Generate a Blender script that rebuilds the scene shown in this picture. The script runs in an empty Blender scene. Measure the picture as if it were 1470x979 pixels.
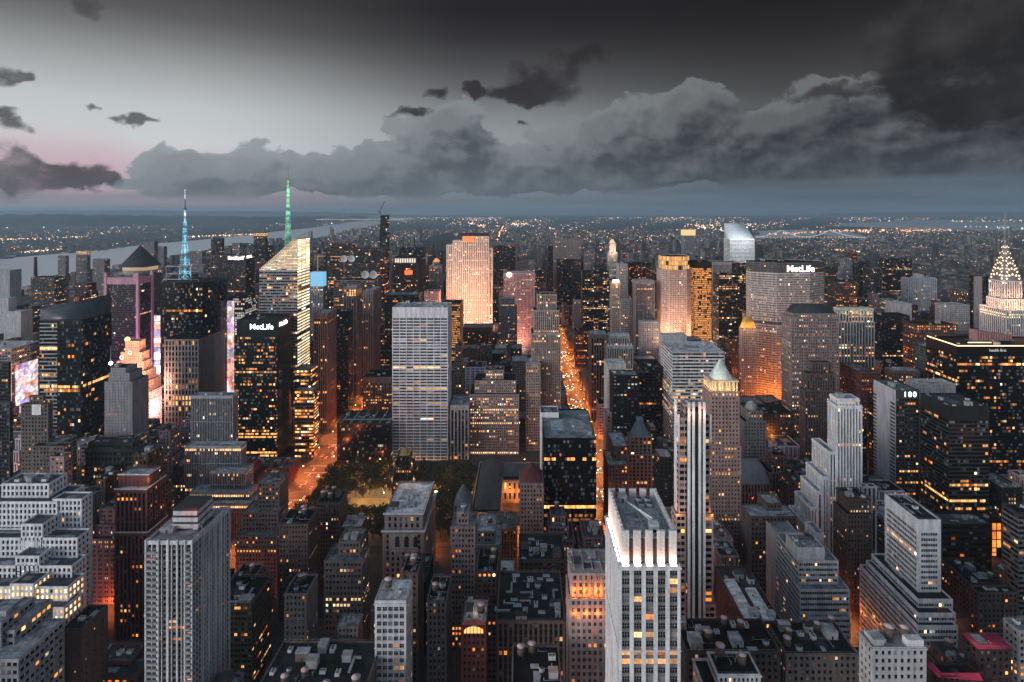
import bpy, math, random
import numpy as np
from mathutils import Vector
sc = bpy.context.scene
COL = sc.collection
R = math.radians
rnd = random.Random(7)
# ------------------------------------------------------------------ camera
F, VX, HY, H = 785.0, 750.0, 302.0, 320.0      # focal length and eye level measured on the 1470 px wide photograph
cam = bpy.data.cameras.new("camera"); co = bpy.data.objects.new("camera", cam); COL.objects.link(co)
co.location = (0, 0, H); co.rotation_euler = (R(90), 0, 0)
cam.sensor_width = 36; cam.lens = F / 1470 * 36
cam.shift_x = (735 - VX) / 1470; cam.shift_y = -(489.5 - HY) / 1470
cam.clip_start = 1; cam.clip_end = 200000
sc.camera = co
# ------------------------------------------------------------------ exposure and sampling
sc.view_settings.view_transform = 'Standard'; sc.view_settings.look = 'None'
sc.view_settings.exposure = 0; sc.view_settings.gamma = 1; sc.view_settings.use_curve_mapping = False
cy = sc.cycles
cy.use_denoising = True; cy.denoiser = 'OPENIMAGEDENOISE'
cy.max_bounces = 4; cy.diffuse_bounces = 2; cy.glossy_bounces = 2; cy.transmission_bounces = 1; cy.volume_bounces = 0
cy.sample_clamp_indirect = 2.0; cy.sample_clamp_direct = 12.0; cy.caustics_reflective = False; cy.caustics_refractive = False
cy.use_light_tree = True
# ------------------------------------------------------------------ node helper
def lin(c):
    return tuple((v / 255 / 12.92 if v <= 10 else ((v / 255 + .055) / 1.055) ** 2.4) for v in c)
class G:
    def __init__(s, tree): s.t = tree; s.n = tree.nodes; s.l = tree.links
    def new(s, typ, **kw):
        n = s.n.new(typ)
        for k, v in kw.items(): setattr(n, k, v)
        return n
    def put(s, sock, v):
        if isinstance(v, bpy.types.NodeSocket): s.l.new(v, sock)
        elif v is not None:
            try: sock.default_value = v
            except Exception: sock.default_value = tuple(v) + (1,)
    def m(s, op, a, b=None, c=None, clamp=False):
        n = s.new('ShaderNodeMath', operation=op, use_clamp=clamp)
        s.put(n.inputs[0], a)
        if b is not None: s.put(n.inputs[1], b)
        if c is not None: s.put(n.inputs[2], c)
        return n.outputs[0]
    def vm(s, op, a, b=None, c=None):
        n = s.new('ShaderNodeVectorMath', operation=op)
        s.put(n.inputs[0], a)
        if b is not None: s.put(n.inputs[1], b)
        if c is not None: s.put(n.inputs[2], c)
        return n.outputs[1] if op in ('DOT_PRODUCT', 'LENGTH', 'DISTANCE') else n.outputs[0]
    def xyz(s, x, y, z):
        n = s.new('ShaderNodeCombineXYZ'); s.put(n.inputs[0], x); s.put(n.inputs[1], y); s.put(n.inputs[2], z); return n.outputs[0]
    def sep(s, v):
        n = s.new('ShaderNodeSeparateXYZ'); s.put(n.inputs[0], v); return n.outputs
    def mix(s, f, a, b, mode='MIX'):
        n = s.new('ShaderNodeMix', data_type='RGBA', blend_type=mode)
        s.put(n.inputs[0], f); s.put(n.inputs[6], a if not isinstance(a, tuple) else tuple(a)[:3] + (1,)); s.put(n.inputs[7], b if not isinstance(b, tuple) else tuple(b)[:3] + (1,)); return n.outputs[2]
    def step(s, v, a, b, lo=0.0, hi=1.0):
        n = s.new('ShaderNodeMapRange', interpolation_type='SMOOTHSTEP')
        s.put(n.inputs[0], v); s.put(n.inputs[1], a); s.put(n.inputs[2], b); s.put(n.inputs[3], lo); s.put(n.inputs[4], hi); return n.outputs[0]
    def ramp(s, v, stops, interp='LINEAR'):
        n = s.new('ShaderNodeValToRGB'); cr = n.color_ramp; cr.interpolation = interp
        while len(cr.elements) < len(stops): cr.elements.new(.5)
        for e, (p, c) in zip(cr.elements, stops): e.position = p; e.color = tuple(c) + (1,)
        s.put(n.inputs[0], v); return n.outputs[0]
    def noise(s, v, scale=1, detail=5, rough=.5, dist=0, dim='3D'):
        n = s.new('ShaderNodeTexNoise', noise_dimensions=dim)
        s.put(n.inputs['Vector'], v); s.put(n.inputs['Scale'], scale); s.put(n.inputs['Detail'], detail); s.put(n.inputs['Roughness'], rough); s.put(n.inputs['Distortion'], dist)
        return n.outputs[0]
# ------------------------------------------------------------------ dusk sky: Nishita dome, a dark cloud deck to the north, cumulus banks
SUN_EL, SUN_AZ = R(9), R(235)                 # low in the south-west behind cloud (azimuth clockwise from +Y)
world = bpy.data.worlds.new("World"); sc.world = world; world.use_nodes = True
g = G(world.node_tree); g.n.clear()
dirv = g.new('ShaderNodeTexCoord').outputs['Generated']
dx, dy, dz = g.sep(dirv)
hor = g.m('MAXIMUM', g.m('SQRT', g.m('ADD', g.m('MULTIPLY', dx, dx), g.m('MULTIPLY', dy, dy))), .001)
az = g.m('ARCTAN2', dx, dy)
el = g.m('DIVIDE', dz, hor)
P = g.xyz(g.m('MULTIPLY', az, 7.85), g.m('MULTIPLY', el, 7.85), 0.0)
def toP(px, py):
    u = (px - VX) / F; a = math.atan(u)
    return a * 7.85, (HY - py) / F * math.cos(a) * 7.85, math.cos(a)
left = [(0, (128, 126, 138)), (.02, (132, 130, 142)), (.055, (158, 150, 160)), (.09, (186, 168, 177)), (.15, (204, 192, 199)), (.21, (205, 208, 210)), (.32, (194, 198, 200)), (.44, (158, 161, 162)), (.53, (120, 121, 122)), (.6, (92, 91, 93)), (.7, (70, 69, 71)), (1, (60, 59, 61))]
mid = [(0, (106, 118, 130)), (.03, (112, 124, 136)), (.1, (118, 130, 141)), (.2, (140, 150, 156)), (.27, (145, 151, 154)), (.36, (128, 131, 134)), (.44, (98, 99, 102)), (.53, (74, 74, 76)), (.63, (50, 49, 52)), (.72, (37, 36, 39)), (1, (35, 34, 37))]
right = [(0, (92, 106, 119)), (.05, (98, 112, 124)), (.12, (84, 94, 104)), (.2, (88, 92, 97)), (.35, (84, 85, 87)), (.42, (70, 70, 71)), (.5, (57, 56, 57)), (.58, (43, 42, 43)), (.68, (33, 32, 34)), (1, (30, 29, 31))]
t = g.m('MULTIPLY', el, 2.0, clamp=True)
cl, cm, cr_ = (g.ramp(t, [(p, lin(c)) for p, c in S]) for S in (left, mid, right))
fa = g.step(az, math.atan(-520 / F), math.atan(-40 / F)); fb = g.step(az, math.atan(-60 / F), math.atan(420 / F))
base = g.mix(fb, g.mix(fa, cl, cm), cr_)
def warp(p, seed, k, sc_):
    n = g.new('ShaderNodeTexNoise'); g.put(n.inputs['Vector'], g.vm('ADD', p, (seed, seed * .7, 0))); n.inputs['Scale'].default_value = sc_; n.inputs['Detail'].default_value = 4; n.inputs['Roughness'].default_value = .55
    return g.vm('MULTIPLY_ADD', g.vm('SUBTRACT', n.outputs['Color'], (.5, .5, .5)), (k * 1.3, k, 0), p)
def density(p, blobs, seed, amp, sx, sy, detail=9, rough=.62, wk=.5):
    w = warp(p, seed, wk, 1.6); s = None
    for (px, py, rx, ry) in blobs:
        a, e, c = toP(px, py)
        q = g.vm('MULTIPLY_ADD', w, (100 / rx / c, 100 / ry / c, 0), (-a * 100 / rx / c, -e * 100 / ry / c, 0))
        v = g.m('SUBTRACT', 1.0, g.vm('DOT_PRODUCT', q, q), clamp=True)
        s = v if s is None else g.m('ADD', s, v)
    nz = g.noise(g.vm('MULTIPLY_ADD', p, (sx, sy, 0), (seed, seed * 1.7, seed * .3)), 1.0, detail, rough, .2)
    return g.m('ADD', g.m('MULTIPLY_ADD', g.m('SUBTRACT', nz, .5), amp, g.m('MINIMUM', s, 1.0)), g.step(s, 0, .15, -.6, 0)), nz
bankA = [(232, 248, 62, 48), (350, 245, 95, 52), (300, 255, 80, 38), (480, 245, 70, 48), (545, 212, 42, 18), (560, 240, 70, 45), (605, 200, 70, 62), (670, 190, 62, 58), (725, 245, 110, 40), (850, 220, 130, 62), (930, 190, 110, 66), (1005, 160, 62, 70), (1070, 215, 160, 60), (1200, 190, 170, 95), (1330, 175, 170, 100), (1460, 190, 150, 95), (480, 268, 340, 16), (780, 262, 240, 26), (1200, 238, 380, 36)]
def bank(p): return density(p, bankA, 3.1, 1.9, 1.7, 2.4, 9, .6)
dA, nA = bank(P)
dA2, nA2 = bank(g.vm('ADD', P, (-.24, .3, 0)))
dA3, nA3 = bank(g.vm('ADD', P, (-.08, .1, 0)))
mA = g.step(dA, .33, .5)
shA = g.m('MULTIPLY_ADD', g.m('ADD', g.m('MULTIPLY', g.m('SUBTRACT', dA, dA2), .8), g.m('MULTIPLY', g.m('SUBTRACT', dA, dA3), .7)), 1.0, .46, clamp=True)
shA = g.m('SUBTRACT', shA, g.step(dA, .55, 1.15, 0, .3), clamp=True)
lightA = g.mix(fb, g.mix(fa, lin((150, 157, 161)), lin((130, 136, 139))), lin((110, 112, 114)))
darkA = g.mix(fb, g.mix(fa, lin((88, 96, 102)), lin((72, 79, 85))), lin((48, 50, 55)))
rim = g.m('MULTIPLY', g.step(dA, .36, .75, 1, 0), g.step(el, .08, .22))
shA = g.m('ADD', shA, g.m('MULTIPLY', rim, .3), clamp=True)
colA = g.mix(shA, darkA, lightA)
lowband = g.step(el, .01, .12, 1, 0)
colA = g.mix(g.m('MULTIPLY', lowband, .55), colA, g.mix(fb, lin((104, 117, 127)), lin((84, 95, 106))))
sky = g.mix(g.m('MULTIPLY', mA, .94), base, colA)
# flat smooth base of the bank, paler air beneath it
ub = g.m('MULTIPLY_ADD', fb, .026, .012)
under = g.step(g.m('SUBTRACT', el, ub), .004, .02, 1, 0)
strat = g.noise(g.vm('MULTIPLY', P, (.5, 9, 0)), 1, 4, .5)
air = g.mix(fb, g.mix(fa, lin((150, 142, 152)), lin((112, 124, 135))), lin((93, 106, 118)))
air = g.mix(g.step(strat, .35, .7), air, g.mix(fb, g.mix(fa, lin((134, 134, 144)), lin((100, 112, 122))), lin((84, 96, 108))))
sky = g.mix(g.m('MULTIPLY', under, .85), sky, air)
pink = g.m('MULTIPLY', g.step(az, math.atan(-620 / F), math.atan(-520 / F), 1, 0), g.m('MULTIPLY', g.step(el, .015, .04), g.step(el, .06, .14, 1, 0)))
sky = g.mix(g.m('MULTIPLY', pink, g.m('SUBTRACT', .6, g.m('MULTIPLY', mA, .6))), sky, lin((203, 168, 180)))
darkB = [(-10, 248, 115, 42), (70, 246, 85, 28), (120, 258, 55, 14), (25, 184, 30, 16), (5, 165, 34, 12), (12, 100, 42, 16), (40, 106, 26, 8), (138, 10, 20, 26), (775, 122, 75, 36), (725, 137, 62, 17), (830, 85, 52, 24), (630, 129, 26, 13), (685, 132, 18, 11), (1420, 55, 170, 125), (1330, 60, 95, 75), (1480, 150, 130, 75), (1365, 140, 75, 50), (1190, 135, 80, 15), (192, 171, 32, 8), (125, 148, 15, 7), (600, 165, 30, 10), (750, 178, 14, 6)]
dB, nB = density(P, darkB, 11.7, 2.0, 2.0, 3.4, wk=.75, rough=.68)
mB = g.step(dB, .06, 1.05)
colB = g.mix(fb, g.mix(fa, lin((74, 73, 76)), lin((50, 48, 51))), lin((37, 36, 38)))
nL = g.noise(g.vm('ADD', P, (5, 9, 2)), .9, 4, .5)
colB = g.mix(g.step(nL, .42, .72), colB, g.mix(fb, g.mix(fa, lin((112, 112, 114)), lin((74, 72, 76))), lin((64, 62, 64))))
sky = g.mix(g.m('MULTIPLY', mB, .95), sky, colB)
nish = g.new('ShaderNodeTexSky', sky_type='NISHITA', sun_disc=False)
nish.sun_elevation = SUN_EL; nish.sun_rotation = SUN_AZ; nish.altitude = 100; nish.air_density = 1.0; nish.dust_density = 2.0; nish.ozone_density = 2.0
over = g.m('MAXIMUM', g.step(el, .55, 1.3), g.step(dy, .35, -.25))
hsv = g.new('ShaderNodeHueSaturation'); hsv.inputs['Saturation'].default_value = .35; g.l.new(nish.outputs[0], hsv.inputs['Color'])
dome = g.mix(1.0, hsv.outputs[0], (.88, .96, 1.07), 'MULTIPLY')
bg1 = g.new('ShaderNodeBackground'); g.put(bg1.inputs[0], sky); bg1.inputs[1].default_value = 1.0
bg2 = g.new('ShaderNodeBackground'); g.put(bg2.inputs[0], dome); bg2.inputs[1].default_value = .19
ms = g.new('ShaderNodeMixShader'); g.put(ms.inputs[0], over); g.l.new(bg1.outputs[0], ms.inputs[1]); g.l.new(bg2.outputs[0], ms.inputs[2])
wo = g.new('ShaderNodeOutputWorld'); g.l.new(ms.outputs[0], wo.inputs[0])
world.cycles.sampling_method = 'MANUAL'; world.cycles.sample_map_resolution = 512
# ------------------------------------------------------------------ weak low sun through the overcast
sun = bpy.data.lights.new("sun", 'SUN'); so = bpy.data.objects.new("sun", sun); COL.objects.link(so)
sun.energy = .9; sun.angle = R(24); sun.color = (1, .9, .84)
sd = Vector((math.sin(SUN_AZ) * math.cos(SUN_EL), math.cos(SUN_AZ) * math.cos(SUN_EL), math.sin(SUN_EL)))
so.rotation_euler = sd.to_track_quat('Z', 'Y').to_euler()
# ------------------------------------------------------------------ materials
MATS = {}
def mat(name, build):
    if name in MATS: return MATS[name]
    m = bpy.data.materials.new(name); m.use_nodes = True
    gg = G(m.node_tree); gg.n.clear()
    out = gg.new('ShaderNodeOutputMaterial'); b = gg.new('ShaderNodeBsdfPrincipled')
    gg.l.new(b.outputs[0], out.inputs[0]); build(gg, b, m); MATS[name] = m
    return m
def wall_mat(rgb, rough=.85, var=.36, metal=0.0):
    rgb = tuple(round(v, 3) for v in rgb)
    def bld(q, b, m):
        oc = q.new('ShaderNodeTexCoord').outputs['Object']
        inf = q.new('ShaderNodeObjectInfo').outputs['Random']
        n1 = q.noise(q.vm('MULTIPLY', oc, (.35, .35, .05)), 1, 4, .6)
        n2 = q.noise(oc, .9, 5, .65)
        f = q.m('ADD', q.m('MULTIPLY', n1, .6), q.m('MULTIPLY', n2, .4))
        lo = tuple(v * (1 - var) for v in rgb); hi = tuple(min(1, v * (1 + var)) for v in rgb)
        c = q.mix(q.step(f, .3, .7), lo, hi)
        c = q.mix(q.m('MULTIPLY', inf, .12), c, tuple(v * .6 for v in rgb))
        q.put(b.inputs['Base Color'], c); q.put(b.inputs['Roughness'], rough); b.inputs['Metallic'].default_value = metal
        b.inputs['Specular IOR Level'].default_value = .3
    return mat("wall_%s_%s" % ("_".join(str(v) for v in rgb), rough), bld)
def glass_b(q, b, m):
    at = q.new('ShaderNodeAttribute', attribute_name='glow'); ti = q.new('ShaderNodeAttribute', attribute_name='tint')
    oc = q.new('ShaderNodeTexCoord').outputs['Object']
    nz = q.noise(oc, .55, 3, .6)
    q.put(b.inputs['Base Color'], q.mix(q.m('MULTIPLY', at.outputs['Fac'], -1.0, clamp=True), (.006, .009, .012), (.26, .26, .25))); b.inputs['Roughness'].default_value = .12
    b.inputs['Specular IOR Level'].default_value = .2
    col = q.ramp(ti.outputs['Fac'], [(0, (1, .17, .02)), (.35, (1, .34, .07)), (.62, (1, .55, .2)), (.85, (1, .82, .55)), (1, (.75, .9, 1))])
    q.put(b.inputs['Emission Color'], col)
    q.put(b.inputs['Emission Strength'], q.m('MULTIPLY', q.m('MAXIMUM', at.outputs['Fac'], 0.0), q.m('MULTIPLY_ADD', nz, 2.2, -.1, clamp=False)))
    m.cycles.emission_sampling = 'NONE'
GLASS = mat("window_glass", glass_b)
def emit_mat(name, rgb, st, sample='NONE'):
    def bld(q, b, m):
        b.inputs['Base Color'].default_value = (.1, .1, .1, 1)
        b.inputs['Emission Color'].default_value = tuple(rgb) + (1,); b.inputs['Emission Strength'].default_value = st
        m.cycles.emission_sampling = sample
    return mat(name, bld)
def mast_mat(name, rgb, st_):
    def bld(q, b, m):
        oc = q.new('ShaderNodeTexCoord').outputs['Object']; n = q.noise(q.vm('MULTIPLY', oc, (.05, .05, .16)), 1, 3, .7)
        b.inputs['Base Color'].default_value = (.2, .22, .22, 1); b.inputs['Emission Color'].default_value = tuple(rgb) + (1,)
        q.put(b.inputs['Emission Strength'], q.step(n, .38, .66, st_ * .12, st_ * 1.7)); m.cycles.emission_sampling = 'NONE'
    return mat(name, bld)
def roof_mat(v):
    v = tuple(round(x, 3) for x in v)
    def bld(q, b, m):
        oc = q.new('ShaderNodeTexCoord').outputs['Object']
        n = q.noise(oc, .18, 6, .65, .6); n2 = q.noise(q.vm('MULTIPLY', oc, (1.6, .5, 1)), .8, 3, .6)
        f = q.step(q.m('ADD', q.m('MULTIPLY', n, .7), q.m('MULTIPLY', n2, .3)), .34, .66)
        q.put(b.inputs['Base Color'], q.mix(f, tuple(x * .45 for x in v), tuple(min(1, x * 1.5) for x in v)))
        q.put(b.inputs['Roughness'], q.m('MULTIPLY_ADD', n2, .4, .55)); b.inputs['Specular IOR Level'].default_value = .15
    return mat("roof_%s_%s_%s" % v, bld)
# ------------------------------------------------------------------ mesh builder
class MB:
    def __init__(s): s.q = []; s.qm = []; s.qa = []; s.v = []; s.f = []; s.fm = []
    def quads(s, arr, m=0, a=None):
        arr = np.asarray(arr, dtype=np.float64).reshape(-1, 4, 3); n = len(arr)
        s.q.append(arr); s.qm.append(np.full(n, m, np.int32)); s.qa.append(np.zeros((n, 2)) if a is None else np.asarray(a).reshape(n, 2))
    def quad(s, a, b, c, d, m=0): s.quads([[a, b, c, d]], m)
    def box(s, x0, x1, y0, y1, z0, z1, m=0):
        p = lambda x, y, z: (x, y, z)
        s.quads([[p(x0, y0, z0), p(x1, y0, z0), p(x1, y0, z1), p(x0, y0, z1)], [p(x1, y0, z0), p(x1, y1, z0), p(x1, y1, z1), p(x1, y0, z1)],
                 [p(x1, y1, z0), p(x0, y1, z0), p(x0, y1, z1), p(x1, y1, z1)], [p(x0, y1, z0), p(x0, y0, z0), p(x0, y0, z1), p(x0, y1, z1)],
                 [p(x0, y0, z1), p(x1, y0, z1), p(x1, y1, z1), p(x0, y1, z1)], [p(x0, y1, z0), p(x1, y1, z0), p(x1, y0, z0), p(x0, y0, z0)]], m)
    def mesh(s, verts, faces, m=0):
        o = len(s.v); s.v += [tuple(v) for v in verts]; s.f += [tuple(i + o for i in f) for f in faces]; s.fm += [m] * len(faces)
    def cyl(s, x, y, z0, z1, r0, r1=None, n=12, m=0, cap=True):
        r1 = r0 if r1 is None else r1
        a = [2 * math.pi * i / n for i in range(n)]
        v = [(x + r0 * math.cos(t), y + r0 * math.sin(t), z0) for t in a] + [(x + r1 * math.cos(t), y + r1 * math.sin(t), z1) for t in a]
        f = [(i, (i + 1) % n, n + (i + 1) % n, n + i) for i in range(n)]
        if cap: f += [tuple(range(n, 2 * n)), tuple(range(n - 1, -1, -1))]
        s.mesh(v, f, m)
    def bar(s, a, b, r, m=0, n=4):
        a, b = Vector(a), Vector(b); d = (b - a)
        if d.length < 1e-6: return
        w = d.orthogonal().normalized(); u = d.normalized().cross(w)
        ring = [w * math.cos(2 * math.pi * i / n + .785) * r + u * math.sin(2 * math.pi * i / n + .785) * r for i in range(n)]
        s.mesh([a + k for k in ring] + [b + k for k in ring], [(i, (i + 1) % n, n + (i + 1) % n, n + i) for i in range(n)] + [tuple(range(n - 1, -1, -1)), tuple(range(n, 2 * n))], m)
    def pyramid(s, x0, x1, y0, y1, z0, z1, top=0.0, m=0):
        cx, cy_ = (x0 + x1) / 2, (y0 + y1) / 2; hx, hy = (x1 - x0) / 2 * top, (y1 - y0) / 2 * top
        s.mesh([(x0, y0, z0), (x1, y0, z0), (x1, y1, z0), (x0, y1, z0), (cx - hx, cy_ - hy, z1), (cx + hx, cy_ - hy, z1), (cx + hx, cy_ + hy, z1), (cx - hx, cy_ + hy, z1)],
               [(0, 1, 5, 4), (1, 2, 6, 5), (2, 3, 7, 6), (3, 0, 4, 7), (4, 5, 6, 7)], m)
    def ngon(s, pts, m=0): s.mesh(pts, [tuple(range(len(pts)))], m)
    def empty(s): return not s.q and not s.v
    def build(s, name, mats, parent=None, origin=(0, 0, 0), attrs=False):
        me = bpy.data.meshes.new(name)
        Q = np.concatenate(s.q) if s.q else np.zeros((0, 4, 3)); nq = len(Q)
        V = np.concatenate([Q.reshape(-1, 3), np.array(s.v, dtype=np.float64).reshape(-1, 3)]) - np.array(origin)
        me.vertices.add(len(V)); me.vertices.foreach_set('co', V.astype(np.float32).ravel())
        idx = np.concatenate([np.arange(nq * 4), np.array([i + nq * 4 for f in s.f for i in f], dtype=np.int64)]).astype(np.int32)
        tot = np.concatenate([np.full(nq, 4), np.array([len(f) for f in s.f], dtype=np.int64)]).astype(np.int32)
        me.loops.add(len(idx)); me.loops.foreach_set('vertex_index', idx)
        me.polygons.add(len(tot)); me.polygons.foreach_set('loop_start', np.concatenate([[0], np.cumsum(tot)[:-1]]).astype(np.int32)); 
        mi = np.concatenate(s.qm + [np.array(s.fm, dtype=np.int32)]).astype(np.int32)
        me.polygons.foreach_set('material_index', mi)
        for m in (mats if isinstance(mats, (list, tuple)) else [mats]): me.materials.append(m)
        if attrs:
            A = np.concatenate(s.qa + [np.zeros((len(s.f), 2))])
            for k, nm in enumerate(('glow', 'tint')):
                at = me.attributes.new(nm, 'FLOAT', 'FACE'); at.data.foreach_set('value', A[:, k].astype(np.float32))
        me.update(calc_edges=True)
        o = bpy.data.objects.new(name, me); COL.objects.link(o)
        if parent is not None: o.parent = parent
        else: o.location = origin
        return o
def tag(o, label=None, cat=None, group=None, kind=None):
    if label: o['label'] = label
    if cat: o['category'] = cat
    if group: o['group'] = group
    if kind: o['kind'] = kind
    return o
def empty(name, loc):
    o = bpy.data.objects.new(name, None); o.location = loc; o.empty_display_size = 1; COL.objects.link(o); return o
def light(kind, loc, energy, color, size=1.0, target=None, spot=None, parent=None, name="lamp_light", blend=.6):
    l = bpy.data.lights.new(name, kind); l.energy = energy; l.color = color
    if kind == 'AREA': l.shape = 'RECTANGLE'; l.size, l.size_y = size if isinstance(size, tuple) else (size, size)
    else: l.shadow_soft_size = size
    if kind == 'SPOT': l.spot_size = R(spot or 90); l.spot_blend = blend
    o = bpy.data.objects.new(name, l); COL.objects.link(o)
    p = Vector(loc); 
    if target is not None: o.rotation_euler = (p - Vector(target)).to_track_quat('Z', 'Y').to_euler()
    if parent is not None: p = p - parent.location; o.parent = parent
    o.location = p
    return o
def wx(px, Y): return (px - VX) * Y / F
def wz(py, Y): return H - (py - HY) * Y / F
def gy(py): return F * H / (py - HY)
# ------------------------------------------------------------------ facades
def tone(c):
    L = .3 * c[0] + .5 * c[1] + .2 * c[2]; t_ = min(1, max(0, (L - .1) / .36)); t_ = t_ * t_ * (3 - 2 * t_)
    k = .5 + .64 * t_
    return tuple(min(.8, v * k * q) for v, q in zip(c, (1.07 - .08 * t_, .97 + .03 * t_, .94 + .09 * t_)))
def st(w, sp=None, mode='pun', bay=3.2, fl=3.7, pf=.5, sf=.48, p=None, s=None, gl=None, lp=.10, rl=.03, glow=1.2, tint=.42, cw=.8, tb=1.8, mull=0, roof=(.16, .18, .2), rough=.85, rows=None, spr=None, belt=None):
    D = dict(pun=(0, .06, .4), vert=(0, .4, .6), hor=(.3, 0, .4), curt=(0, .08, .16))[mode]
    w, sp = tone(w), tone(sp or w); roof = tuple(v * (.4 + .9 * min(1, max(0, (roof[1] - .08) / .3))) for v in roof)
    return dict(w=w, sp=sp, bay=bay, fl=fl, pf=pf, sf=sf, p=D[0] if p is None else p, s=D[1] if s is None else s, g=D[2] if gl is None else gl, lp=lp, rl=rl, glow=glow, tint=tint, cw=cw, tb=tb, mull=mull, roof=roof, rough=rough, rows=rows or [], spr=spr, belt=(belt if belt is not None else ([.14, .8] if mode in ('pun', 'vert') and pf < .7 else [])))
def variant(S, **k): d = dict(S); d.update(k); return d
LPK, GLK = .62, .85
def litgrid(m, n, S, rng, top=0.0):
    rowp = (LPK if S['lp'] < .55 else 1) * S['lp'] * (rng.choice([.25, .8, 1.2, 2.6], size=m) if S['lp'] < .55 else 1)
    rowp = rowp * np.ones(m)
    rowp[rng.random(m) < S['rl']] = .88
    run = np.repeat(rng.random((m, n // 4 + 3)), 4, axis=1)
    off = rng.integers(0, 4)
    r = .7 * run[:, off:off + n] + .3 * rng.random((m, n))
    # r is peaked at .5; turn it into a uniform rank
    lit = (np.argsort(np.argsort(r.ravel())).reshape(m, n) / max(1, m * n)) < rowp[:, None]
    gv = np.exp(rng.normal(-.3, .8, (m, n)) if S['lp'] < .55 else rng.normal(-.05, .25, (m, n))) * GLK * S['glow'] * lit
    gv = np.where(~lit & (rng.random((m, n)) < .2), -rng.random((m, n)), gv)
    tv = np.clip(rng.normal(S['tint'] + .04, .24 if S['lp'] < .55 else .08, (m, n)), 0, 1)
    for (a, b, gl, pr) in S['rows']:
        for j in range(m):
            fz = (j + .5) / m
            if a <= fz <= b:
                k = rng.random(n) < pr; gv[j, k] = gl * np.exp(rng.normal(0, .3, k.sum())); tv[j] = np.clip(rng.normal(S['tint'] + .12, .08, n), 0, 1)
    return gv, tv
def slot(W, S):
    if not hasattr(W, 'slots'): W.slots = {}
    k = (tuple(S['w']), tuple(S['sp']), S['spr'], S['rough'])
    return W.slots.setdefault(k, 3 * len(W.slots))
def facade(W, GL, x, y, ux, uy, w, z0, z1, S, rng):
    mo = slot(W, S)
    nx, ny = uy, -ux
    def A(t, d, z):
        t, d, z = np.broadcast_arrays(np.asarray(t, float), d, z)
        return np.stack([x + ux * t - nx * d, y + uy * t - ny * d, z], -1)
    def Q(t0, t1, d, za, zb): return np.stack([A(t0, d, za), A(t1, d, za), A(t1, d, zb), A(t0, d, zb)], -2)
    p, s, gd, tb = S['p'], S['s'], S['g'], min(S['tb'], (z1 - z0) * .5)
    cw = min(S['cw'], w * .15)
    n = max(1, round((w - 2 * cw) / S['bay'])); b = (w - 2 * cw) / n; pw = S['pf'] * b
    h = z1 - z0 - tb; m = max(1, round(h / S['fl'])); f = h / m
    i = np.arange(n); a0 = cw + i * b + pw / 2; a1 = cw + (i + 1) * b - pw / 2
    if S.get('grp') == 2 and n > 3:
        sh_ = np.where(i % 2 == 0, 1, -1) * pw * .32; a0 = a0 + sh_; a1 = a1 + sh_
    l = np.concatenate([[0], a1]); r = np.concatenate([a0, [w]])
    zt = z1 - tb
    W.quads(Q(l, r, p, z0, zt), mo)
    for e in (l[1:], r[:-1]):
        W.quads(np.stack([A(e, p, z0), A(e, gd, z0), A(e, gd, zt), A(e, p, zt)], -2), mo)
    j = np.arange(m); zb = z0 + j * f; ze = zb + S['sf'] * f
    c0, c1 = (0, w) if s <= p else (s, w - s)
    W.quads(Q(c0, c1, s, zb, ze), mo + 1)
    for zz in (ze, zb):
        W.quads(np.stack([A(c0, s, zz), A(c1, s, zz), A(c1, gd, zz), A(c0, gd, zz)], -2), mo + 1)
    md = min(p, s); W.quads(Q(0, w, md, zt, z1), mo); W.quads(np.stack([A(md, md, zt), A(w - md, md, zt), A(w - md, gd, zt), A(md, gd, zt)], -2), mo)
    if S['belt'] and w > 6:
        for (zz, hh, pr_) in [(zt + tb * .35, .7, .45)] + [(z0 + h * fr - .25, .5, .28) for fr in S['belt'] if h > 24]:
            e = pr_
            W.quads(Q(-e, w + e, -pr_, zz, zz + hh), mo)
            for z_ in (zz, zz + hh): W.quads(np.stack([A(-e, -pr_, z_), A(w + e, -pr_, z_), A(w + e, .02, z_), A(-e, .02, z_)], -2), mo)
    if S['mull']:
        k = S['mull']; oc = (a0 + a1) / 2; ww = .07
        for q in range(1, k):
            c = a0 + (a1 - a0) * q / k
            W.quads(Q(c - ww, c + ww, gd - .07, z0, zt), mo + 2)
        zc = ze + (f * (1 - S['sf'])) * .52
        W.quads(Q(a0[0], a1[-1], gd - .06, zc - .05, zc + .05), mo + 2)
    gv, tv = litgrid(m, n, S, rng)
    T0, ZB = np.meshgrid(a0, ze); T1, ZE = np.meshgrid(a1, zb + f)
    quads = np.stack([A(T0, gd, ZB), A(T1, gd, ZB), A(T1, gd, ZE), A(T0, gd, ZE)], -2)
    GL.quads(quads.reshape(-1, 4, 3), 0, np.stack([gv, tv], -1).reshape(-1, 2))
def rect(x0, x1, y0, y1): return [(x0, y0), (x1, y0), (x1, y1), (x0, y1)]
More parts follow.
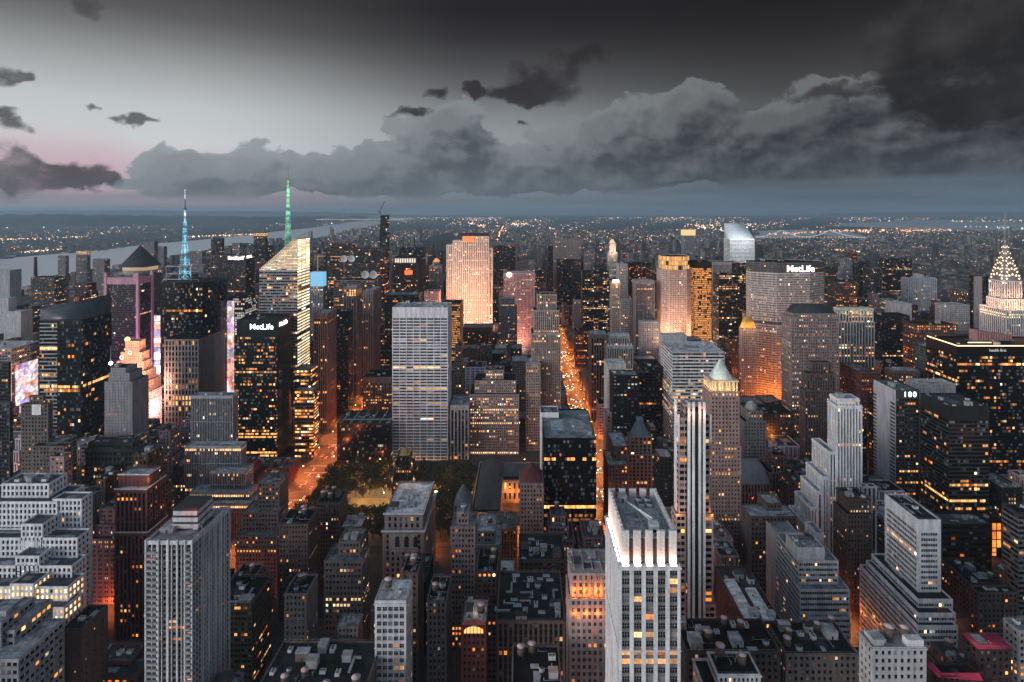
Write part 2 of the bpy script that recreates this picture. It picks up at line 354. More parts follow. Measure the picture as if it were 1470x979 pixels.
def prism(W, GL, RF, poly, z0, z1, S, rng, side=None, par=1.1, blank=()):
    n = len(poly); cx = sum(p[0] for p in poly) / n; cy_ = sum(p[1] for p in poly) / n
    for k in range(n):
        (xa, ya), (xb, yb) = poly[k], poly[(k + 1) % n]
        L = math.hypot(xb - xa, yb - ya); ux, uy = (xb - xa) / L, (yb - ya) / L; nx, ny = uy, -ux
        mx, my = (xa + xb) / 2, (ya + yb) / 2
        vis = (-mx * nx - my * ny) / math.hypot(mx, my)
        if (vis > -.12 and k not in blank): facade(W, GL, xa, ya, ux, uy, L, z0, z1, side if (side and abs(nx) > .7) else S, rng)
        else: W.quad((xa, ya, z0), (xb, yb, z0), (xb, yb, z1), (xa, ya, z1), slot(W, S))
    zr = z1 - par
    sh = lambda p, d: (p[0] + (d if p[0] < cx else -d), p[1] + (d if p[1] < cy_ else -d))
    ip = [sh(p, .45) for p in poly]
    for k in range(n):
        a, b, c, d = poly[k], poly[(k + 1) % n], ip[(k + 1) % n], ip[k]
        RF.quad((a[0], a[1], z1), (b[0], b[1], z1), (c[0], c[1], z1), (d[0], d[1], z1), 1)
        RF.quad((d[0], d[1], zr), (c[0], c[1], zr), (c[0], c[1], z1), (d[0], d[1], z1), 1)
    RF.ngon([(p[0], p[1], zr) for p in ip], 0)
    if n == 4 and poly[0][1] < 760 and abs(poly[0][1] - poly[1][1]) < 1e-6:
        (ax, ay), (bx, by) = ip[0], ip[2]
        for k in range(int(rng.integers(1, 5))):
            pw_, pd = (bx - ax) * rng.uniform(.12, .5), (by - ay) * rng.uniform(.12, .5)
            if pw_ < 1 or pd < 1: continue
            px_, py_ = rng.uniform(ax + .1, bx - pw_ - .1), rng.uniform(ay + .1, by - pd - .1); z_ = zr + .02 + .012 * k
            RF.quad((px_, py_, z_), (px_ + pw_, py_, z_), (px_ + pw_, py_ + pd, z_), (px_, py_ + pd, z_), 2 + int(rng.integers(3)))
# ------------------------------------------------------------------ rooftop pieces (meshes shared by every building)
def proto(fn, name, mats):
    b = MB(); fn(b); me_o = b.build(name, mats); me = me_o.data; bpy.data.objects.remove(me_o); return me
GREYMETAL = wall_mat((.3, .32, .34), .5); DARKMETAL = wall_mat((.05, .055, .06), .5); WOOD = wall_mat((.11, .08, .065)); PALEMETAL = wall_mat((.55, .58, .6), .5)
TANKTOP = wall_mat((.5, .4, .42)); CONC = wall_mat((.33, .34, .35))
def p_tank(b):
    b.cyl(0, 0, 2.2, 6, 1.9, 1.9, 14, 0); b.cyl(0, 0, 6, 6.6, 2.1, .2, 14, 1)
    for s in (-1, 1):
        for t_ in (-1, 1): b.bar((s * 1.2, t_ * 1.2, 0), (s * 1.2, t_ * 1.2, 2.3), .14, 2)
    b.bar((-1.2, -1.2, .3), (1.2, -1.2, 2.1), .08, 2); b.bar((-1.2, 1.2, .3), (-1.2, -1.2, 2.1), .08, 2)
def p_ac(b):
    b.box(-1.6, 1.6, -1.1, 1.1, .25, 1.9, 0); b.cyl(-.7, 0, 1.9, 2.15, .55, .55, 10, 2); b.cyl(.75, 0, 1.9, 2.15, .55, .55, 10, 2); b.box(-1.5, -1.2, -1, 1, 0, .26, 1); b.box(1.2, 1.5, -1, 1, 0, .26, 1)
def p_duct(b):
    b.box(-.5, .5, -4, 4, .4, 1.2, 0); b.box(-.5, 3, 3.1, 4.002, .405, 1.195, 0); b.box(-.3, .3, -3.6, -3.2, 0, .41, 1); b.box(-.3, .3, 2.2, 2.6, 0, .41, 1)
def p_fan(b):
    b.cyl(0, 0, 0, 1.6, 1.7, 1.7, 16, 0); b.cyl(0, 0, 1.6, 2.1, 1.7, 1.25, 16, 0, False); b.cyl(0, 0, 1.75, 1.8, 1.2, 1.2, 12, 1); b.cyl(0, 0, 1.8, 2.0, .3, .3, 8, 0)
def p_bulk(b):
    b.box(-2.2, 2.2, -1.8, 1.8, 0, 3.2, 0); b.box(-2.4, 2.4, -2, 2, 3.2, 3.45, 1); b.box(-.5, .5, -1.86, -1.79, 0.05, 2.1, 2)
def p_skyl(b):
    b.mesh([(-2, -1.2, 0), (2, -1.2, 0), (2, 1.2, 0), (-2, 1.2, 0), (-2, 0, 1), (2, 0, 1)], [(0, 1, 5, 4), (2, 3, 4, 5), (0, 4, 3), (1, 2, 5)], 0); b.box(-2.1, 2.1, -1.3, 1.3, -.1, .12, 1)
def p_dish(b):
    v = []; f = []; n = 12
    for k, (rr, zz) in enumerate(((0, .0), (.8, .12), (1.5, .45))):
        for i in range(n): a = 2 * math.pi * i / n; v.append((rr * math.cos(a), -zz * 0 + (.45 - zz) * .9 + 0, 1.9 + rr * math.sin(a)))
    for k in range(2):
        for i in range(n): f.append((k * n + i, k * n + (i + 1) % n, (k + 1) * n + (i + 1) % n, (k + 1) * n + i))
    b.mesh(v, f, 0); b.bar((0, .5, 0), (0, .5, 1.9), .1, 1); b.bar((0, .5, 1.9), (0, -.6, 1.9), .05, 1)
PIECES = dict(water_tank=proto(p_tank, 'water_tank', [WOOD, TANKTOP, DARKMETAL]), cooling_unit=proto(p_ac, 'cooling_unit', [PALEMETAL, DARKMETAL, DARKMETAL]),
              roof_duct=proto(p_duct, 'roof_duct', [GREYMETAL, DARKMETAL]), cooling_fan=proto(p_fan, 'cooling_fan', [GREYMETAL, DARKMETAL]),
              stair_bulkhead=proto(p_bulk, 'stair_bulkhead', [CONC, GREYMETAL, DARKMETAL]), skylight=proto(p_skyl, 'skylight', [wall_mat((.28, .36, .4), .25), PALEMETAL]),
              satellite_dish=proto(p_dish, 'satellite_dish', [PALEMETAL, DARKMETAL]))
ROOFS = {}
def piece(kind, root, x, y, z, s=1.0, rz=0.0):
    o = bpy.data.objects.new(kind, PIECES[kind]); COL.objects.link(o); o.parent = ROOFS.get(root.name, root)
    o.location = Vector((x, y, z)) - root.location; o.scale = (s, s, s) if not isinstance(s, tuple) else s; o.rotation_euler = (0, 0, rz); return o
HEROES = []      # dicts used to place the smaller buildings between the big ones
class Bld: pass
def clutter(b, box, z, rng, kinds, n):
    x0, x1, y0, y1 = box
    for k in range(n):
        kd = kinds[rng.integers(len(kinds))]; mg = 2.6
        if x1 - x0 < 7 or y1 - y0 < 7: mg = 1.8
        if x1 - x0 < 2 * mg + .5 or y1 - y0 < 2 * mg + .5: return
        x, y = rng.uniform(x0 + mg, x1 - mg), rng.uniform(y0 + mg, y1 - mg)
        if any(math.hypot(x - a, y - c) < 4.2 for a, c in b.spots): continue
        b.spots.append((x, y)); s = rng.uniform(.75, 1.25)
        piece(kd, b.root, x, y, z, s, rng.choice([0, math.pi / 2, math.pi, -math.pi / 2]))
def wall_slots(W):
    out = []
    for (w, sp, spr, rough) in W.slots: out += [wall_mat(w, rough), wall_mat(sp, spr or rough), wall_mat(tuple(v * .6 for v in w))]
    return out
def finish(b, W, GL, RFS, S, near):
    b.wall = W.build('wall', wall_slots(W), b.root, b.org)
    if not GL.empty():
        if near:
            Qs = np.concatenate(GL.q); As = np.concatenate(GL.qa)
            e1 = Qs[:, 1] - Qs[:, 0]; e2 = Qs[:, 3] - Qs[:, 0]; nn = np.cross(e1, e2); c = Qs.mean(1)
            v = np.array([0, 0, H]) - c; d = np.linalg.norm(v, axis=1)
            area = (nn * v).sum(1) / d ** 3
            px = VX + F * c[:, 0] / c[:, 1]; py = HY + F * (H - c[:, 2]) / c[:, 1]
            area[(px < 0) | (px > 1470) | (py > 979)] = 0
            top = set(np.argsort(-area)[:100].tolist()) if len(Qs) > 100 else set(range(len(Qs)))
            top = {i for i in top if area[i] > 0}
            for i in top:
                w1 = MB(); w1.quads(Qs[i:i + 1], 0, As[i:i + 1]); w1.build('window', [GLASS], b.root, b.org, True)
            rest = np.array([i for i in range(len(Qs)) if i not in top])
            GL = MB()
            if len(rest): GL.quads(Qs[rest], 0, As[rest])
        if not GL.empty():
            b.glass = GL.build('window_grid', [GLASS], b.root, b.org, True); b.glass['kind'] = 'stuff'
    for z_, RF in sorted(RFS, key=lambda t_: t_[0]): b.roof = RF.build('roof', [roof_mat(S['roof']), wall_mat(tuple(v * .9 for v in S['w']), S['rough']), roof_mat(tuple(v * .55 for v in S['roof'])), roof_mat(tuple(min(.5, v * 1.5 + .03) for v in S['roof'])), roof_mat((.27, .3, .33))], b.root, b.org)
    ROOFS[b.root.name] = b.roof
def bld(name, label, short, S, tiers, cat='building', vb=None, near=False, side=None, L=30, roof=None, n=None, seed=None, group=None, blank=(), tank=0, par=1.1):
    """tiers: (x left, x right, x of the far corner of the visible side or None, y top, depth Y[, depth length]) read from the photograph, turned into metres."""
    b = Bld(); rng = np.random.default_rng(seed if seed is not None else (hash_(label)))
    W, GL, RFS = MB(), MB(), []; b.tiers = []; b.spots = []
    for t in tiers:
        if isinstance(t, dict): poly, z1, z0, S1 = t['poly'], t['z1'], t.get('z0', 0), t.get('S', S)
        else:
            xl, xr, xs, yt, Y = t[:5]; LL = t[5] if len(t) > 5 and t[5] else L; S1 = t[6] if len(t) > 6 else S
            if xs is not None:
                e = xr if xr < VX else xl
                LL = Y * ((e - VX) / (xs - VX) - 1)
            x0, x1, z1 = wx(xl, Y), wx(xr, Y), wz(yt, Y); poly = rect(x0, x1, Y, Y + LL); z0 = 0
            for (q, zq, _) in b.tiers:
                if x0 >= q[0] - .6 and x1 <= q[1] + .6 and Y >= q[2] - .6 and Y + LL <= q[3] + .6 and z1 > zq: z0 = max(z0, zq - 1.1)
        xs_ = [p[0] for p in poly]; ys_ = [p[1] for p in poly]
        b.tiers.append(((min(xs_), max(xs_), min(ys_), max(ys_)), z1, poly))
        if len(b.tiers) == 1: b.org = (sum(xs_) / len(xs_), sum(ys_) / len(ys_), 0); b.root = tag(empty(name, b.org), label, cat, group)
        RF = MB(); prism(W, GL, RF, poly, z0, z1, S1, rng, side, par, blank); RFS.append((z1, RF))
    finish(b, W, GL, RFS, S, near)
    k = max(range(len(b.tiers)), key=lambda i: b.tiers[i][1]); b.box, b.z = b.tiers[k][0], b.tiers[k][1]
    b.x0, b.x1, b.y0, b.y1 = b.box
    cnt = n if n is not None else (14 if b.y0 < 420 else 5 if b.y0 < 800 else 2)
    kinds = roof or ['cooling_unit', 'roof_duct', 'cooling_fan', 'stair_bulkhead', 'cooling_unit', 'skylight']
    for q in range(tank):
        x, y = rng.uniform(b.x0 + 3, b.x1 - 3), rng.uniform(b.y0 + 3, b.y1 - 3); b.spots.append((x, y)); piece('water_tank', b.root, x, y, b.z - 1.1, rng.uniform(.9, 1.2), rng.uniform(0, 1.5))
    clutter(b, b.box, b.z - 1.1, rng, kinds, cnt)
    if b.y0 < 470 and b.x1 - b.x0 > 8 and b.y1 - b.y0 > 8:
        zr = b.z - 1.1; ar_ = (b.x1 - b.x0) * (b.y1 - b.y0)
        for k in range(int(min(9, 1 + ar_ / 150))):
            hw_, hd_ = rng.uniform(1.6, 4.2), rng.uniform(1.6, 4.2)
            if b.x1 - b.x0 < 2 * hw_ + 3 or b.y1 - b.y0 < 2 * hd_ + 3: continue
            hx, hy = rng.uniform(b.x0 + hw_ + 1, b.x1 - hw_ - 1), rng.uniform(b.y0 + hd_ + 1, b.y1 - hd_ - 1)
            if any(math.hypot(hx - a, hy - c) < max(hw_, hd_) + 2.4 for a, c in b.spots): continue
            b.spots.append((hx, hy)); hh_ = rng.uniform(1.6, 5); hb_ = MB(); hb_.box(hx - hw_, hx + hw_, hy - hd_, hy + hd_, zr, zr + hh_, 0); hb_.box(hx - hw_ - .2, hx + hw_ + .2, hy - hd_ - .2, hy + hd_ + .2, zr + hh_, zr + hh_ + .3, 1)
            hb_.box(hx - .5, hx + .5, hy - hd_ - .07, hy - hd_ + .05, zr, zr + min(2.1, hh_ - .2), 2)
            hb_.build('roof_hut', [wall_mat([(.4, .4, .41), (.16, .12, .11), (.26, .25, .25)][int(rng.integers(3))]), roof_mat([(.3, .33, .36), (.06, .065, .07)][int(rng.integers(2))]), DARKMETAL], b.roof, b.org)
        for k in range(int(rng.integers(3, 7))):
            pp = MB()
            xa, ya = rng.uniform(b.x0 + 1.5, b.x1 - 1.5), rng.uniform(b.y0 + 1.5, b.y1 - 1.5); ln = rng.uniform(3, 11); hz_ = rng.uniform(.25, .6)
            if rng.random() < .5: pp.bar((xa, ya, zr + hz_), (min(b.x1 - 1, xa + ln), ya, zr + hz_), .14)
            else: pp.bar((xa, ya, zr + hz_), (xa, min(b.y1 - 1, ya + ln), zr + hz_), .14)
            pp.cyl(xa, ya, zr, zr + rng.uniform(1, 2.4), .22, .22, 6)
            pp.build('roof_pipe', [GREYMETAL], b.roof, b.org)
        rl_ = MB(); e = .2
        for (p0_, p1_) in (((b.x0 + e, b.y0 + e), (b.x1 - e, b.y0 + e)), ((b.x1 - e, b.y0 + e), (b.x1 - e, b.y1 - e)), ((b.x0 + e, b.y0 + e), (b.x0 + e, b.y1 - e)), ((b.x0 + e, b.y1 - e), (b.x1 - e, b.y1 - e))):
            rl_.bar((*p0_, b.z + .9), (*p1_, b.z + .9), .05); d_ = math.hypot(p1_[0] - p0_[0], p1_[1] - p0_[1]); m_ = max(2, int(d_ / 3))
            for k in range(m_ + 1): t_ = k / m_; x_, y_ = p0_[0] + (p1_[0] - p0_[0]) * t_, p0_[1] + (p1_[1] - p0_[1]) * t_; rl_.bar((x_, y_, b.z - .05), (x_, y_, b.z + .9), .04)
        rl_.build('roof_railing', [GREYMETAL], b.roof, b.org)
    for (q, zq, _) in b.tiers: HEROES.append(dict(box=q, z=zq, vb=vb, short=short, root=b.root))
    b.short = short
    return b
def hash_(s):
    h = 7
    for ch in s: h = (h * 131 + ord(ch)) % 1000003
    return h
def part(b, name, MBo, mats, kind=None):
    o = MBo.build(name, mats, b.root, b.org)
    if kind: o['kind'] = kind
    return o
def sign(b, text, x, y, z, size, m, rz=0.0, name='sign'):
    cu = bpy.data.curves.new(name, 'FONT'); cu.body = text; cu.size = size; cu.extrude = .15; cu.align_x = 'CENTER'; cu.offset = size * .004; cu.space_character = 1.3 if len(text) < 4 else 1.0
    t_ = bpy.data.objects.new(name + '_letters', cu); COL.objects.link(t_); bpy.context.view_layer.update()
    me = bpy.data.meshes.new_from_object(t_.evaluated_get(bpy.context.evaluated_depsgraph_get())); bpy.data.objects.remove(t_)
    me.materials.clear(); me.materials.append(m)
    o = bpy.data.objects.new(name, me); COL.objects.link(o); o.parent = b.root; o.location = Vector((x, y, z)) - b.root.location; o.rotation_euler = (R(90), 0, rz); return o
# ================================================================== setting
HAZE_X, HAZE_Y0, HAZE_Y1 = 33000, -400, 39000
def ground_b(q, b, m):
    oc = q.new('ShaderNodeTexCoord').outputs['Object']
    y = q.sep(oc)[1]
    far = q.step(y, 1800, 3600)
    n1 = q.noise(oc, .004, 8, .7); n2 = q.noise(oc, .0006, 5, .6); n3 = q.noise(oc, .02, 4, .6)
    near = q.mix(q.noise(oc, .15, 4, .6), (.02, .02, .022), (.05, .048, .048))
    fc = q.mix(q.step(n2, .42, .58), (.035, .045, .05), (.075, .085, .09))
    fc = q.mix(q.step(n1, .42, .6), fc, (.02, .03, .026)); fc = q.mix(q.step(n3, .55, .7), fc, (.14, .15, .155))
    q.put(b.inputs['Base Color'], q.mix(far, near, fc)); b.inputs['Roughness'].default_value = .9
gm = MB(); gm.quad((-32000, -300, 0), (32000, -300, 0), (32000, 38500, 0), (-32000, 38500, 0))
tag(gm.build('ground', [mat('ground_soil', ground_b)]), kind='structure')
def water_b(q, b, m):
    oc = q.new('ShaderNodeTexCoord').outputs['Object']
    b.inputs['Base Color'].default_value = (.72, .75, .78, 1); b.inputs['Roughness'].default_value = .3; b.inputs['Specular IOR Level'].default_value = 1.0
    bp = q.new('ShaderNodeBump'); bp.inputs['Strength'].default_value = .02; bp.inputs['Distance'].default_value = 3.0
    q.put(bp.inputs['Height'], q.noise(q.vm('MULTIPLY', oc, (1, .6, 1)), .02, 4, .6)); q.l.new(bp.outputs[0], b.inputs['Normal'])
WATER = mat('river_water', water_b)
def gp(px, py, z=0.0):
    Y = F * (H - z) / (py - HY); return (wx(px, Y), Y, z)
def water(name, pts, z=.4):
    w = MB(); w.ngon([gp(x, y, z) for x, y in pts], 0); tag(w.build(name, [WATER]), kind='structure')
water('river_water', [(-70, 440), (0, 427), (60, 415), (150, 392), (255, 366), (330, 353), (400, 347), (447, 343), (475, 337), (500, 331), (530, 325), (548, 321), (552, 317.5), (524, 316.2), (500, 319), (447, 327), (400, 332), (365, 336), (330, 340), (270, 346), (230, 349), (185, 354), (140, 360), (100, 363), (61, 366), (0, 371.5), (-70, 377)])
water('river_water.001', [(1080, 345), (1112, 342), (1180, 338), (1238, 345), (1250, 341), (1216, 332), (1150, 329.5), (1085, 331)])
water('river_water.002', [(1195, 324), (1300, 328.5), (1390, 331), (1480, 332), (1560, 331), (1560, 322), (1470, 319.5), (1390, 316), (1320, 315.5), (1262, 318.5), (1210, 320)])
water('river_water.003', [(540, 316), (580, 318), (600, 314), (575, 311.5), (545, 312.5)])
# wooded ridge across the river
def hill_b(q, b, m):
    oc = q.new('ShaderNodeTexCoord').outputs['Object']
    n = q.noise(oc, .004, 7, .7)
    q.put(b.inputs['Base Color'], q.mix(q.step(n, .35, .65), (.02, .028, .026), (.06, .07, .068))); b.inputs['Roughness'].default_value = 1
HILL = mat('wooded_hill', hill_b)
def ridge(name, pts, depth, seed):
    """pts: (px, base py, crest height in metres)"""
    rg = random.Random(seed); w = MB(); rows = []
    n = 90
    for k in range(n + 1):
        t_ = k / n * (len(pts) - 1); i = min(int(t_), len(pts) - 2); u = t_ - i
        px = pts[i][0] * (1 - u) + pts[i + 1][0] * u; py = pts[i][1] * (1 - u) + pts[i + 1][1] * u; hh = pts[i][2] * (1 - u) + pts[i + 1][2] * u
        x, y, _ = gp(px, py); hh *= rg.uniform(.9, 1.06); k_ = math.hypot(x, y)
        rows.append([(x, y, -1), (x * (1 + .12 * depth / k_), y * (1 + .12 * depth / k_), hh * .75), (x * (1 + .4 * depth / k_), y * (1 + .4 * depth / k_), hh), (x * (1 + depth / k_), y * (1 + depth / k_), -1)])
    v = [p for r in rows for p in r]; f = [(4 * k + j, 4 * k + 4 + j, 4 * k + 5 + j, 4 * k + 1 + j) for k in range(n) for j in range(3)]
    w.mesh(v, f, 0); o = w.build(name, [HILL]); tag(o, kind='structure')
    for p_ in o.data.polygons: p_.use_smooth = True
ridge('hills', [(-90, 328, 250), (100, 326, 240), (250, 322, 190), (360, 322, 170), (430, 320, 150), (500, 316.5, 150), (524, 315.5, 130), (530, 315.2, 20)], 3500, 3)
ridge('hills.001', [(-120, 311.5, 335), (60, 311.5, 335), (200, 311.5, 325), (330, 311, 285), (470, 311, 240), (560, 310.5, 120)], 3000, 5)
ridge('hills.002', [(1180, 310.5, 150), (1290, 310.8, 240), (1400, 311, 250), (1560, 311, 260)], 3000, 9)
# ------------------------------------------------------------------ streets: avenue strips, block pavements with kerbs
AVES = [(-815, 22), (-545, 24), (-252, 32), (88, 34), (240, 20), (400, 34), (545, 20), (700, 24)]
def road_b(q, b, m):
    oc = q.new('ShaderNodeTexCoord').outputs['Object']
    q.put(b.inputs['Base Color'], q.mix(q.noise(oc, .3, 5, .65), (.035, .034, .034), (.075, .072, .07))); b.inputs['Roughness'].default_value = .55
ROAD = mat('asphalt', road_b)
rd = MB(); mk = MB(); pv = MB()
for (x, w) in AVES:
    rd.quad((x - w / 2, 150, .01), (x + w / 2, 150, .01), (x + w / 2, 2040, .01), (x - w / 2, 2040, .01))
    if x in (88, -252):
        for lx in (-7, -3.5, 0, 3.5, 7):
            for k in range(170, 1500, 9): mk.quad((x + lx - .08, k, .02), (x + lx + .08, k, .02), (x + lx + .08, k + 3, .02), (x + lx - .08, k + 3, .02))
        for k in range(6, 20):
            yy = 32 + 80.5 * (k - 1)
            for e in (-9, 9):
                for lx in np.arange(x - w / 2 + 2, x + w / 2 - 2, 1.3): mk.quad((lx, yy + e - 1.5, .02), (lx + .6, yy + e - 1.5, .02), (lx + .6, yy + e + 1.5, .02), (lx, yy + e + 1.5, .02))
STREETS = [32 + 80.5 * k for k in range(0, 26)]
BLOCKS = []
ed = [(-1100, 20)] + AVES + [(860, 20), (1030, 20)]
for (xa, wa), (xb, wb) in zip(ed[:-1], ed[1:]):
    for ya, yb in zip(STREETS[:-1], STREETS[1:]):
        w1 = 9 if abs(ya - 676) > 5 else 14; w2 = 9 if abs(yb - 676) > 5 else 14
        X0, X1, Y0, Y1 = xa + wa / 2 - 3, xb - wb / 2 + 3, ya + w1 - 3, yb - w2 + 3
        if X1 - X0 < 20: continue
        pv.box(X0, X1, Y0, Y1, -.2, .15, 0); BLOCKS.append((X0 + 4.5, X1 - 4.5, Y0 + 3.5, Y1 - 3.5))
tag(rd.build('road', [ROAD]), kind='structure'); tag(mk.build('road_markings', [wall_mat((.7, .7, .68))]), kind='structure')
tag(pv.build('pavement', [wall_mat((.075, .072, .07))]), kind='structure')
# ================================================================== tall and named-by-look buildings
WHITE = (.52, .52, .535); PALE = (.42, .42, .43); TAN = (.34, .29, .26); PINK = (.34, .25, .23); BROWN = (.15, .115, .1); REDB = (.2, .07, .065); GREY = (.24, .25, .27); DARK = (.035, .038, .042); BLK = (.014, .014, .016); TEAL = (.025, .05, .055)
BLUEROOF = (.3, .34, .38); DKROOF = (.028, .03, .033)
E = lambda n_, c, s: emit_mat(n_, c, s)
WARM = E('lamp_warm', (1, .62, .3), 9); WHITE_L = E('lamp_white', (1, .93, .85), 12); ORANGE_L = E('lamp_orange', (1, .35, .06), 7)
# ---- the floodlit striped tower in front
S = st(WHITE, (.24, .23, .24), 'vert', bay=5.3, fl=3.75, pf=.34, sf=.36, s=.5, gl=.8, lp=.13, glow=1.3, tint=.4, cw=.3, mull=3, roof=(.3, .34, .37), rows=[(.82, .86, 1.6, .25), (.5, .56, 1.4, .2)])
SW_ = st(WHITE, (.33, .34, .36), 'vert', bay=3.4, fl=3.75, pf=.55, sf=.4, s=.5, lp=.05, roof=(.3, .34, .37))
Yf = 230; ztop, zc = wz(767, Yf), wz(813, Yf)
b = bld('striped_tower', 'white vertically striped tower with brightly floodlit panelled crown and a crane arm on its roof', 'the floodlit striped tower', S,
        [(889, 977, 869, 813, Yf)], near=True, side=SW_, n=0, cat='skyscraper', seed=21, par=.2)
x0, x1, y0, y1 = b.box; cr = MB(); sl = MB()
i_ = 1.5
sl.box(x0 + i_ + .9, x1 - i_ - .9, y0 + i_ + .9, y1 - i_ - .9, zc - .2, ztop - 3.2, 0)
nb = 5; bw = (x1 - x0 - .6) / nb
for k in range(nb):
    a = x0 + .3 + k * bw + bw * .2; c = a + bw * .62
    cr.box(a, c, y0 + i_, y0 + i_ + 1.0, zc - .2, ztop + .6, 0); cr.box(a, c, y1 - i_ - 1, y1 - i_, zc - .2, ztop + .6, 0)
nsd = 10; sw = (y1 - y0 - 5.2) / nsd
for k in range(nsd):
    a = y0 + 2.6 + k * sw + sw * .14; c = a + sw * .7
    for xx in (x0 + i_, x1 - i_ - 1): cr.box(xx, xx + 1.0, a, c, zc - .2, ztop + .6, 0)
part(b, 'crown', cr, [wall_mat((.66, .65, .64))]); part(b, 'crown_core', sl, [wall_mat((.06, .055, .055))])
rf = MB(); rf.box(x0 + 2.6, x1 - 2.6, y0 + 2.6, y1 - 2.6, ztop - 3.19, ztop - 2.8, 0); part(b, 'roof_deck', rf, [roof_mat((.32, .36, .39))])
rl_ = MB()
for k in range(4): yy = y0 + 6 + k * 8.5; rl_.box(x0 + 4, x1 - 4, yy, yy + .35, ztop - 2.8, ztop - 1.6, 0)
for xx in (x0 + 4.4, x0 + 12, x1 - 5): rl_.box(xx, xx + .35, y0 + 6.5, y1 - 6, ztop - 2.8, ztop - 1.8, 0)
part(b, 'roof_track', rl_, [GREYMETAL])
bm_ = MB(); bm_.bar((x0 + 8, y1 - 11, ztop - .6), (x1 - 10, y0 + 8, ztop + 2.2), .45, 0, 6); bm_.bar((x0 + 10, y1 - 13, ztop - .9), (x1 - 9, y0 + 7, ztop + .2), .3, 0, 6); bm_.box(x1 - 11.5, x1 - 7.5, y0 + 6, y0 + 9.5, ztop - 2.8, ztop + .6, 0)
part(b, 'crane_arm', bm_, [PALEMETAL])
for (fx, fy) in ((x1 - 11, y1 - 8), (x1 - 7, y1 - 8), (x1 - 11, y1 - 12.5), (x1 - 7, y1 - 12.5)): piece('cooling_fan', b.root, fx, fy, ztop - 2.8, 1.0)
piece('stair_bulkhead', b.root, x0 + 7, y1 - 7, ztop - 2.8, .9)
for k in range(nb):
    xx = x0 + .3 + (k + .51) * bw
    fl = MB(); fl.box(xx - 1.2, xx + 1.2, y0 + .25, y0 + .7, zc + .05, zc + .5, 0); part(b, 'floodlight', fl, [WHITE_L])
    light('AREA', (xx, y0 + .55, zc + .6), 640, (1, .42, .28), (2.2, .4), (xx, y0 + 1.55, zc + 7), parent=b.root)
for k in range(nsd):
    yy = y0 + 2.6 + (k + .5) * sw
    fl = MB(); fl.box(x0 + .25, x0 + .7, yy - .8, yy + .8, zc + .05, zc + .5, 0); part(b, 'floodlight', fl, [WHITE_L])
    light('AREA', (x0 + .55, yy, zc + .6), 420, (1, .42, .28), (1.6, .4), (x0 + 1.55, yy, zc + 7), parent=b.root)
# ---- orange loggia block beside it
S = st((.36, .3, .3), None, 'pun', bay=3.2, fl=3.9, pf=.5, sf=.45, lp=.08, roof=DKROOF, mull=2)
b = bld('loggia_building', 'stone building with an orange lit loggia under its roof, beside the floodlit striped tower', 'the orange loggia building', S,
        [(817, 884, 813, 858, 300), (819, 882, 815, 822, 302)], near=True, n=2)
x0, x1, y0, y1 = b.box
lg = MB(); z1 = b.z
for k in range(9): xx = x0 + .3 + k * (x1 - x0 - .9) / 8; lg.box(xx, xx + .5, y0 - 2.2, y0 - 1.7, wz(858, 300), z1 + .4, 0)
lg.box(x0 - .4, x1 + .4, y0 - 2.6, y1 + .4, z1 + .4, z1 + 1.4, 0); lg.box(x0 - .5, x1 + .5, y0 - 2.9, y0 - 1.2, wz(858, 300) - 1.2, wz(858, 300), 0)
part(b, 'loggia', lg, [wall_mat((.36, .3, .3))])
pg = MB()
for k in range(4): pg.box(x0 + 2 + k * 5, x0 + 2.4 + k * 5, y0, y1 - 1, z1 + 1.4, z1 + 2.6, 0)
pg.box(x0, x1, y0 + 6, y0 + 6.4, z1 + 1.4, z1 + 2.4, 0); pg.box(x0, x1, y1 - 3, y1 - 2.6, z1 + 1.4, z1 + 2.4, 0); part(b, 'roof_frame', pg, [GREYMETAL])
for xx in np.linspace(x0 + 2, x1 - 3, 4): light('POINT', (xx, y0 - 1.0, wz(858, 300) + 2.2), 4200, (1, .24, .015), .4, parent=b.root); light('POINT', (xx, y0 - 3.4, wz(880, 300)), 900, (1, .24, .015), .4, parent=b.root)
# ---- slim tower with white ribs
S = st((.46, .33, .3), None, 'hor', bay=3.6, fl=4.2, pf=.12, sf=.42, p=.15, s=0, lp=.1, glow=1.2, roof=BLUEROOF)
b = bld('ribbed_tower', 'slim pink tower with tall white ribs down its face and lit pinnacles on top', 'the white ribbed tower', S,
        [(966, 985, 960, 868, 366, 30), (1010, 1028, None, 868, 366, 30), (970, 985, 964, 738, 368, 28), (1010, 1024, None, 738, 368, 28), (974, 1020, 968, 600, 370), (982, 1013, 977, 580, 373)], near=True, cat='skyscraper', n=3, seed=5)
x0, x1, y0, y1 = b.tiers[4][0]; zt_ = wz(576, 370); rb = MB(); gl_ = MB()
mx = (x0 + x1) / 2
for xx in (-5.9, -2.9, 1.3, 4.3): rb.box(mx + xx, mx + xx + 1.6, y0 - 5.0, y0 - 3.9, 12, zt_ + 1, 0)
gl_.box(mx - 5.7, mx + 5.7, y0 - 4.2, y0 - .08, 12, zt_ - 5, 0)
for xx in (x0 - .5, x1 - .7): rb.box(xx, xx + 1.2, y0 - .6, y0 + .6, wz(600, 370) - 16, wz(600, 370) + 2.5, 0)
part(b, 'rib', rb, [wall_mat((.8, .8, .82))]); part(b, 'bay_glazing', gl_, [wall_mat((.02, .025, .03), .15)])
ye, we = y1 - y0, 1
sr = MB()
for yy in np.linspace(y0 + 3, y1 - 4, 4): sr.box(x0 - 1.0, x0 - .1, yy, yy + 1.0, 12, zt_, 0)
part(b, 'side_rib', sr, [wall_mat((.66, .66, .68))])
for xx in (-5, -2.5, 2.5, 5): light('POINT', (mx + xx, y0 - 6.2, zt_ - 7), 900, (1, .5, .32), .3, parent=b.root)
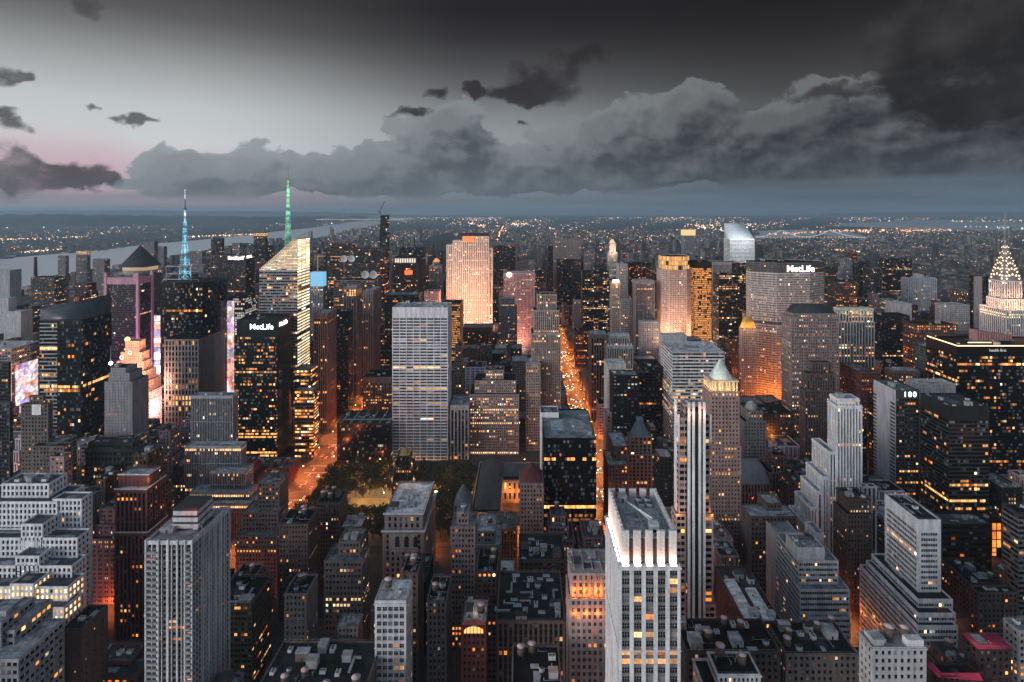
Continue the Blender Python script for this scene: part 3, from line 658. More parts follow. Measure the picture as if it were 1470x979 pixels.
light('POINT', (x0 - 1.5, y0 + 3, zt_ - 7), 900, (1, .45, .25), .3, parent=b.root)
for xx in (x0 - 1, x0 + 4, x1 - 4, x1 + 1): light('POINT', (xx, y0 - 5.6, 26), 2600, (1, .3, .05), .4, parent=b.root)
for xx in (x0 - 1, x1 + 1): light('POINT', (xx, y0 - 3, wz(735, 370)), 700, (1, .35, .08), .4, parent=b.root)
# ---- stone tower with pale green pyramid roof
S = st(PINK, None, 'pun', bay=2.9, fl=3.6, pf=.52, sf=.5, lp=.11, glow=1.3, roof=DKROOF)
b = bld('pyramid_roof_tower', 'tall pink stone tower with pale green pyramid roof above a lit colonnade', 'the green pyramid tower', S,
        [(1016, 1064, 1000, 640, 478), (1020, 1062, 1008, 562, 480)], cat='skyscraper', n=0, vb=775)
x0, x1, y0, y1 = b.box; zt_ = b.z
co_ = MB()
for k in range(8):
    xx = x0 + 1.5 + k * (x1 - x0 - 3.8) / 7; co_.box(xx, xx + .8, y0 + 1, y0 + 1.8, zt_, zt_ + 8, 0)
for k in range(7):
    yy = y0 + 1.5 + k * (y1 - y0 - 3.8) / 6; co_.box(x0 + 1, x0 + 1.8, yy, yy + .8, zt_, zt_ + 8, 0)
co_.box(x0 + 3, x1 - 3, y0 + 3, y1 - 3, zt_ - .5, zt_ + 8, 0); co_.box(x0 + .6, x1 - .6, y0 + .6, y1 - .6, zt_ + 8, zt_ + 9.2, 0); part(b, 'colonnade', co_, [wall_mat((.5, .42, .32))])
py_ = MB(); py_.pyramid(x0 + 4, x1 - 4.5, y0 + 4, y1 - 6, zt_ + 9.2, wz(516, 488), .1, 0); part(b, 'pyramid_roof', py_, [wall_mat((.62, .7, .66), .6)])
for xx in np.linspace(x0 + 3, x1 - 3, 4): light('POINT', (xx, y0 + 2.4, zt_ + 1.2), 3200, (1, .55, .2), .3, parent=b.root); light('POINT', (xx, y0 - .6, zt_ + 3.5), 1100, (1, .7, .4), .3, parent=b.root)
for yy in np.linspace(y0 + 3, y1 - 3, 3): light('POINT', (x0 + .4, yy, zt_ + 2), 2200, (1, .55, .2), .3, parent=b.root)
light('POINT', ((x0 + x1) / 2 - 4, y0 - 12, zt_ + 16), 5200, (1, .86, .6), .5, parent=b.root)
# ---- black glass tower by the avenue
S = st(BLK, BLK, 'hor', bay=1.7, fl=3.8, pf=.05, sf=.3, p=.1, s=.05, gl=.2, lp=.014, rl=.0, glow=1.0, tint=.28, cw=.1, roof=(.2, .25, .28), rough=.25, rows=[(.84, .87, 1.4, .55), (.5, .53, 2.2, 1.0), (.02, .1, .8, .8), (.17, .24, .55, .7), (.32, .36, .5, .6), (.4, .44, .3, .5)])
b = bld('black_glass_tower', 'black glass tower with a yellow lit floor band, on the glowing avenue', 'the black glass tower', S, [(781, 856, 777, 629, 480, 28)], n=4, vb=772)
S = st((.55, .57, .58), None, 'pun', lp=0, pf=.95, sf=.95)
bld('white_plant_block', 'windowless white block rising just behind the black glass tower', 'the white plant block', S, [(776, 802, None, 592, 530, 18)], n=1, vb=618)
# ---- Gridded white slab at the park
S = st((.56, .57, .6), None, 'pun', bay=8.9, fl=3.85, pf=.1, sf=.42, p=0, s=.08, gl=1.0, lp=.06, rl=.02, glow=.9, tint=.5, cw=.5, tb=14, roof=(.3, .33, .36), mull=3, rows=[(.695, .71, 1.6, .75), (.63, .655, 1.8, .8), (.47, .5, .5, .4), (.36, .4, .4, .35)])
b = bld('gridded_slab', 'broad white gridded office slab standing at the far edge of the park', 'the white gridded slab', S, [(563, 643, 648.5, 441, 700)], cat='skyscraper', n=9, vb=668, side=variant(S, bay=6, mull=2))
# ---- stepped stone tower on the avenue
S = st(TAN, (.2, .17, .16), 'vert', bay=2.7, fl=3.7, pf=.52, sf=.45, s=.2, lp=.16, glow=1.3, tint=.5, roof=DKROOF, tb=3)
b = bld('setback_tower', 'tall slender tan stone tower with stepped top beside the glowing avenue', 'the slender tan tower', S,
        [(757, 807, None, 598, 735, 40), (763, 805, None, 478, 742, 34), (766, 803, None, 445, 745, 28), (771, 799, None, 422, 748, 22)], n=3, vb=640)
S = st(TAN, None, 'pun', bay=2.8, fl=3.6, lp=.16, glow=1.2, roof=BLUEROOF)
bld('stone_wing', 'narrow tan stone block with lit windows tight against the slender tan tower', 'the narrow tan block', S, [(755, 776, None, 522, 728, 26)], n=2, vb=675)
S = st((.26, .28, .31), None, 'pun', bay=2.8, fl=3.6, lp=.04, roof=BLUEROOF)
bld('grey_block', 'blue grey office block with tiny windows behind the narrow tan block', 'the blue grey block', S, [(735, 757, None, 518, 830, 30)], vb=600)
S = st((.36, .29, .28), None, 'pun', bay=2.7, fl=3.6, pf=.5, sf=.48, lp=.28, glow=1.2, tint=.55, roof=DKROOF, rows=[(.5, .54, 1.6, .9), (.75, .79, 1.4, .8), (0, .05, 1.8, .9)])
bld('salmon_block', 'broad salmon stone block with rows of lit windows behind the library', 'the salmon stone block', S, [(674, 745, None, 566, 716, 45), (681, 741, None, 546, 724, 34), (697, 723, None, 531, 732, 20)], n=4, vb=665)
S = st((.35, .33, .34), (.1, .1, .11), 'vert', bay=4.2, fl=4, pf=.4, sf=.2, s=.5, lp=.05, tb=6, roof=BLUEROOF)
bld('pilaster_building', 'narrow grey building with tall pilasters, between the white gridded slab and salmon block', 'the pilaster building', S, [(646, 673, None, 582, 702, 40)], n=3, vb=664)
# ---- library with long grey roofs
S = st((.4, .38, .37), None, 'pun', bay=5, fl=9, pf=.6, sf=.4, lp=.15, glow=1.2, roof=(.1, .105, .11), tb=3)
zl = 26
b = bld('library', 'low pale library with long dark gabled roofs and orange lit courtyard walls', 'the library', S,
        [dict(poly=rect(-50, -22, 532, 640), z1=zl), dict(poly=rect(-22, 30, 598, 640), z1=zl - 1), dict(poly=rect(-22, 30, 520, 540), z1=zl - 6)], n=0, vb=760)
gr = MB()
def gable(m_, x0, x1, y0, y1, z, h, along='y', k=0):
    if along == 'y':
        c = (x0 + x1) / 2; m_.mesh([(x0, y0, z), (c, y0 + 5, z + h), (x1, y0, z), (x0, y1, z), (c, y1 - 5, z + h), (x1, y1, z)], [(0, 1, 4, 3), (1, 2, 5, 4), (0, 2, 1), (3, 4, 5)], k)
    else:
        c = (y0 + y1) / 2; m_.mesh([(x0, y0, z), (x0 + 3, c, z + h), (x0, y1, z), (x1, y0, z), (x1 - 3, c, z + h), (x1, y1, z)], [(0, 3, 4, 1), (1, 4, 5, 2), (0, 1, 2), (3, 5, 4)], k)
gable(gr, -48, -22, 537, 638, zl + .1, 8); gable(gr, -22, 29, 606, 638, zl - .9, 7, 'x'); gable(gr, -21, 29, 521, 539, zl - 6, 3, 'x')
part(b, 'gable_roof', gr, [wall_mat((.085, .09, .098), .6)])
for (xx, yy, zz, p_) in ((-14, 592, 14, 6000), (2, 592, 14, 6000), (18, 592, 14, 6000), (-30, 515, 14, 9000), (-12, 515, 14, 9000), (8, 515, 12, 8000), (24, 515, 12, 8000)): light('POINT', (xx, yy, zz), p_, (1, .3, .05), .5, parent=b.root)
S = st(PINK, None, 'pun', bay=2.7, fl=3.7, lp=.05, roof=DKROOF)
b = bld('hipped_roof_building', 'stone building with a dark red hipped roof, touching the black glass tower', 'the red hipped roof building', S, [(746, 780, None, 694, 462, 24)], n=0, vb=765)
hp = MB(); x0, x1, y0, y1 = b.box; hp.pyramid(x0 + .3, x1 - .3, y0 + .3, y1 - .3, b.z, b.z + 11, .12, 0); part(b, 'hipped_roof', hp, [wall_mat((.13, .04, .045))])
S = st((.2, .19, .19), None, 'pun', bay=2.8, fl=3.7, lp=.05, roof=DKROOF)
b = bld('slate_roof_building', 'small stone building with steep grey slate roof at the library corner', 'the slate roof building', S, [(651, 676, None, 725, 470, 18)], n=0, vb=745)
hp = MB(); x0, x1, y0, y1 = b.box; hp.pyramid(x0 + .3, x1 - .3, y0 + .3, y1 - .3, b.z, b.z + 13, .1, 0); part(b, 'slate_roof', hp, [wall_mat((.12, .125, .135))])
# ---- black gothic tower with gilded top
S = st(BLK, (.02, .018, .016), 'vert', bay=2.2, fl=3.5, pf=.45, sf=.4, s=.25, lp=.05, roof=DKROOF, rows=[(.3, .36, 2.5, .5)])
b = bld('gothic_tower', 'black gothic brick tower with gilded lit pinnacles in front of the park', 'the black gothic tower', S,
        [(559, 598, None, 722, 500, 22), (563, 594, None, 690, 502, 18), (566, 591, None, 668, 504, 14), (570, 588, None, 655, 506, 10)], n=0, vb=716)
pn = MB()
for (q, zq, _) in b.tiers:
    for xx in (q[0], q[1]):
        for yy in (q[2], q[3]): pn.box(xx - .5, xx + .5, yy - .5, yy + .5, zq - 4, zq + 2, 0); pn.pyramid(xx - .7, xx + .7, yy - .7, yy + .7, zq + 2, zq + 5, 0, 1)
q = b.tiers[-1][0]; pn.pyramid(q[0] + 1, q[1] - 1, q[2] + 1, q[3] - 1, b.z, b.z + 6, .3, 1)
part(b, 'pinnacle', pn, [wall_mat((.05, .04, .03)), wall_mat((.5, .33, .12), .4, metal=.6)])
for (q, zq, _) in b.tiers[:3]:
    light('POINT', (q[1] + 1.5, q[2] - 1, zq + 1.5), 4200, (1, .62, .28), .3, parent=b.root); light('POINT', (q[0] - 1, q[2] - 1.5, zq + 1), 1600, (1, .5, .25), .3, parent=b.root)
light('POINT', (b.tiers[0][0][1] + 2, 498, b.tiers[0][1] - 6), 5000, (1, .6, .25), .3, parent=b.root)
# ---- avenue end: black tower with sign lettering and glowing corner
S = st(TEAL, (.018, .03, .033), 'hor', bay=1.9, fl=3.9, pf=.06, sf=.42, p=.2, s=.05, gl=.25, lp=.25, rl=.07, glow=1.0, tint=.38, cw=.1, roof=DKROOF, rough=.25, rows=[(.05, .09, 1.6, .95), (.2, .24, 1.4, .8)])
b = bld('teal_office_tower', 'dark teal office tower with yellow lit floors and a white METLIFE roof sign'.replace('METLIFE', 'lettered'), 'the dark teal tower', S,
        [(336, 397, 426, 482, 690), (340, 400, 421, 459, 692, None, variant(S, lp=0, sf=.95))], n=3, vb=672)
x0, x1, y0, y1 = b.box; SIGN = E('sign_white', (.86, .95, 1), 3.2); SIGNW = E('sign_warm_white', (1, .95, .88), 3.4)
sign(b, 'MetLife', (x0 + x1) / 2 + 5, y0 - .5, b.z - 12, 10, SIGN); sign(b, 'MetLife', x1 + .5, y0 + 13, b.z - 9, 8, SIGN, R(90))
# ---- crystal tower with slanted lit crown and green mast
S = st((.36, .37, .39), (.28, .29, .31), 'hor', bay=2.6, fl=4.1, pf=.06, sf=.45, p=.3, s=0, lp=.22, rl=.04, glow=1.1, tint=.5, cw=.2, roof=BLUEROOF, rough=.4)
SE = variant(S, bay=15, lp=.97, rl=1, glow=2.0, tint=.76, sf=.45, w=(.3, .3, .3), sp=(.3, .3, .3)); SE['tb'] = 1
Yb = 740; yb2 = Yb + 44
zA, zB = wz(388, Yb), wz(350, Yb)
b = bld('crystal_tower', 'glass tower with slanted brightly lit crown and a green lit mast', 'the slanted crystal tower', S,
        [dict(poly=rect(wx(372, Yb), wx(427, Yb), Yb, yb2), z1=zA)], side=SE, cat='skyscraper', n=0, vb=655)
x0, x1, y0, y1 = b.box
W, GL, RF = MB(), MB(), MB(); SC = variant(S, bay=7, fl=2.6, lp=.85, rl=.9, glow=1.3, tint=.72, sf=.3, w=(.4, .38, .36), sp=(.35, .33, .31), tb=.4); SC2 = variant(SE, fl=2.6, tb=.3, glow=2.4, sf=.18)
rg = np.random.default_rng(4); nst = 20
for k in range(nst):
    za = zA + (zB - zA + 6) * k / nst; zb_ = zA + (zB - zA + 6) * (k + 1) / nst; xa = x0 + (x1 - x0 - 5) * (k / nst)
    prism(W, GL, RF, rect(xa, x1, y0 + .05 * k, y1), za, zb_, SC, rg, SC2, .1)
part(b, 'crown_wall', W, wall_slots(W)); o = GL.build('crown_glazing', [GLASS], b.root, b.org, True); o['kind'] = 'stuff'; part(b, 'crown_roof', RF, [roof_mat(BLUEROOF), wall_mat((.4, .38, .36))])
ms_ = MB(); mx, my = wx(413.5, 765), 765; zb_ = wz(352, 765); zt2 = wz(243, 765)
def lattice(m_, x, y, za, zb, ra, rb_, n, mi=0, th=.35):
    for k in range(n):
        a = k / n; c = (k + 1) / n; r0, r1 = ra + (rb_ - ra) * a, ra + (rb_ - ra) * c; zz0, zz1 = za + (zb - za) * a, za + (zb - za) * c
        cn = [(-1, -1), (1, -1), (1, 1), (-1, 1)]
        for q in range(4):
            (s, t_), (s2, t2) = cn[q], cn[(q + 1) % 4]
            m_.bar((x + s * r0, y + t_ * r0, zz0), (x + s * r1, y + t_ * r1, zz1), th, mi)
            m_.bar((x + s * r0, y + t_ * r0, zz0), (x + s2 * r1, y + t2 * r1, zz1), th * .8, mi)
            m_.bar((x + s * r1, y + t_ * r1, zz1), (x + s2 * r1, y + t2 * r1, zz1), th * .8, mi)
lattice(ms_, mx, my, zb_ - 8, zt2 - 16, 3.2, .8, 10, 0, .24); ms_.cyl(mx, my, zt2 - 17, zt2, .45, .2, 6, 1); ms_.cyl(mx, my, zb_ - 8, zt2 - 17, .35, .3, 6, 2)
part(b, 'mast', ms_, [mast_mat('mast_green', (.22, .85, .42), .95), wall_mat((.3, .4, .36)), mast_mat('mast_green_core', (.4, 1, .6), .9)])
up = MB(); up.bar((x0 + 2, y0 - .3, zA + 1), (x1, y0 - .3, wz(341, Yb)), .55, 0); up.bar((x1, y0, wz(341, Yb)), (x1, y1, wz(334, Yb)), .5, 0); up.bar((x1, y1, zB), (x1, y1, wz(334, Yb)), .5, 0)
part(b, 'crown_edge', up, [wall_mat((.7, .66, .6))])
light('POINT', (x1 + 4, y0 - 3, zA - 25), 9000, (1, .6, .25), 1, parent=b.root)
S = st((.25, .2, .18), (.16, .13, .12), 'hor', bay=2.6, fl=4.0, pf=.06, sf=.42, p=.3, s=0, lp=.5, rl=.2, glow=1.6, tint=.4, cw=.2, roof=(.2, .22, .25))
bld('lit_podium_building', 'lower glass office block glowing orange at the corner of the wide avenue', 'the glowing corner block', S, [(423, 450, 458, 560, 705), (423, 446, 456, 530, 720)], n=2, vb=655)
# ---- tower with blue mast
S = st(BLK, (.018, .018, .02), 'curt', bay=2.2, fl=3.9, pf=.08, sf=.25, lp=.03, glow=1.0, tint=.45, roof=DKROOF, rough=.2)
SG = st((.36, .33, .32), (.3, .28, .27), 'pun', bay=4.6, fl=7.6, pf=.42, sf=.3, gl=.8, lp=.14, glow=1.0, tint=.45, roof=DKROOF, tb=2.4, rows=[(.35, .42, 1.2, .8)])
xa, xb = wx(231, 790), wx(300, 790)
b = bld('antenna_tower', 'black glass tower with stone gridded corner and a blue lit antenna', 'the blue antenna tower', S,
        [dict(poly=[(xa, 792), (xb - 10, 792), (xb, 802), (xb, 840), (xa, 840)], z1=wz(404, 792)), dict(poly=rect(wx(236, 762), wx(285, 762), 762, 800), z1=wz(487, 762), S=SG), dict(poly=[(wx(285, 762), 762.3), (wx(306, 800), 800), (wx(306, 800), 830), (wx(285, 762), 830)], z1=wz(487, 762) - .4, S=SG)], cat='skyscraper', n=0, vb=620)
an = MB(); q = b.tiers[0][0]; zt_ = b.tiers[0][1]; mx, my = wx(265.5, 815), 815
x0, x1 = wx(248, 815), wx(283, 815)
for xx in (x0, x1):
    for yy in (800, 830): an.bar((xx, yy, zt_ - 1), (xx, yy, zt_ + 21), .5, 0)
for zz in (zt_ + 10, zt_ + 21):
    an.bar((x0, 800, zz), (x1, 800, zz), .45, 0); an.bar((x0, 830, zz), (x1, 830, zz), .45, 0); an.bar((x0, 800, zz), (x0, 830, zz), .45, 0); an.bar((x1, 800, zz), (x1, 830, zz), .45, 0)
for xx in (x0, x1): an.bar((xx, 800, zt_), (mx, 800, zt_ + 21), .35, 0)
an.bar((q[0] + 1, 793, zt_ - 8), (q[0] + 1, 793, zt_ + 3), .4, 0); an.bar((q[0] + 1, 793, zt_ + 3), (x1 + 14, 793, zt_ + 3), .4, 0); an.bar((x1 + 14, 793, zt_ + 3), (x1 + 18, 793, zt_ - 8), .4, 0)
part(b, 'antenna_frame', an, [wall_mat((.45, .5, .55), .5)])
am = MB(); lattice(am, mx, my, zt_, wz(352, 815), 5.5, 2.4, 6, 0, .26); lattice(am, mx, my, wz(352, 815), wz(318, 815), 2.3, 1.5, 6, 0, .26)
am.cyl(mx, my, zt_, wz(335, 815), .6, .5, 6, 1); am.cyl(mx, my, wz(318, 815), wz(300, 815), 1.4, 1.2, 8, 2); am.cyl(mx, my, wz(300, 815), wz(286, 815), .9, .7, 8, 3); am.cyl(mx, my, wz(286, 815), wz(272, 815), .6, .4, 8, 2); am.cyl(mx, my, wz(331, 815), wz(330, 815), 3, 3, 8, 3); am.cyl(mx, my, wz(300.5, 815), wz(299, 815), 2.6, 2.6, 8, 3)
part(b, 'antenna', am, [mast_mat('antenna_blue', (.16, .5, .7), 1.5), mast_mat('antenna_core', (.3, .75, .95), 1.3), mast_mat('antenna_pale', (.5, .72, .85), 1.2), wall_mat((.2, .25, .3))])
# ---- angled dark tower and its bright neighbour screens
S = st((.07, .08, .09), (.3, .32, .34), 'hor', bay=2.4, fl=4.4, pf=.04, sf=.32, p=.2, s=0, lp=.1, rl=.03, glow=1.2, tint=.42, cw=.1, roof=(.05, .06, .07), rough=.3, rows=[(.81, .84, 1.8, .9), (.58, .61, 1.7, .8), (.07, .12, 1.2, .5)], spr=.4)
S2 = st((.03, .038, .045), (.035, .045, .055), 'curt', bay=2.4, fl=4.4, pf=.05, sf=.3, lp=.06, rl=.02, glow=1.2, tint=.4, roof=(.05, .06, .07), rough=.15, rows=[(.58, .61, 1.7, .8), (.85, .87, 1.8, .7), (.07, .2, 1.1, .5)])
b = bld('angled_glass_tower', 'dark glass tower with a tilted roof and pale striped corner bands', 'the tilted roof tower', S,
        [dict(poly=rect(wx(56, 640), wx(82, 640), 640.6, 688), z1=wz(458, 640)), dict(poly=rect(wx(82, 640), wx(116, 640), 640, 688), z1=wz(459, 640), S=S2)], side=S2, n=0, vb=640)
wd = MB(); xa, xb, yy = wx(57, 640), wx(115.5, 640), 640.5
wd.mesh([(xa, yy, wz(458, 640)), (xb, yy, wz(459, 640)), (xb, 687.5, wz(459, 640)), (xa, 687.5, wz(458, 640)), (xa, yy, wz(444, 640)), (xb, yy, wz(456, 640)), (xb, 687.5, wz(422, 687)), (xa, 687.5, wz(438, 687))], [(0, 1, 5, 4), (1, 2, 6, 5), (2, 3, 7, 6), (3, 0, 4, 7), (4, 5, 6, 7)], 0)
part(b, 'tilted_roof', wd, [wall_mat((.06, .07, .085), .35)])
def screen_b(q, b_, m, sc_=.12, hue=(.62, .95)):
    oc = q.new('ShaderNodeTexCoord').outputs['Object']
    vo = q.new('ShaderNodeTexVoronoi', feature='F1', distance='CHEBYCHEV'); q.put(vo.inputs['Vector'], q.vm('MULTIPLY', oc, (1, 1, 1.7))); vo.inputs['Scale'].default_value = .07
    c = q.ramp(q.noise(vo.outputs['Position'], .13, 2, .5), [(.25, (.9, .08, .18)), (.4, (1, .45, .3)), (.48, (.95, .75, .8)), (.55, (1, .9, .85)), (.62, (.55, .35, .7)), (.75, (.15, .5, .75))])
    n = q.noise(oc, .16, 2, .5)
    b_.inputs['Base Color'].default_value = (.02, .02, .02, 1); q.put(b_.inputs['Emission Color'], c); q.put(b_.inputs['Emission Strength'], q.step(n, .3, .7, .5, 1.6)); m.cycles.emission_sampling = 'NONE'
SCREEN = mat('advertising_screen', screen_b)
# ---- glowing pink stepped tower
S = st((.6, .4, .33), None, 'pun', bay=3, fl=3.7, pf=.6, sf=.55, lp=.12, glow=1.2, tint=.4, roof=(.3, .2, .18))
Yp = 800
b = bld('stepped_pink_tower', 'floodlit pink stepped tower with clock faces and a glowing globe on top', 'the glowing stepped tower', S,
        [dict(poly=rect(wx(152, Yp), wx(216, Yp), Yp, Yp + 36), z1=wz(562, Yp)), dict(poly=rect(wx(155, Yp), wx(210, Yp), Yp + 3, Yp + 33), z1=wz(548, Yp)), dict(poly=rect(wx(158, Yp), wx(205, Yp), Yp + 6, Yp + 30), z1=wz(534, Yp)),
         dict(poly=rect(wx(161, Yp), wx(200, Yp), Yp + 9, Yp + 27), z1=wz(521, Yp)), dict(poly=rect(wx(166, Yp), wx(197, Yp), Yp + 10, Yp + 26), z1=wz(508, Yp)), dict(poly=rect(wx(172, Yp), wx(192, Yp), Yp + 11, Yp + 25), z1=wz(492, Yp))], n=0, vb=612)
gb = MB()
def sphere(m_, x, y, z, r, n=10, mi=0):
    v = []; f = []
    for i in range(n + 1):
        for k in range(n): a, c = math.pi * i / n, 2 * math.pi * k / n; v.append((x + r * math.sin(a) * math.cos(c), y + r * math.sin(a) * math.sin(c), z + r * math.cos(a)))
    for i in range(n):
        for k in range(n): f.append((i * n + k, i * n + (k + 1) % n, (i + 1) * n + (k + 1) % n, (i + 1) * n + k))
    m_.mesh(v, f, mi)
gx = wx(183, 818); sphere(gb, gx, 818, wz(487, 818), 3.4, 10, 0); gb.cyl(gx, 818, wz(493, 818), wz(489, 818), 2.4, 1.6, 8, 1); part(b, 'globe', gb, [E('globe_light', (1, .6, .2), 4), wall_mat((.4, .3, .28))])
for (cx_, cz_, yy) in ((187, 506, 810.4), (175, 513, 808.4)):
    ck = MB(); a = wx(cx_, yy); ck.mesh([(a + 3.2 * math.cos(t_ * .524), yy - .6, wz(cz_, yy) + 3.2 * math.sin(t_ * .524)) for t_ in range(12)], [tuple(range(12))], 0); ck.mesh([(a + 1.6 * math.cos(t_ * .524), yy - .7, wz(cz_, yy) + 1.6 * math.sin(t_ * .524)) for t_ in range(12)], [tuple(range(12))], 1); part(b, 'clock_face', ck, [E('clock_light', (1, .8, .75), 1.6), wall_mat((.5, .2, .15))])
for (q, zq, _) in b.tiers:
    for xx in np.linspace(q[0] + 3, q[1] - 1, 4): light('POINT', (xx, q[2] - 2.0, zq - 1.5 if zq > 100 else zq - 2), 2600, (1, .38, .1), .4, parent=b.root)
    light('POINT', (q[1] + 2.5, q[2] + 6, zq - 2), 2200, (1, .38, .1), .4, parent=b.root)
light('AREA', (b.tiers[0][0][1] + 30, Yp - 70, 75), 200000, (1, .5, .36), (30, 20), (b.tiers[0][0][1] - 25, Yp, 80), parent=b.root)
light('AREA', (b.tiers[0][0][1] + 40, Yp - 20, 40), 5000, (1, .42, .38), (20, 20), (b.tiers[0][0][1], Yp + 18, 50), parent=b.root)
S = st((.3, .31, .33), None, 'pun', bay=3.6, fl=3.6, pf=.82, sf=.5, lp=.02, roof=DKROOF)
b = bld('blank_grey_tower', 'narrow grey tower almost without windows in front of the glowing stepped tower', 'the narrow blank tower', S,
        [dict(poly=rect(wx(150, 640), wx(190, 640), 640, 668), z1=wz(548, 640)), dict(poly=rect(wx(154, 640), wx(184, 640), 642, 664), z1=wz(536, 640)), dict(poly=rect(wx(156, 640), wx(178, 640), 643, 662), z1=wz(529, 640))], n=1, vb=634, blank=())
mp = MB(); mp.cyl(wx(159, 650), 650, b.z - 1, b.z + 22, .35, .2, 6, 0); sphere(mp, wx(159, 650), 650, b.z + 3.5, 2.2, 8, 1); part(b, 'lamp_mast', mp, [wall_mat((.6, .62, .65)), E('lamp_cold', (.75, .9, 1), 6)])
S = st((.12, .125, .13), None, 'pun', bay=4, fl=5.5, pf=.35, sf=.35, lp=.06, roof=(.12, .13, .14), tb=3)
bld('dark_podium', 'low dark stone building with broad bays beneath the narrow blank tower', 'the dark stone podium', S, [(122, 196, 208, 645, 585), (126, 190, 202, 636, 592)], n=4, vb=682)
# ---- framed purple tower, pyramid tower
S = st((.1, .07, .085), (.07, .055, .065), 'curt', bay=2.6, fl=4, pf=.1, sf=.35, lp=.03, glow=1.1, tint=.45, roof=DKROOF, rough=.4)
b = bld('framed_tower', 'dark tower framed by pink columns and a pink cross beam under its top', 'the pink framed tower', S, [(152, 198, 218, 403, 950)], cat='skyscraper', n=0, vb=600)
x0, x1, y0, y1 = b.box; fr = MB()
for xx, yy in ((x0, y0), (x1, y0), (x1, y1)): fr.box(xx - 2.2, xx + 2.2, yy - 2.2, yy + 2.2, 0, b.z + 14, 0)
fr.box(x0 + 2.2, x1 - 2.2, y0 - 1.2, y0 + 1, b.z - 6, b.z + 6, 0); fr.box(x1 - 1, x1 + 1.2, y0 + 2.2, y1 - 2.2, b.z - 6, b.z + 6, 0); fr.box(x1 - 9, x1 - 2.2, y0 + .05, y0 + 1.1, b.z + 6, b.z + 13, 0); part(b, 'pink_frame', fr, [wall_mat((.42, .28, .33))])
light('AREA', (x1 + 30, y0 - 60, 30), 160000, (1, .35, .75), (20, 20), (x1 - 10, y0, 120), parent=b.root)
S = st((.24, .22, .22), None, 'pun', bay=3, fl=3.8, lp=.05, roof=DKROOF)
b = bld('pyramid_tower', 'distant tower with a dark pyramid cap over a ring of lights', 'the dark pyramid tower', S, [(167, 211, None, 396, 1290, 60)], n=0, cat='skyscraper', vb=400)
x0, x1, y0, y1 = b.box; cx_, cy2 = (x0 + x1) / 2, (y0 + y1) / 2; pr = MB(); pr.cyl(cx_, cy2, b.z, b.z + 12, 33, 35, 16, 0); pr.cyl(cx_, cy2, b.z + 12, b.z + 20, 36, 36, 16, 1); pr.pyramid(cx_ - 31, cx_ + 31, cy2 - 31, cy2 + 31, b.z + 20, wz(352, 1320), .02, 2)
part(b, 'pyramid_cap', pr, [wall_mat((.3, .28, .27)), E('ring_light', (1, .66, .4), .45), wall_mat((.05, .055, .06), .5)])
# ---- remaining buildings, from the river side across to the east
def simple(name, label, short, S, tiers, **k): return bld(name, label, short, S, tiers, **k)
G1 = st(GREY, None, 'pun', lp=.1, roof=BLUEROOF)
PALEB = st((.34, .36, .38), None, 'pun', bay=4, fl=4, pf=.8, sf=.7, lp=.04, roof=(.4, .43, .46))
GLASSY = st(DARK, (.045, .05, .055), 'curt', bay=2.4, fl=3.7, pf=.12, sf=.45, lp=.12, rl=.015, tint=.52, glow=.9, roof=DKROOF, rough=.3)
BRN = st(BROWN, None, 'pun', lp=.1, roof=DKROOF)
simple('pale_block', 'pale grey block with a bare wall at the river end of the skyline', 'the pale river block', PALEB, [(-20, 14, 31, 388, 1100)], vb=440)
simple('pale_warehouse', 'broad pale windowless block below the pale river block', 'the pale windowless block', variant(PALEB, w=(.4, .43, .46), sp=(.4, .43, .46), lp=.01), [(-40, 30, 47, 447, 950), (-40, 12, 24, 428, 955)], vb=485)
b = simple('screen_podium', 'low pale roofed building with coloured screens, near the tilted roof tower', 'the pale roofed podium', variant(PALEB, w=(.3, .32, .34), sp=(.2, .21, .22), mode='hor', lp=.25, sf=.55, pf=.2), [(-60, 16, 57, 500, 740)], vb=600, n=6)
x0, x1, y0, y1 = b.box; sp_ = MB(); sp_.box(x1 - 14, x1 + .6, y0 - .8, y0 - .2, 60, b.z - 20, 0); sp_.box(x1 + .3, x1 + .9, y0 + 6, y0 + 40, 30, b.z - 25, 0); part(b, 'advertising_screen', sp_, [SCREEN])
simple('dark_slab', 'dark office slab cut by the photo edge below the pale roofed podium', 'the dark edge slab', variant(GLASSY, w=(.05, .055, .065), lp=.06), [(-60, 14, 19, 578, 540)], vb=690)
simple('dark_tower', 'dark tower with dim floors directly under the pale roofed podium', 'the dim dark tower', variant(GLASSY, lp=.04), [(-60, 12, 16, 520, 640)], vb=575)
b = simple('brown_tower', 'brown stepped tower carrying a small white sign panel near its top', 'the brown sign panel tower', variant(BRN, lp=.05, w=(.12, .105, .1), sp=(.12, .105, .1)), [(46, 92, 103, 640, 522), (30, 69, 76, 580, 530), (42, 62, 66, 568, 534)], vb=690, n=3)
x0, x1, y0, y1 = b.tiers[1][0]; sp_ = MB(); sp_.box(wx(45, 529), wx(58, 529), y0 - .5, y0 - .1, wz(596, 529), wz(581, 529), 0); part(b, 'sign_panel', sp_, [wall_mat((.75, .75, .75))])
simple('pink_lowrise', 'low pinkish building with a light parapet between brown tower and dark podium', 'the low pinkish building', variant(BRN, w=(.3, .22, .23), sp=(.3, .22, .23), lp=.12), [(72, 92, 104, 655, 500)], vb=690)
b = simple('chimney_block', 'dark riverside block with one thin black chimney', 'the chimney block', variant(GLASSY, lp=.15), [(44, 78, 95, 398, 1500)], vb=440)
ch = MB(); ch.cyl(wx(51, 1515), 1515, b.z - 2, wz(369, 1515), 4.5, 3.5, 10, 0); part(b, 'chimney', ch, [wall_mat((.06, .05, .05))])
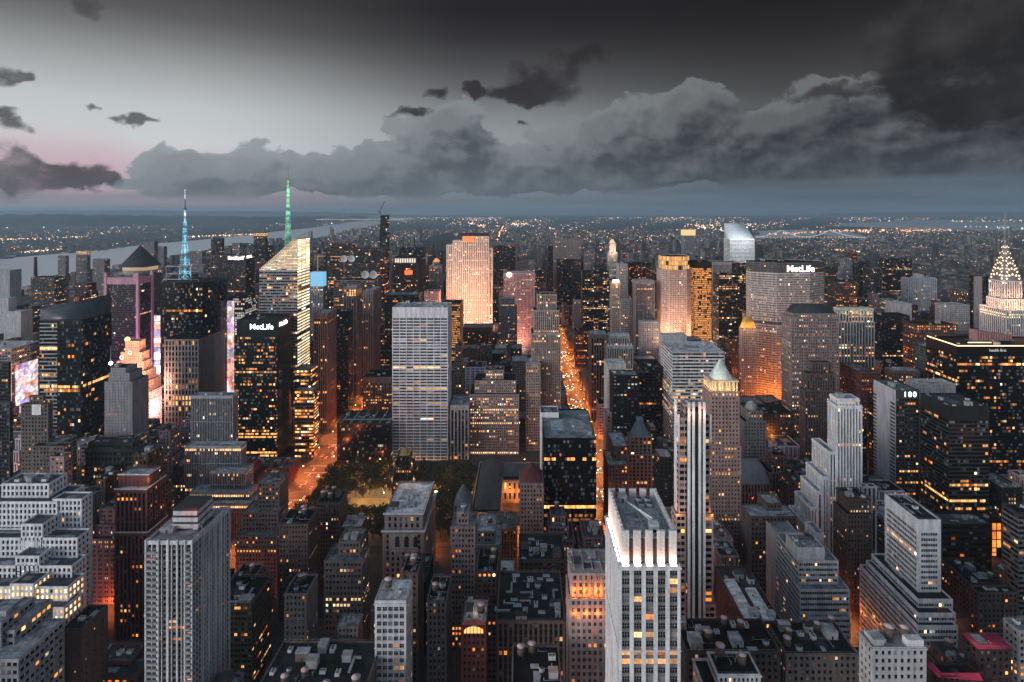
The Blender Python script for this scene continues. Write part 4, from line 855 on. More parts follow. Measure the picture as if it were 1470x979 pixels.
for (xl, xr, xs, yt, Y, lb, sh, S) in (
    (83, 94, 99, 367, 1700, 'grey riverside apartment tower standing next to the chimney block', 'the grey riverside tower', G1),
    (109, 125, 130, 360, 1750, 'riverside tower with a bright lit band along its top', 'the bright topped riverside tower', variant(G1, rows=[(.94, 1, 2, 1)])),
    (133, 150, 158, 372, 1650, 'squat grey riverside tower in front of the dark pyramid tower', 'the squat riverside tower', G1),
    (206, 221, 227, 347, 1700, 'grey tower seen between the dark pyramid and the blue antenna', 'the grey in-between tower', G1),
    (224, 235, 240, 354, 1800, 'slim grey riverside tower right behind the blue antenna tower', 'the slim riverside tower', variant(G1, lp=.05)),
    (303, 317, 322, 342, 1900, 'dark apartment tower standing against the river water', 'the dark river tower', GLASSY),
    (333, 344, 348, 349, 1850, 'small stepped grey tower against the river water', 'the small stepped river tower', G1),
    (364, 381, 385, 334, 1900, 'dark tower topped by pale pink lights just behind the crystal tower', 'the pink topped river tower', variant(GLASSY, rows=[(.95, 1, 1.5, .9)])),
    (272, 290, 296, 361, 1600, 'broad grey block behind the blue antenna tower by the river', 'the broad riverside block', G1)):
    simple('riverside_tower', lb, sh, S, [(xl, xr, xs, yt, Y)], n=1, vb=yt + 30, group='towers along the river')
b = simple('sign_tower', 'dark tower with white glowing letters along its top edge', 'the dark sign tower', variant(GLASSY, lp=.08, w=(.06, .055, .06)), [(302, 352, 366, 366, 1100)], vb=420)
sg = MB(); x0, x1, y0, y1 = b.box
for k in range(7): sg.box(x1 - 34 + k * 4.6, x1 - 31 + k * 4.6, y0 - .8, y0 - .2, b.z - 9, b.z - 9 + (5 if k % 3 else 6.5), 0)
for k in range(4): sg.box(x1 + .2, x1 + .8, y0 + 6 + k * 5, y0 + 9.5 + k * 5, b.z - 7, b.z - 2, 0)
part(b, 'sign', sg, [SIGN])
fr = MB(); 
for k in range(6): fr.bar((x1 - 18 + k * 5, y0 + 10, b.z), (x1 - 14 + k * 5, y0 + 10, b.z + 13), .4, 0)
part(b, 'roof_truss', fr, [wall_mat((.4, .4, .42))])
b = simple('bright_screen_tower', 'glassy tower of pink and violet screens behind the dark teal tower', 'the violet screen tower', st((.1, .08, .1), (.2, .17, .2), 'pun', bay=3, fl=3.6, pf=.3, sf=.3, lp=.55, glow=1.0, tint=.85, roof=DKROOF, rl=.2), [(328, 352, 369, 427, 860)], vb=480)
sp_ = MB(); sp_.box(wx(322, 840), wx(336, 840), 839, 840, 40, wz(432, 840), 0); part(b, 'advertising_screen', sp_, [SCREEN])
b = simple('slab_billboard_tower', 'thin grey blank slab with huge billboards beside the blue antenna tower', 'the thin billboard slab', variant(PALEB, w=(.34, .33, .35), sp=(.34, .33, .35), lp=0), [(311, 321, 327, 412, 900)], vb=520)
sp_ = MB(); sp_.box(wx(311, 870), wx(323, 870), 868, 869, 25, wz(500, 870), 0); part(b, 'billboard', sp_, [SCREEN])
sp_ = MB(); sp_.box(wx(309, 850), wx(326, 850), 848, 849, 20, wz(535, 850), 0); part(b, 'billboard', sp_, [E('billboard_pink', (1, .4, .62), 2.6)])
b = simple('billboard_spine', 'very thin bright spine of stacked white billboards next to the glowing stepped tower', 'the bright billboard spine', st((.1, .1, .12), None, 'pun', lp=0), [(222, 230, 233, 452, 835)], n=0, vb=610)
x0, x1, y0, y1 = b.box; k = b.z
while k > 18:
    h_ = rnd.uniform(7, 16); sp_ = MB(); sp_.box(x0 - .3, x1 + .3, y0 - .9, y0 - .3, k - h_, k - .8, 0); part(b, 'billboard', sp_, [SCREEN if rnd.random() < .45 else E('billboard_white', (1, .85, .95), 3)]); k -= h_
light('POINT', (wx(232, 815), 815, 30), 120000, (1, .5, .6), 2, parent=b.root)
light('POINT', (wx(318, 835), 835, 40), 90000, (1, .4, .55), 2, parent=b.root)
light('AREA', (wx(226, 800), 800, 25), 22000, (1, .75, .85), (14, 14), (wx(210, 830), 830, 60), parent=b.root)
# blue lit box
b = simple('blue_box_tower', 'grey tower with a pale blue glowing box on top under a thin gantry', 'the blue box tower', st((.3, .32, .36), (.2, .22, .26), 'vert', lp=.2, tint=.8, roof=DKROOF), [(446, 464, 468, 411, 1000)], n=0, vb=450)
x0, x1, y0, y1 = b.box; bx = MB(); bx.box(x0 - .5, x1 + .5, y0 - .5, y1 + .5, b.z, wz(391, 1000), 0); part(b, 'light_box', bx, [E('light_box_blue', (.2, .55, .85), .95)])
gn = MB(); gn.bar((wx(456, 1005), 1005, wz(391, 1000)), (wx(456, 1005), 1005, wz(368, 1000)), .8, 0); gn.bar((wx(456, 1005), 1005, wz(368, 1000)), (wx(467, 1005), 1005, wz(368, 1000)), .7, 0); part(b, 'gantry', gn, [E('gantry_orange', (1, .45, .15), .35)])
# pink stripes
simple('brick_stripe_tower', 'tower with red brick vertical stripes beside the glowing corner block', 'the red striped tower', st((.36, .22, .2), (.05, .03, .03), 'vert', bay=3.4, fl=3.9, pf=.45, sf=.3, s=.5, lp=.07, tint=.3, roof=BLUEROOF, tb=8, rows=[(.55, .57, 1.6, .7), (.32, .34, 1.6, .9), (.94, .97, 1.5, .6)]), [(450, 470, 483, 450, 800)], n=4, vb=628)
simple('dark_narrow_tower', 'narrow near-black tower hard against the red striped tower', 'the narrow black tower', variant(GLASSY, lp=.05, tint=.4), [(481, 500, 507, 447, 860)], vb=600)
S = st((.16, .14, .15), (.1, .09, .095), 'hor', bay=3, fl=3.9, pf=.1, sf=.5, lp=.14, rl=.06, tint=.4, roof=DKROOF)
b = simple('brown_slab', 'massive dark brown slab with satellite dishes lined along its roof', 'the massive brown slab', S, [(474, 552, 559, 357, 1290), (470, 505, 509, 349, 1330)], cat='skyscraper', vb=380)
b = simple('brown_office_slab', 'brown office slab with white dishes in front of the massive brown slab', 'the brown dish slab', variant(S, rows=[(.8, .83, 1.4, .7), (.6, .62, 1.2, .6)]), [(470, 540, 546, 378, 1150)], vb=420)
for xx in (495, 506): piece('satellite_dish', b.root, wx(xx, 1160), 1153, b.z, 5)
b = simple('stepped_dish_tower', 'stepped grey brown tower with two white dishes above orange lit windows', 'the stepped dish tower', variant(S, w=(.2, .18, .18), sp=(.15, .13, .13)), [(479, 538, 546, 402, 1000)], vb=470)
for xx in (524, 536): piece('satellite_dish', b.root, wx(xx, 1003), 1003, b.z, 5)
V = st((.3, .27, .28), (.05, .05, .055), 'vert', bay=4, fl=3.9, pf=.4, sf=.3, s=.6, lp=.12, tint=.38, roof=BLUEROOF, tb=6)
simple('striped_grey_tower', 'grey vertically striped tower with an orange lit top window row', 'the grey striped tower', variant(V, rows=[(.93, 1, 1.6, .8)]), [(493, 512, 520, 411, 930)], vb=560)
simple('dark_slab_tower', 'plain brown grey slab tower beside the white gridded slab', 'the plain slab tower', variant(V, w=(.2, .17, .17), pf=.7, lp=.06), [(521, 536, 548, 417, 890)], vb=540)
simple('black_window_tower', 'black tower with scattered orange windows squeezed beside the gridded slab', 'the orange speckled tower', variant(GLASSY, lp=.3, tint=.3), [(546, 560, 563, 470, 850)], vb=560)
# unfinished thin tower with crane
b = simple('unfinished_tower', 'tall thin black tower under construction with work lights and a crane', 'the unfinished thin tower', st((.02, .02, .022), (.03, .03, .03), 'pun', bay=5, fl=4.5, pf=.2, sf=.25, lp=.2, glow=.9, tint=.8, roof=DKROOF), [(545, 556, 559, 322, 1880), (546, 556, 559, 309, 1884)], n=0, cat='skyscraper', vb=360)
cn = MB(); xx = wx(546, 1885); zt_ = b.z; cn.bar((xx, 1890, zt_ - 10), (xx, 1890, zt_ + 10), 1.2, 0); cn.bar((xx - 4, 1890, zt_ + 9), (xx + 13, 1890, zt_ + 48), 1.0, 0); cn.bar((xx - 4, 1890, zt_ + 9), (xx - 9, 1890, zt_ + 15), 1.4, 0); cn.bar((xx - 9, 1890, zt_ + 15), (xx + 6, 1890, zt_ + 32), .4, 0); part(b, 'crane', cn, [DARKMETAL])
S = st((.14, .13, .14), (.1, .09, .1), 'vert', lp=.12, tint=.6, roof=DKROOF)
b = simple('lit_crown_tower', 'dark tower with a white lit crown band and an orange red sign', 'the red sign tower', S, [(563, 600, 606, 378, 1350), (565, 598, 604, 369, 1353)], vb=415)
x0, x1, y0, y1 = b.tiers[0][0]; sg = MB(); sg.box(wx(581, 1348), wx(592, 1348), 1347.5, 1348, wz(394, 1348), wz(388, 1348), 0); part(b, 'sign', sg, [E('sign_red', (1, .12, .03), 2)])
sg = MB()
for k in range(9): sg.box(wx(567 + k * 3.4, 1351), wx(569.2 + k * 3.4, 1351), 1350.6, 1351, wz(377, 1351), wz(371, 1351), 0)
part(b, 'crown_light', sg, [E('crown_white', (1, .88, .7), 1.0)])
simple('dark_back_slab', 'dark slab looming behind the red sign tower', 'the slab behind the red sign', variant(GLASSY, lp=.06), [(573, 606, 611, 357, 1500)], vb=375)
b = simple('orange_cap_tower', 'slim grey striped tower with a small glowing orange cap', 'the orange capped tower', V, [(616, 634, 637, 381, 1700), (621, 630, 632, 376, 1710)], n=0, vb=430)
x0, x1, y0, y1 = b.box; cp = MB(); cp.pyramid(x0, x1, y0, y1, b.z, b.z + 10, .3, 0); part(b, 'glowing_cap', cp, [E('cap_orange', (1, .35, .08), 1.0)])
simple('pink_lit_block', 'low pink lit block behind the dark flat roofed tower', 'the low pink block', st((.5, .3, .3), None, 'pun', lp=.3, tint=.5), [(609, 630, 633, 418, 1200)], vb=435)
simple('flat_roof_tower', 'dark broad tower with a teal flat roof behind the white gridded slab', 'the flat teal roof tower', variant(GLASSY, lp=.08, roof=(.16, .22, .25)), [(552, 601, 607, 423, 850)], n=6, vb=440)
simple('curved_lit_tower', 'tower with bright orange lit window rows peeping out behind the gridded slab', 'the orange row tower', variant(GLASSY, w=(.2, .13, .11), sp=(.2, .13, .11), lp=.6, rl=.3, tint=.38), [(634, 661, 665, 436, 930)], vb=520)
simple('brown_midblock', 'low brown office building with lit rows left of the white gridded slab', 'the brown row building', st((.27, .19, .18), (.22, .15, .14), 'hor', lp=.35, fl=4, roof=DKROOF, rows=[(.55, .65, 1.3, .5)], tb=9), [(521, 562, None, 541, 790, 40)], n=3, vb=590)
b = simple('dark_grid_block', 'low black glass block with white gridlines facing the park', 'the black park block', st((.06, .06, .065), (.02, .022, .025), 'curt', bay=2.2, fl=4.2, pf=.12, sf=.3, p=0, s=.05, lp=.035, glow=.8, tint=.8, roof=(.07, .09, .1), rough=.2), [(484, 561, None, 608, 690, 45)], n=10, vb=665)
fr = MB(); x0, x1, y0, y1 = b.box
for k in range(6): fr.box(x0 + 3 + k * (x1 - x0 - 6) / 5, x0 + 3.8 + k * (x1 - x0 - 6) / 5, y0 + 2, y1 - 2, b.z - 1, b.z + .4, 0)
fr.box(x0 + 2, x1 - 2, y0 + 14, y0 + 15, b.z - 1, b.z + .5, 0); part(b, 'roof_frame', fr, [wall_mat((.3, .33, .36))])
# peach floodlit slab
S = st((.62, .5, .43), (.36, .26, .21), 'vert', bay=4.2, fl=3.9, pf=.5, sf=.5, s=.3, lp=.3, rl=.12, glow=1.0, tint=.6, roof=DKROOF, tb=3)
Yr = 1240
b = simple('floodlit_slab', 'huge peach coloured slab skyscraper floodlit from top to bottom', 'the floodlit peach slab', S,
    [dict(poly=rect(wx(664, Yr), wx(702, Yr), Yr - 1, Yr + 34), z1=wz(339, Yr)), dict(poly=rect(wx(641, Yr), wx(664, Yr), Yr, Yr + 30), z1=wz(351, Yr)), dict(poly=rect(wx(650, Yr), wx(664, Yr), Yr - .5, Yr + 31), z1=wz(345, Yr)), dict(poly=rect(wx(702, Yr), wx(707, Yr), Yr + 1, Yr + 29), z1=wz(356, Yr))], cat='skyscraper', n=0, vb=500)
sg = MB(); sg.box(wx(665, Yr - 3), wx(681, Yr - 3), Yr - 2.2, Yr - 1.4, wz(347, Yr), wz(339, Yr), 0); part(b, 'sign', sg, [E('sign_orange', (1, .16, .02), 1.6)])
tp = MB(); tp.box(wx(658, Yr), wx(702, Yr), Yr + 4, Yr + 30, wz(339, Yr) - 1, wz(335, Yr), 0); part(b, 'penthouse', tp, [wall_mat((.05, .045, .045))])
for (xx, e) in ((wx(650, Yr), 1.1), (wx(672, Yr), 1.5), (wx(697, Yr), 1.3)):
    light('AREA', (xx, Yr - 48, 55), 110000 * e, (1, .56, .36), (18, 6), (xx, Yr, 175), parent=b.root)
light('AREA', (wx(675, Yr), Yr - 60, 120), 90000, (1, .56, .36), (40, 6), (wx(675, Yr), Yr, 235), parent=b.root)
simple('dark_foot_block', 'dark stone block at the foot of the floodlit peach slab', 'the dark foot block', st((.12, .1, .1), (.1, .085, .085), 'vert', lp=.15, tint=.4, tb=8), [(664, 706, None, 470, 1120, 40)], vb=492)
simple('black_framed_tower', 'black tower with pale frame lines right behind the floodlit peach slab', 'the black framed tower', st((.2, .19, .2), BLK, 'curt', bay=3.2, fl=3.9, pf=.1, sf=.4, lp=.1, glow=.8, roof=BLUEROOF, tb=6, cw=5), [(706, 743, None, 349, 1420, 40)], vb=400)
S = st((.5, .33, .32), (.36, .22, .21), 'vert', bay=3, fl=3.8, pf=.5, sf=.45, lp=.35, tint=.5, glow=1.0, roof=BLUEROOF)
b = simple('pink_lit_tower', 'pink lit office block with a dazzling white lamp on its corner', 'the pink lamp tower', S, [(723, 768, None, 392, 1160, 40)], vb=490)
x0, x1, y0, y1 = b.box; lp_ = MB(); sphere(lp_, x0 + 12, y0 - 3, b.z - 3, 5, 8, 0); part(b, 'floodlight', lp_, [E('floodlight_pink', (1, .75, .68), 8)])
light('AREA', ((x0 + x1) / 2, y0 - 45, 30), 200000, (1, .42, .36), (40, 8), ((x0 + x1) / 2, y0, 120), parent=b.root); light('POINT', (x0 + 35, y0 - 12, 40), 40000, (1, .5, .3), 2, parent=b.root)
simple('stepped_blue_tower', 'slender blue grey stepped tower in front of the pink lamp tower', 'the blue stepped tower', st((.2, .22, .26), None, 'pun', lp=.12, roof=BLUEROOF), [(716, 742, None, 440, 1040, 24), (719, 739, None, 428, 1045, 18)], vb=500)
# towers in the middle distance
for (nm, xl, xr, yt, Y, lb, sh, S, vb) in (
    ('dark_tower', 787, 807, 353, 1850, 'narrow black tower in the middle distance, touching a broader brown block', 'the narrow far black tower', variant(GLASSY, lp=.03), 420),
    ('brown_block', 795, 834, 343, 1800, 'brownish slab with a pale top edge behind the narrow far black tower', 'the far brownish slab', variant(BRN, w=(.25, .22, .22), sp=(.2, .18, .18), lp=.05), 372),
    ('dark_tower', 800, 835, 373, 1700, 'broad black tower with very few lit windows behind the slender tan tower', 'the broad black tower', variant(GLASSY, lp=.03, w=BLK, sp=BLK), 440),
    ('copper_roof_block', 838, 854, 358, 1800, 'small tower with a teal copper roof in the middle distance', 'the teal roofed block', variant(G1, roof=(.1, .3, .3)), 375),
    ('dark_office_block', 836, 874, 390, 1150, 'dark office block with lit floor rows beside the broad black tower', 'the lit row block', variant(GLASSY, lp=.3, rl=.2, rows=[(.1, .2, 1.2, .8)]), 430),
    ('grey_office_block', 824, 870, 433, 1180, 'grey office block with horizontal bands above the avenue', 'the grey banded block', st((.27, .26, .27), (.23, .22, .23), 'hor', lp=.15, roof=BLUEROOF), 520),
    ('grey_slim_tower', 888, 901, 379, 1300, 'slim pale stone tower with a rounded top in the middle distance', 'the slim pale tower', variant(G1, w=PALE, sp=PALE), 440),
    ('dark_lit_block', 903, 935, 378, 1350, 'dark block with red orange windows behind the grey fluted tower', 'the red orange window block', variant(GLASSY, lp=.25, tint=.15), 402),
    ('fluted_tower', 912, 940, 403, 1000, 'grey fluted tower with fine vertical lines and a flat top', 'the grey fluted tower', variant(V, lp=.05, bay=2.5), 470),
    ('dark_side_tower', 940, 951, 396, 1050, 'dark narrow tower between the fluted tower and the gold crowned tower', 'the narrow in-between tower', variant(GLASSY, lp=.08), 470),
    ('stepped_stone_block', 891, 912, 432, 1050, 'small pale stepped stone building near the red lamp tower', 'the pale stepped building', variant(G1, w=PALE, sp=PALE, lp=.15), 470),
    ('white_stepped_block', 920, 946, 462, 980, 'white banded stepped building below the grey fluted tower', 'the white banded building', st(PALE, (.36, .36, .37), 'hor', lp=.12, roof=BLUEROOF), 500),
    ('brown_stone_block', 848, 872, 480, 840, 'brown grey stone block with vertical bays beside the crenellated block', 'the brown bay block', variant(V, w=(.22, .19, .18), lp=.15), 540),
    ('dark_lowrise', 826, 850, 475, 1120, 'dark building with orange windows right above the avenue traffic', 'the dark avenue building', variant(BRN, lp=.35, tint=.3), 540)):
    bb = simple(nm, lb, sh, S, [(xl, xr, None, yt, Y)], vb=vb)
b = simple('lit_slim_tower', 'slim tower with a bright pale lit cap in the middle distance', 'the bright capped slim tower', variant(G1, w=(.5, .42, .38), sp=(.5, .42, .38), lp=.35, tint=.75, glow=1.0), [(873, 886, None, 362, 1700, 24), (875, 884, None, 349, 1705, 16)], n=0, vb=400)
x0, x1, y0, y1 = b.box; cp = MB(); cp.pyramid(x0 + 1, x1 - 1, y0 + 1, y1 - 1, b.z, b.z + 12, .3, 0); part(b, 'lit_cap', cp, [E('cap_pale', (1, .72, .5), .9)]); light('POINT', ((x0 + x1) / 2, y0 - 10, b.z - 22), 60000, (1, .7, .5), 1, parent=b.root)
b = simple('red_lamp_tower', 'narrow stone tower with a glaring reddish lamp on its roof', 'the red lamp tower', variant(BRN, w=TAN, sp=TAN, lp=.15), [(878, 890, None, 404, 1000, 18)], n=0, vb=455)
x0, x1, y0, y1 = b.box; lp_ = MB(); lp_.box(x0 + 2, x1 - 2, y0 - 1, y0 + 1, b.z - 2, b.z + 3, 0); part(b, 'roof_lamp', lp_, [E('lamp_reddish', (1, .6, .42), 7)]); light('POINT', ((x0 + x1) / 2, y0 - 5, b.z), 9000, (1, .4, .2), 1, parent=b.root)
b = simple('crenellated_block', 'stone block with a white zigzag crown and tall arched bays', 'the crenellated block', st((.36, .36, .36), (.12, .12, .13), 'vert', bay=3.4, fl=3.8, pf=.5, sf=.4, s=.4, lp=.15, roof=BLUEROOF, tb=4), [(871, 909, None, 497, 815, 34), (876, 904, None, 482, 820, 26)], n=0, vb=580)
cz = MB()
for (q, zq, _) in b.tiers:
    n_ = 8
    for k in range(n_): a = q[0] + (q[1] - q[0]) * k / n_; cz.pyramid(a, a + (q[1] - q[0]) / n_ - .4, q[2] - .3, q[2] + 2, zq, zq + 4, .2, 0)
part(b, 'zigzag_crown', cz, [wall_mat((.6, .62, .64))])
b = simple('church_spires', 'pale church with twin needle spires beside the avenue'.replace('twin needle spires', 'a needle spire'), 'the needle spire church', variant(G1, w=TAN, sp=TAN), [(806, 816, None, 462, 1520, 30)], n=0, vb=480); b.root.name = 'church'
sp_ = MB(); q = b.box; sp_.box(q[0], q[0] + 9, q[2] - 1, q[2] + 8, b.z - 2, b.z + 14, 0); sp_.pyramid(q[0], q[0] + 9, q[2] - 1, q[2] + 8, b.z + 14, wz(430, 1520), 0, 0); part(b, 'spire', sp_, [wall_mat((.36, .29, .27))])
simple('dark_window_tower', 'black tower with neat pairs of white lit windows by the avenue', 'the white windowed black tower', st(BLK, BLK, 'pun', bay=4.0, fl=4.2, pf=.4, sf=.55, lp=.3, rl=.08, glow=.55, tint=.82, roof=(.2, .24, .27), cw=1), [(879, 917, 875, 538, 640)], n=4, vb=640)
simple('black_slab', 'black slab with sparse orange windows, adjoining the white windowed black tower', 'the sparse orange slab', variant(GLASSY, w=BLK, sp=BLK, lp=.06, tint=.3), [(917, 951, None, 526, 690, 35)], n=3, vb=640)
b = simple('white_box_block', 'grey white windowless box above the white windowed black tower', 'the windowless box', variant(PALEB, w=(.4, .39, .39), sp=(.4, .39, .39), lp=0), [(871, 899, None, 522, 720, 25)], n=2, vb=540)
S = st((.36, .36, .37), (.5, .5, .5), 'hor', bay=3, fl=3.9, pf=.05, sf=.46, p=.25, s=0, lp=.15, rl=.05, glow=.9, tint=.55, roof=(.42, .46, .5), rows=[(.62, .72, 1.0, .6), (.5, .53, 1.0, .6)])
simple('striped_office_slab', 'broad office slab of white horizontal stripes with a pale flat roof', 'the white striped slab', S, [(965, 1040, 949, 505, 650)], n=8, vb=625)
simple('pale_roof_block', 'pale concrete block with a sunken dark roof behind the white striped slab', 'the sunken roof block', variant(PALEB, lp=.02), [(951, 986, 947, 481, 760)], n=2, vb=500)
b = simple('copper_pyramid_block', 'stone building with a small teal pyramid roof near the avenue', 'the teal pyramid building', st((.36, .29, .27), (.3, .25, .24), 'pun', bay=4, fl=3.8, pf=.4, sf=.4, lp=.14, tint=.4, roof=DKROOF, mull=2), [(901, 942, 898, 652, 555), (904, 936, 901, 626, 558)], n=0, vb=712)
x0, x1, y0, y1 = b.box; hp = MB(); hp.pyramid(x0 + 1.5, x1 - 1.5, y0 + 1.5, y1 - 1.5, b.z - 1, b.z + 14, .3, 0); hp.box((x0 + x1) / 2 - 3, (x0 + x1) / 2 + 3, (y0 + y1) / 2 - 3, (y0 + y1) / 2 + 3, b.z + 13.9, b.z + 17, 0); part(b, 'pyramid_roof', hp, [wall_mat((.12, .2, .23), .5)])
for yy in (560, 600): light('POINT', (wx(876, yy), yy, 9), 5000, (1, .33, .06), .5, parent=b.root)
simple('pink_avenue_block', 'tall narrow pink stone front along the avenue, before the black windowed tower', 'the narrow pink front', st(PINK, None, 'pun', lp=.1, roof=BLUEROOF), [(870, 878, 866, 596, 590)], n=1, vb=660)
simple('brown_avenue_block', 'stepped brown block beneath the teal pyramid building along the avenue', 'the stepped avenue block', st((.24, .17, .16), None, 'pun', lp=.12, roof=BLUEROOF), [(873, 902, 866, 667, 520), (880, 902, 872, 640, 530)], n=3, vb=712)
simple('dark_roof_block', 'small dark building with a yellow lit storey between pyramid building and ribbed tower', 'the yellow storey building', st((.04, .04, .04), None, 'hor', lp=.05, roof=(.3, .32, .34), rows=[(.35, .5, 1.8, 1)]), [(946, 966, None, 656, 500, 20)], n=1, vb=715)
# gold crowned octagon tower
S = st((.46, .36, .32), (.4, .31, .28), 'pun', bay=3.2, fl=3.9, pf=.45, sf=.45, lp=.2, rl=.03, tint=.6, glow=.9, roof=DKROOF, rows=[(.35, .38, 1.3, .8)])
Yo = 1000; x0, x1 = wx(951, Yo), wx(995, Yo); ck = 12
oct_ = lambda d, k, ya=Yo: [(x0 + d + k, ya + d), (x1 - d - k, ya + d), (x1 - d, ya + d + k), (x1 - d, ya + 56 - d - k), (x1 - d - k, ya + 56 - d), (x0 + d + k, ya + 56 - d), (x0 + d, ya + 56 - d - k), (x0 + d, ya + d + k)]
b = simple('gold_crown_tower', 'octagonal stone tower with a glowing gold glass crown', 'the gold crowned tower', S, [dict(poly=oct_(0, ck), z1=wz(388, Yo)), dict(poly=oct_(2.5, ck), z1=wz(368, Yo), z0=wz(388, Yo), S=st((.35, .25, .15), (.4, .3, .2), 'curt', bay=3, fl=8, pf=.16, sf=.1, lp=.98, rl=1, glow=1.3, tint=.52, cw=.2, tb=.8))], cat='skyscraper', n=0, vb=488)
for (dx_, e) in ((-4, 200000), (62, 330000)): light('POINT', (x0 + dx_, Yo - 12, 85), e, (1, .5, .28), 2, parent=b.root)
light('AREA', ((x0 + x1) / 2, Yo - 35, 75), 260000, (1, .58, .38), (30, 6), ((x0 + x1) / 2, Yo, 160), parent=b.root)
simple('amber_glass_tower', 'glass tower glowing amber floor after floor next to the gold crowned tower', 'the amber glass tower', st((.03, .025, .02), (.05, .04, .03), 'hor', bay=2.2, fl=3.9, pf=.05, sf=.3, p=.1, s=.03, gl=.2, lp=.75, rl=.35, glow=1.0, tint=.36, tb=12, roof=DKROOF), [(996, 1022, None, 376, 1030, 40)], vb=486)
for (nm, xl, xr, yt, Y, lb, sh, S, vb) in (
    ('white_grid_tower', 1023, 1060, 376, 1250, 'tower of fine white grid with a dark top beside the amber glass tower', 'the fine white grid tower', st((.34, .32, .33), (.2, .18, .18), 'pun', lp=.2, roof=DKROOF, tb=6), 420),
    ('black_stepped_tower', 1032, 1059, 394, 960, 'black tower with yellow lit rows below the slanted roof tower', 'the black yellow row tower', variant(GLASSY, lp=.2, rl=.1, w=BLK, sp=BLK), 480),
    ('dark_bronze_tower', 1059, 1088, 379, 1090, 'dark bronze tower just before the broad octagonal slab', 'the dark bronze tower', variant(GLASSY, lp=.12, tint=.5, rows=[(.82, .92, .8, .4)]), 450),
    ('dark_far_tower', 1200, 1233, 403, 1150, 'dark block right behind the broad octagonal slab', 'the block behind the octagonal slab', variant(GLASSY, lp=.06), 440),
    ('dark_far_tower', 1234, 1250, 378, 1400, 'narrow dark tower in the eastern middle distance', 'the narrow eastern tower', variant(GLASSY, lp=.06), 430),
    ('dark_far_tower', 1250, 1266, 385, 1350, 'grey narrow tower adjoining the narrow dark eastern tower', 'the grey eastern tower', variant(GLASSY, lp=.1, w=(.1, .1, .11)), 430),
    ('wide_far_block', 1271, 1309, 372, 1600, 'wide dark block with a white light on its roof edge', 'the wide eastern block', variant(GLASSY, lp=.18), 420),
    ('brown_lit_block', 1200, 1231, 404, 1080, 'brown block with orange lit corner beyond the lattice crown building', 'the brown orange block', variant(BRN, w=(.12, .08, .07), lp=.3, tint=.25), 450),
    ('dark_midblock', 1266, 1306, 453, 900, 'dark office block behind the red brick hotel', 'the dark block behind the hotel', variant(GLASSY, lp=.08), 510),
    ('pale_side_block', 1286, 1309, 436, 1000, 'pale blank sided block in front of the twin white towers', 'the pale blank block', variant(PALEB, w=(.4, .42, .44), lp=0), 470),
    ('brown_office_tower', 1316, 1374, 466, 820, 'brown office tower with slanting lit rows near the black flame-lined tower', 'the brown slanting tower', st((.15, .11, .1), (.2, .15, .14), 'hor', lp=.25, tint=.3, roof=DKROOF), 560),
    ('glass_corner_block', 1336, 1373, 500, 730, 'blue grey glass block with an angular corner, against the light lined black tower', 'the angular glass block', st((.1, .12, .14), (.16, .19, .21), 'hor', lp=.04, roof=BLUEROOF, rough=.3), 565),
    ('apartment_block', 1360, 1392, 438, 1000, 'pale stepped apartment block left of the slab with a grey stripe', 'the pale apartment block', variant(G1, w=PALE, sp=PALE, lp=.12), 480)):
    simple(nm, lb, sh, S, [(xl, xr, None, yt, Y)], vb=vb)
S = st((.46, .47, .49), (.36, .37, .39), 'vert', lp=.1, roof=BLUEROOF, bay=5)
simple('twin_white_tower', 'pair of joined white apartment towers in the eastern middle distance', 'the joined white towers', S, [(1304, 1320, None, 400, 1500, 30), (1322, 1345, None, 399, 1490, 36), (1318, 1326, None, 394, 1505, 20)], vb=450)
b = simple('striped_slab', 'thin dark slab with one broad grey vertical stripe beside the spired tower', 'the grey striped thin slab', variant(GLASSY, w=BLK, sp=BLK, lp=.03), [(1397, 1421, 1391, 396, 1000)], vb=476, n=1)
gs = MB(); x0, x1, y0, y1 = b.box; gs.box(x0 + 1, x0 + 16, y0 - .7, y0 - .1, 0, b.z - .5, 0); part(b, 'grey_stripe', gs, [wall_mat((.3, .27, .28))])
# slanted roof tower
Yc = 1600; x0, x1 = wx(1048, Yc), wx(1083, Yc)
b = simple('slanted_roof_tower', 'pale metal tower with a steeply slanted gleaming roof', 'the slanted metal roof tower', st((.68, .72, .75), (.66, .7, .73), 'hor', bay=3, fl=3.9, pf=.05, sf=.5, lp=.08, tint=.9, glow=.6, tb=3, roof=BLUEROOF, rough=.45), [dict(poly=rect(x0, x1, Yc, Yc + 48), z1=wz(343, Yc))], cat='skyscraper', n=0, vb=378)
wd = MB(); za, zb_ = wz(343, Yc), 281; wd.mesh([(x0, Yc, za), (x1, Yc, za), (x1, Yc + 48, za), (x0, Yc + 48, za), (x0, Yc + 42, zb_), (x1 - 14, Yc + 42, zb_), (x1 - 14, Yc + 48, zb_), (x0, Yc + 48, zb_)], [(0, 1, 5, 4), (1, 2, 6, 5), (2, 3, 7, 6), (3, 0, 4, 7), (4, 5, 6, 7)], 0); part(b, 'slanted_roof', wd, [wall_mat((.6, .66, .7), .4)])
light('AREA', ((x0 + x1) / 2, Yc - 60, za + 10), 70000, (.9, .97, 1), (60, 20), ((x0 + x1) / 2, Yc + 10, za + 5), parent=b.root)
b = simple('gold_top_tower', 'far tower with a flat glowing gold top and a thin mast', 'the far gold topped tower', variant(G1, w=(.2, .22, .24), sp=(.2, .22, .24)), [(982, 998, None, 338, 2150, 40)], n=0, vb=365)
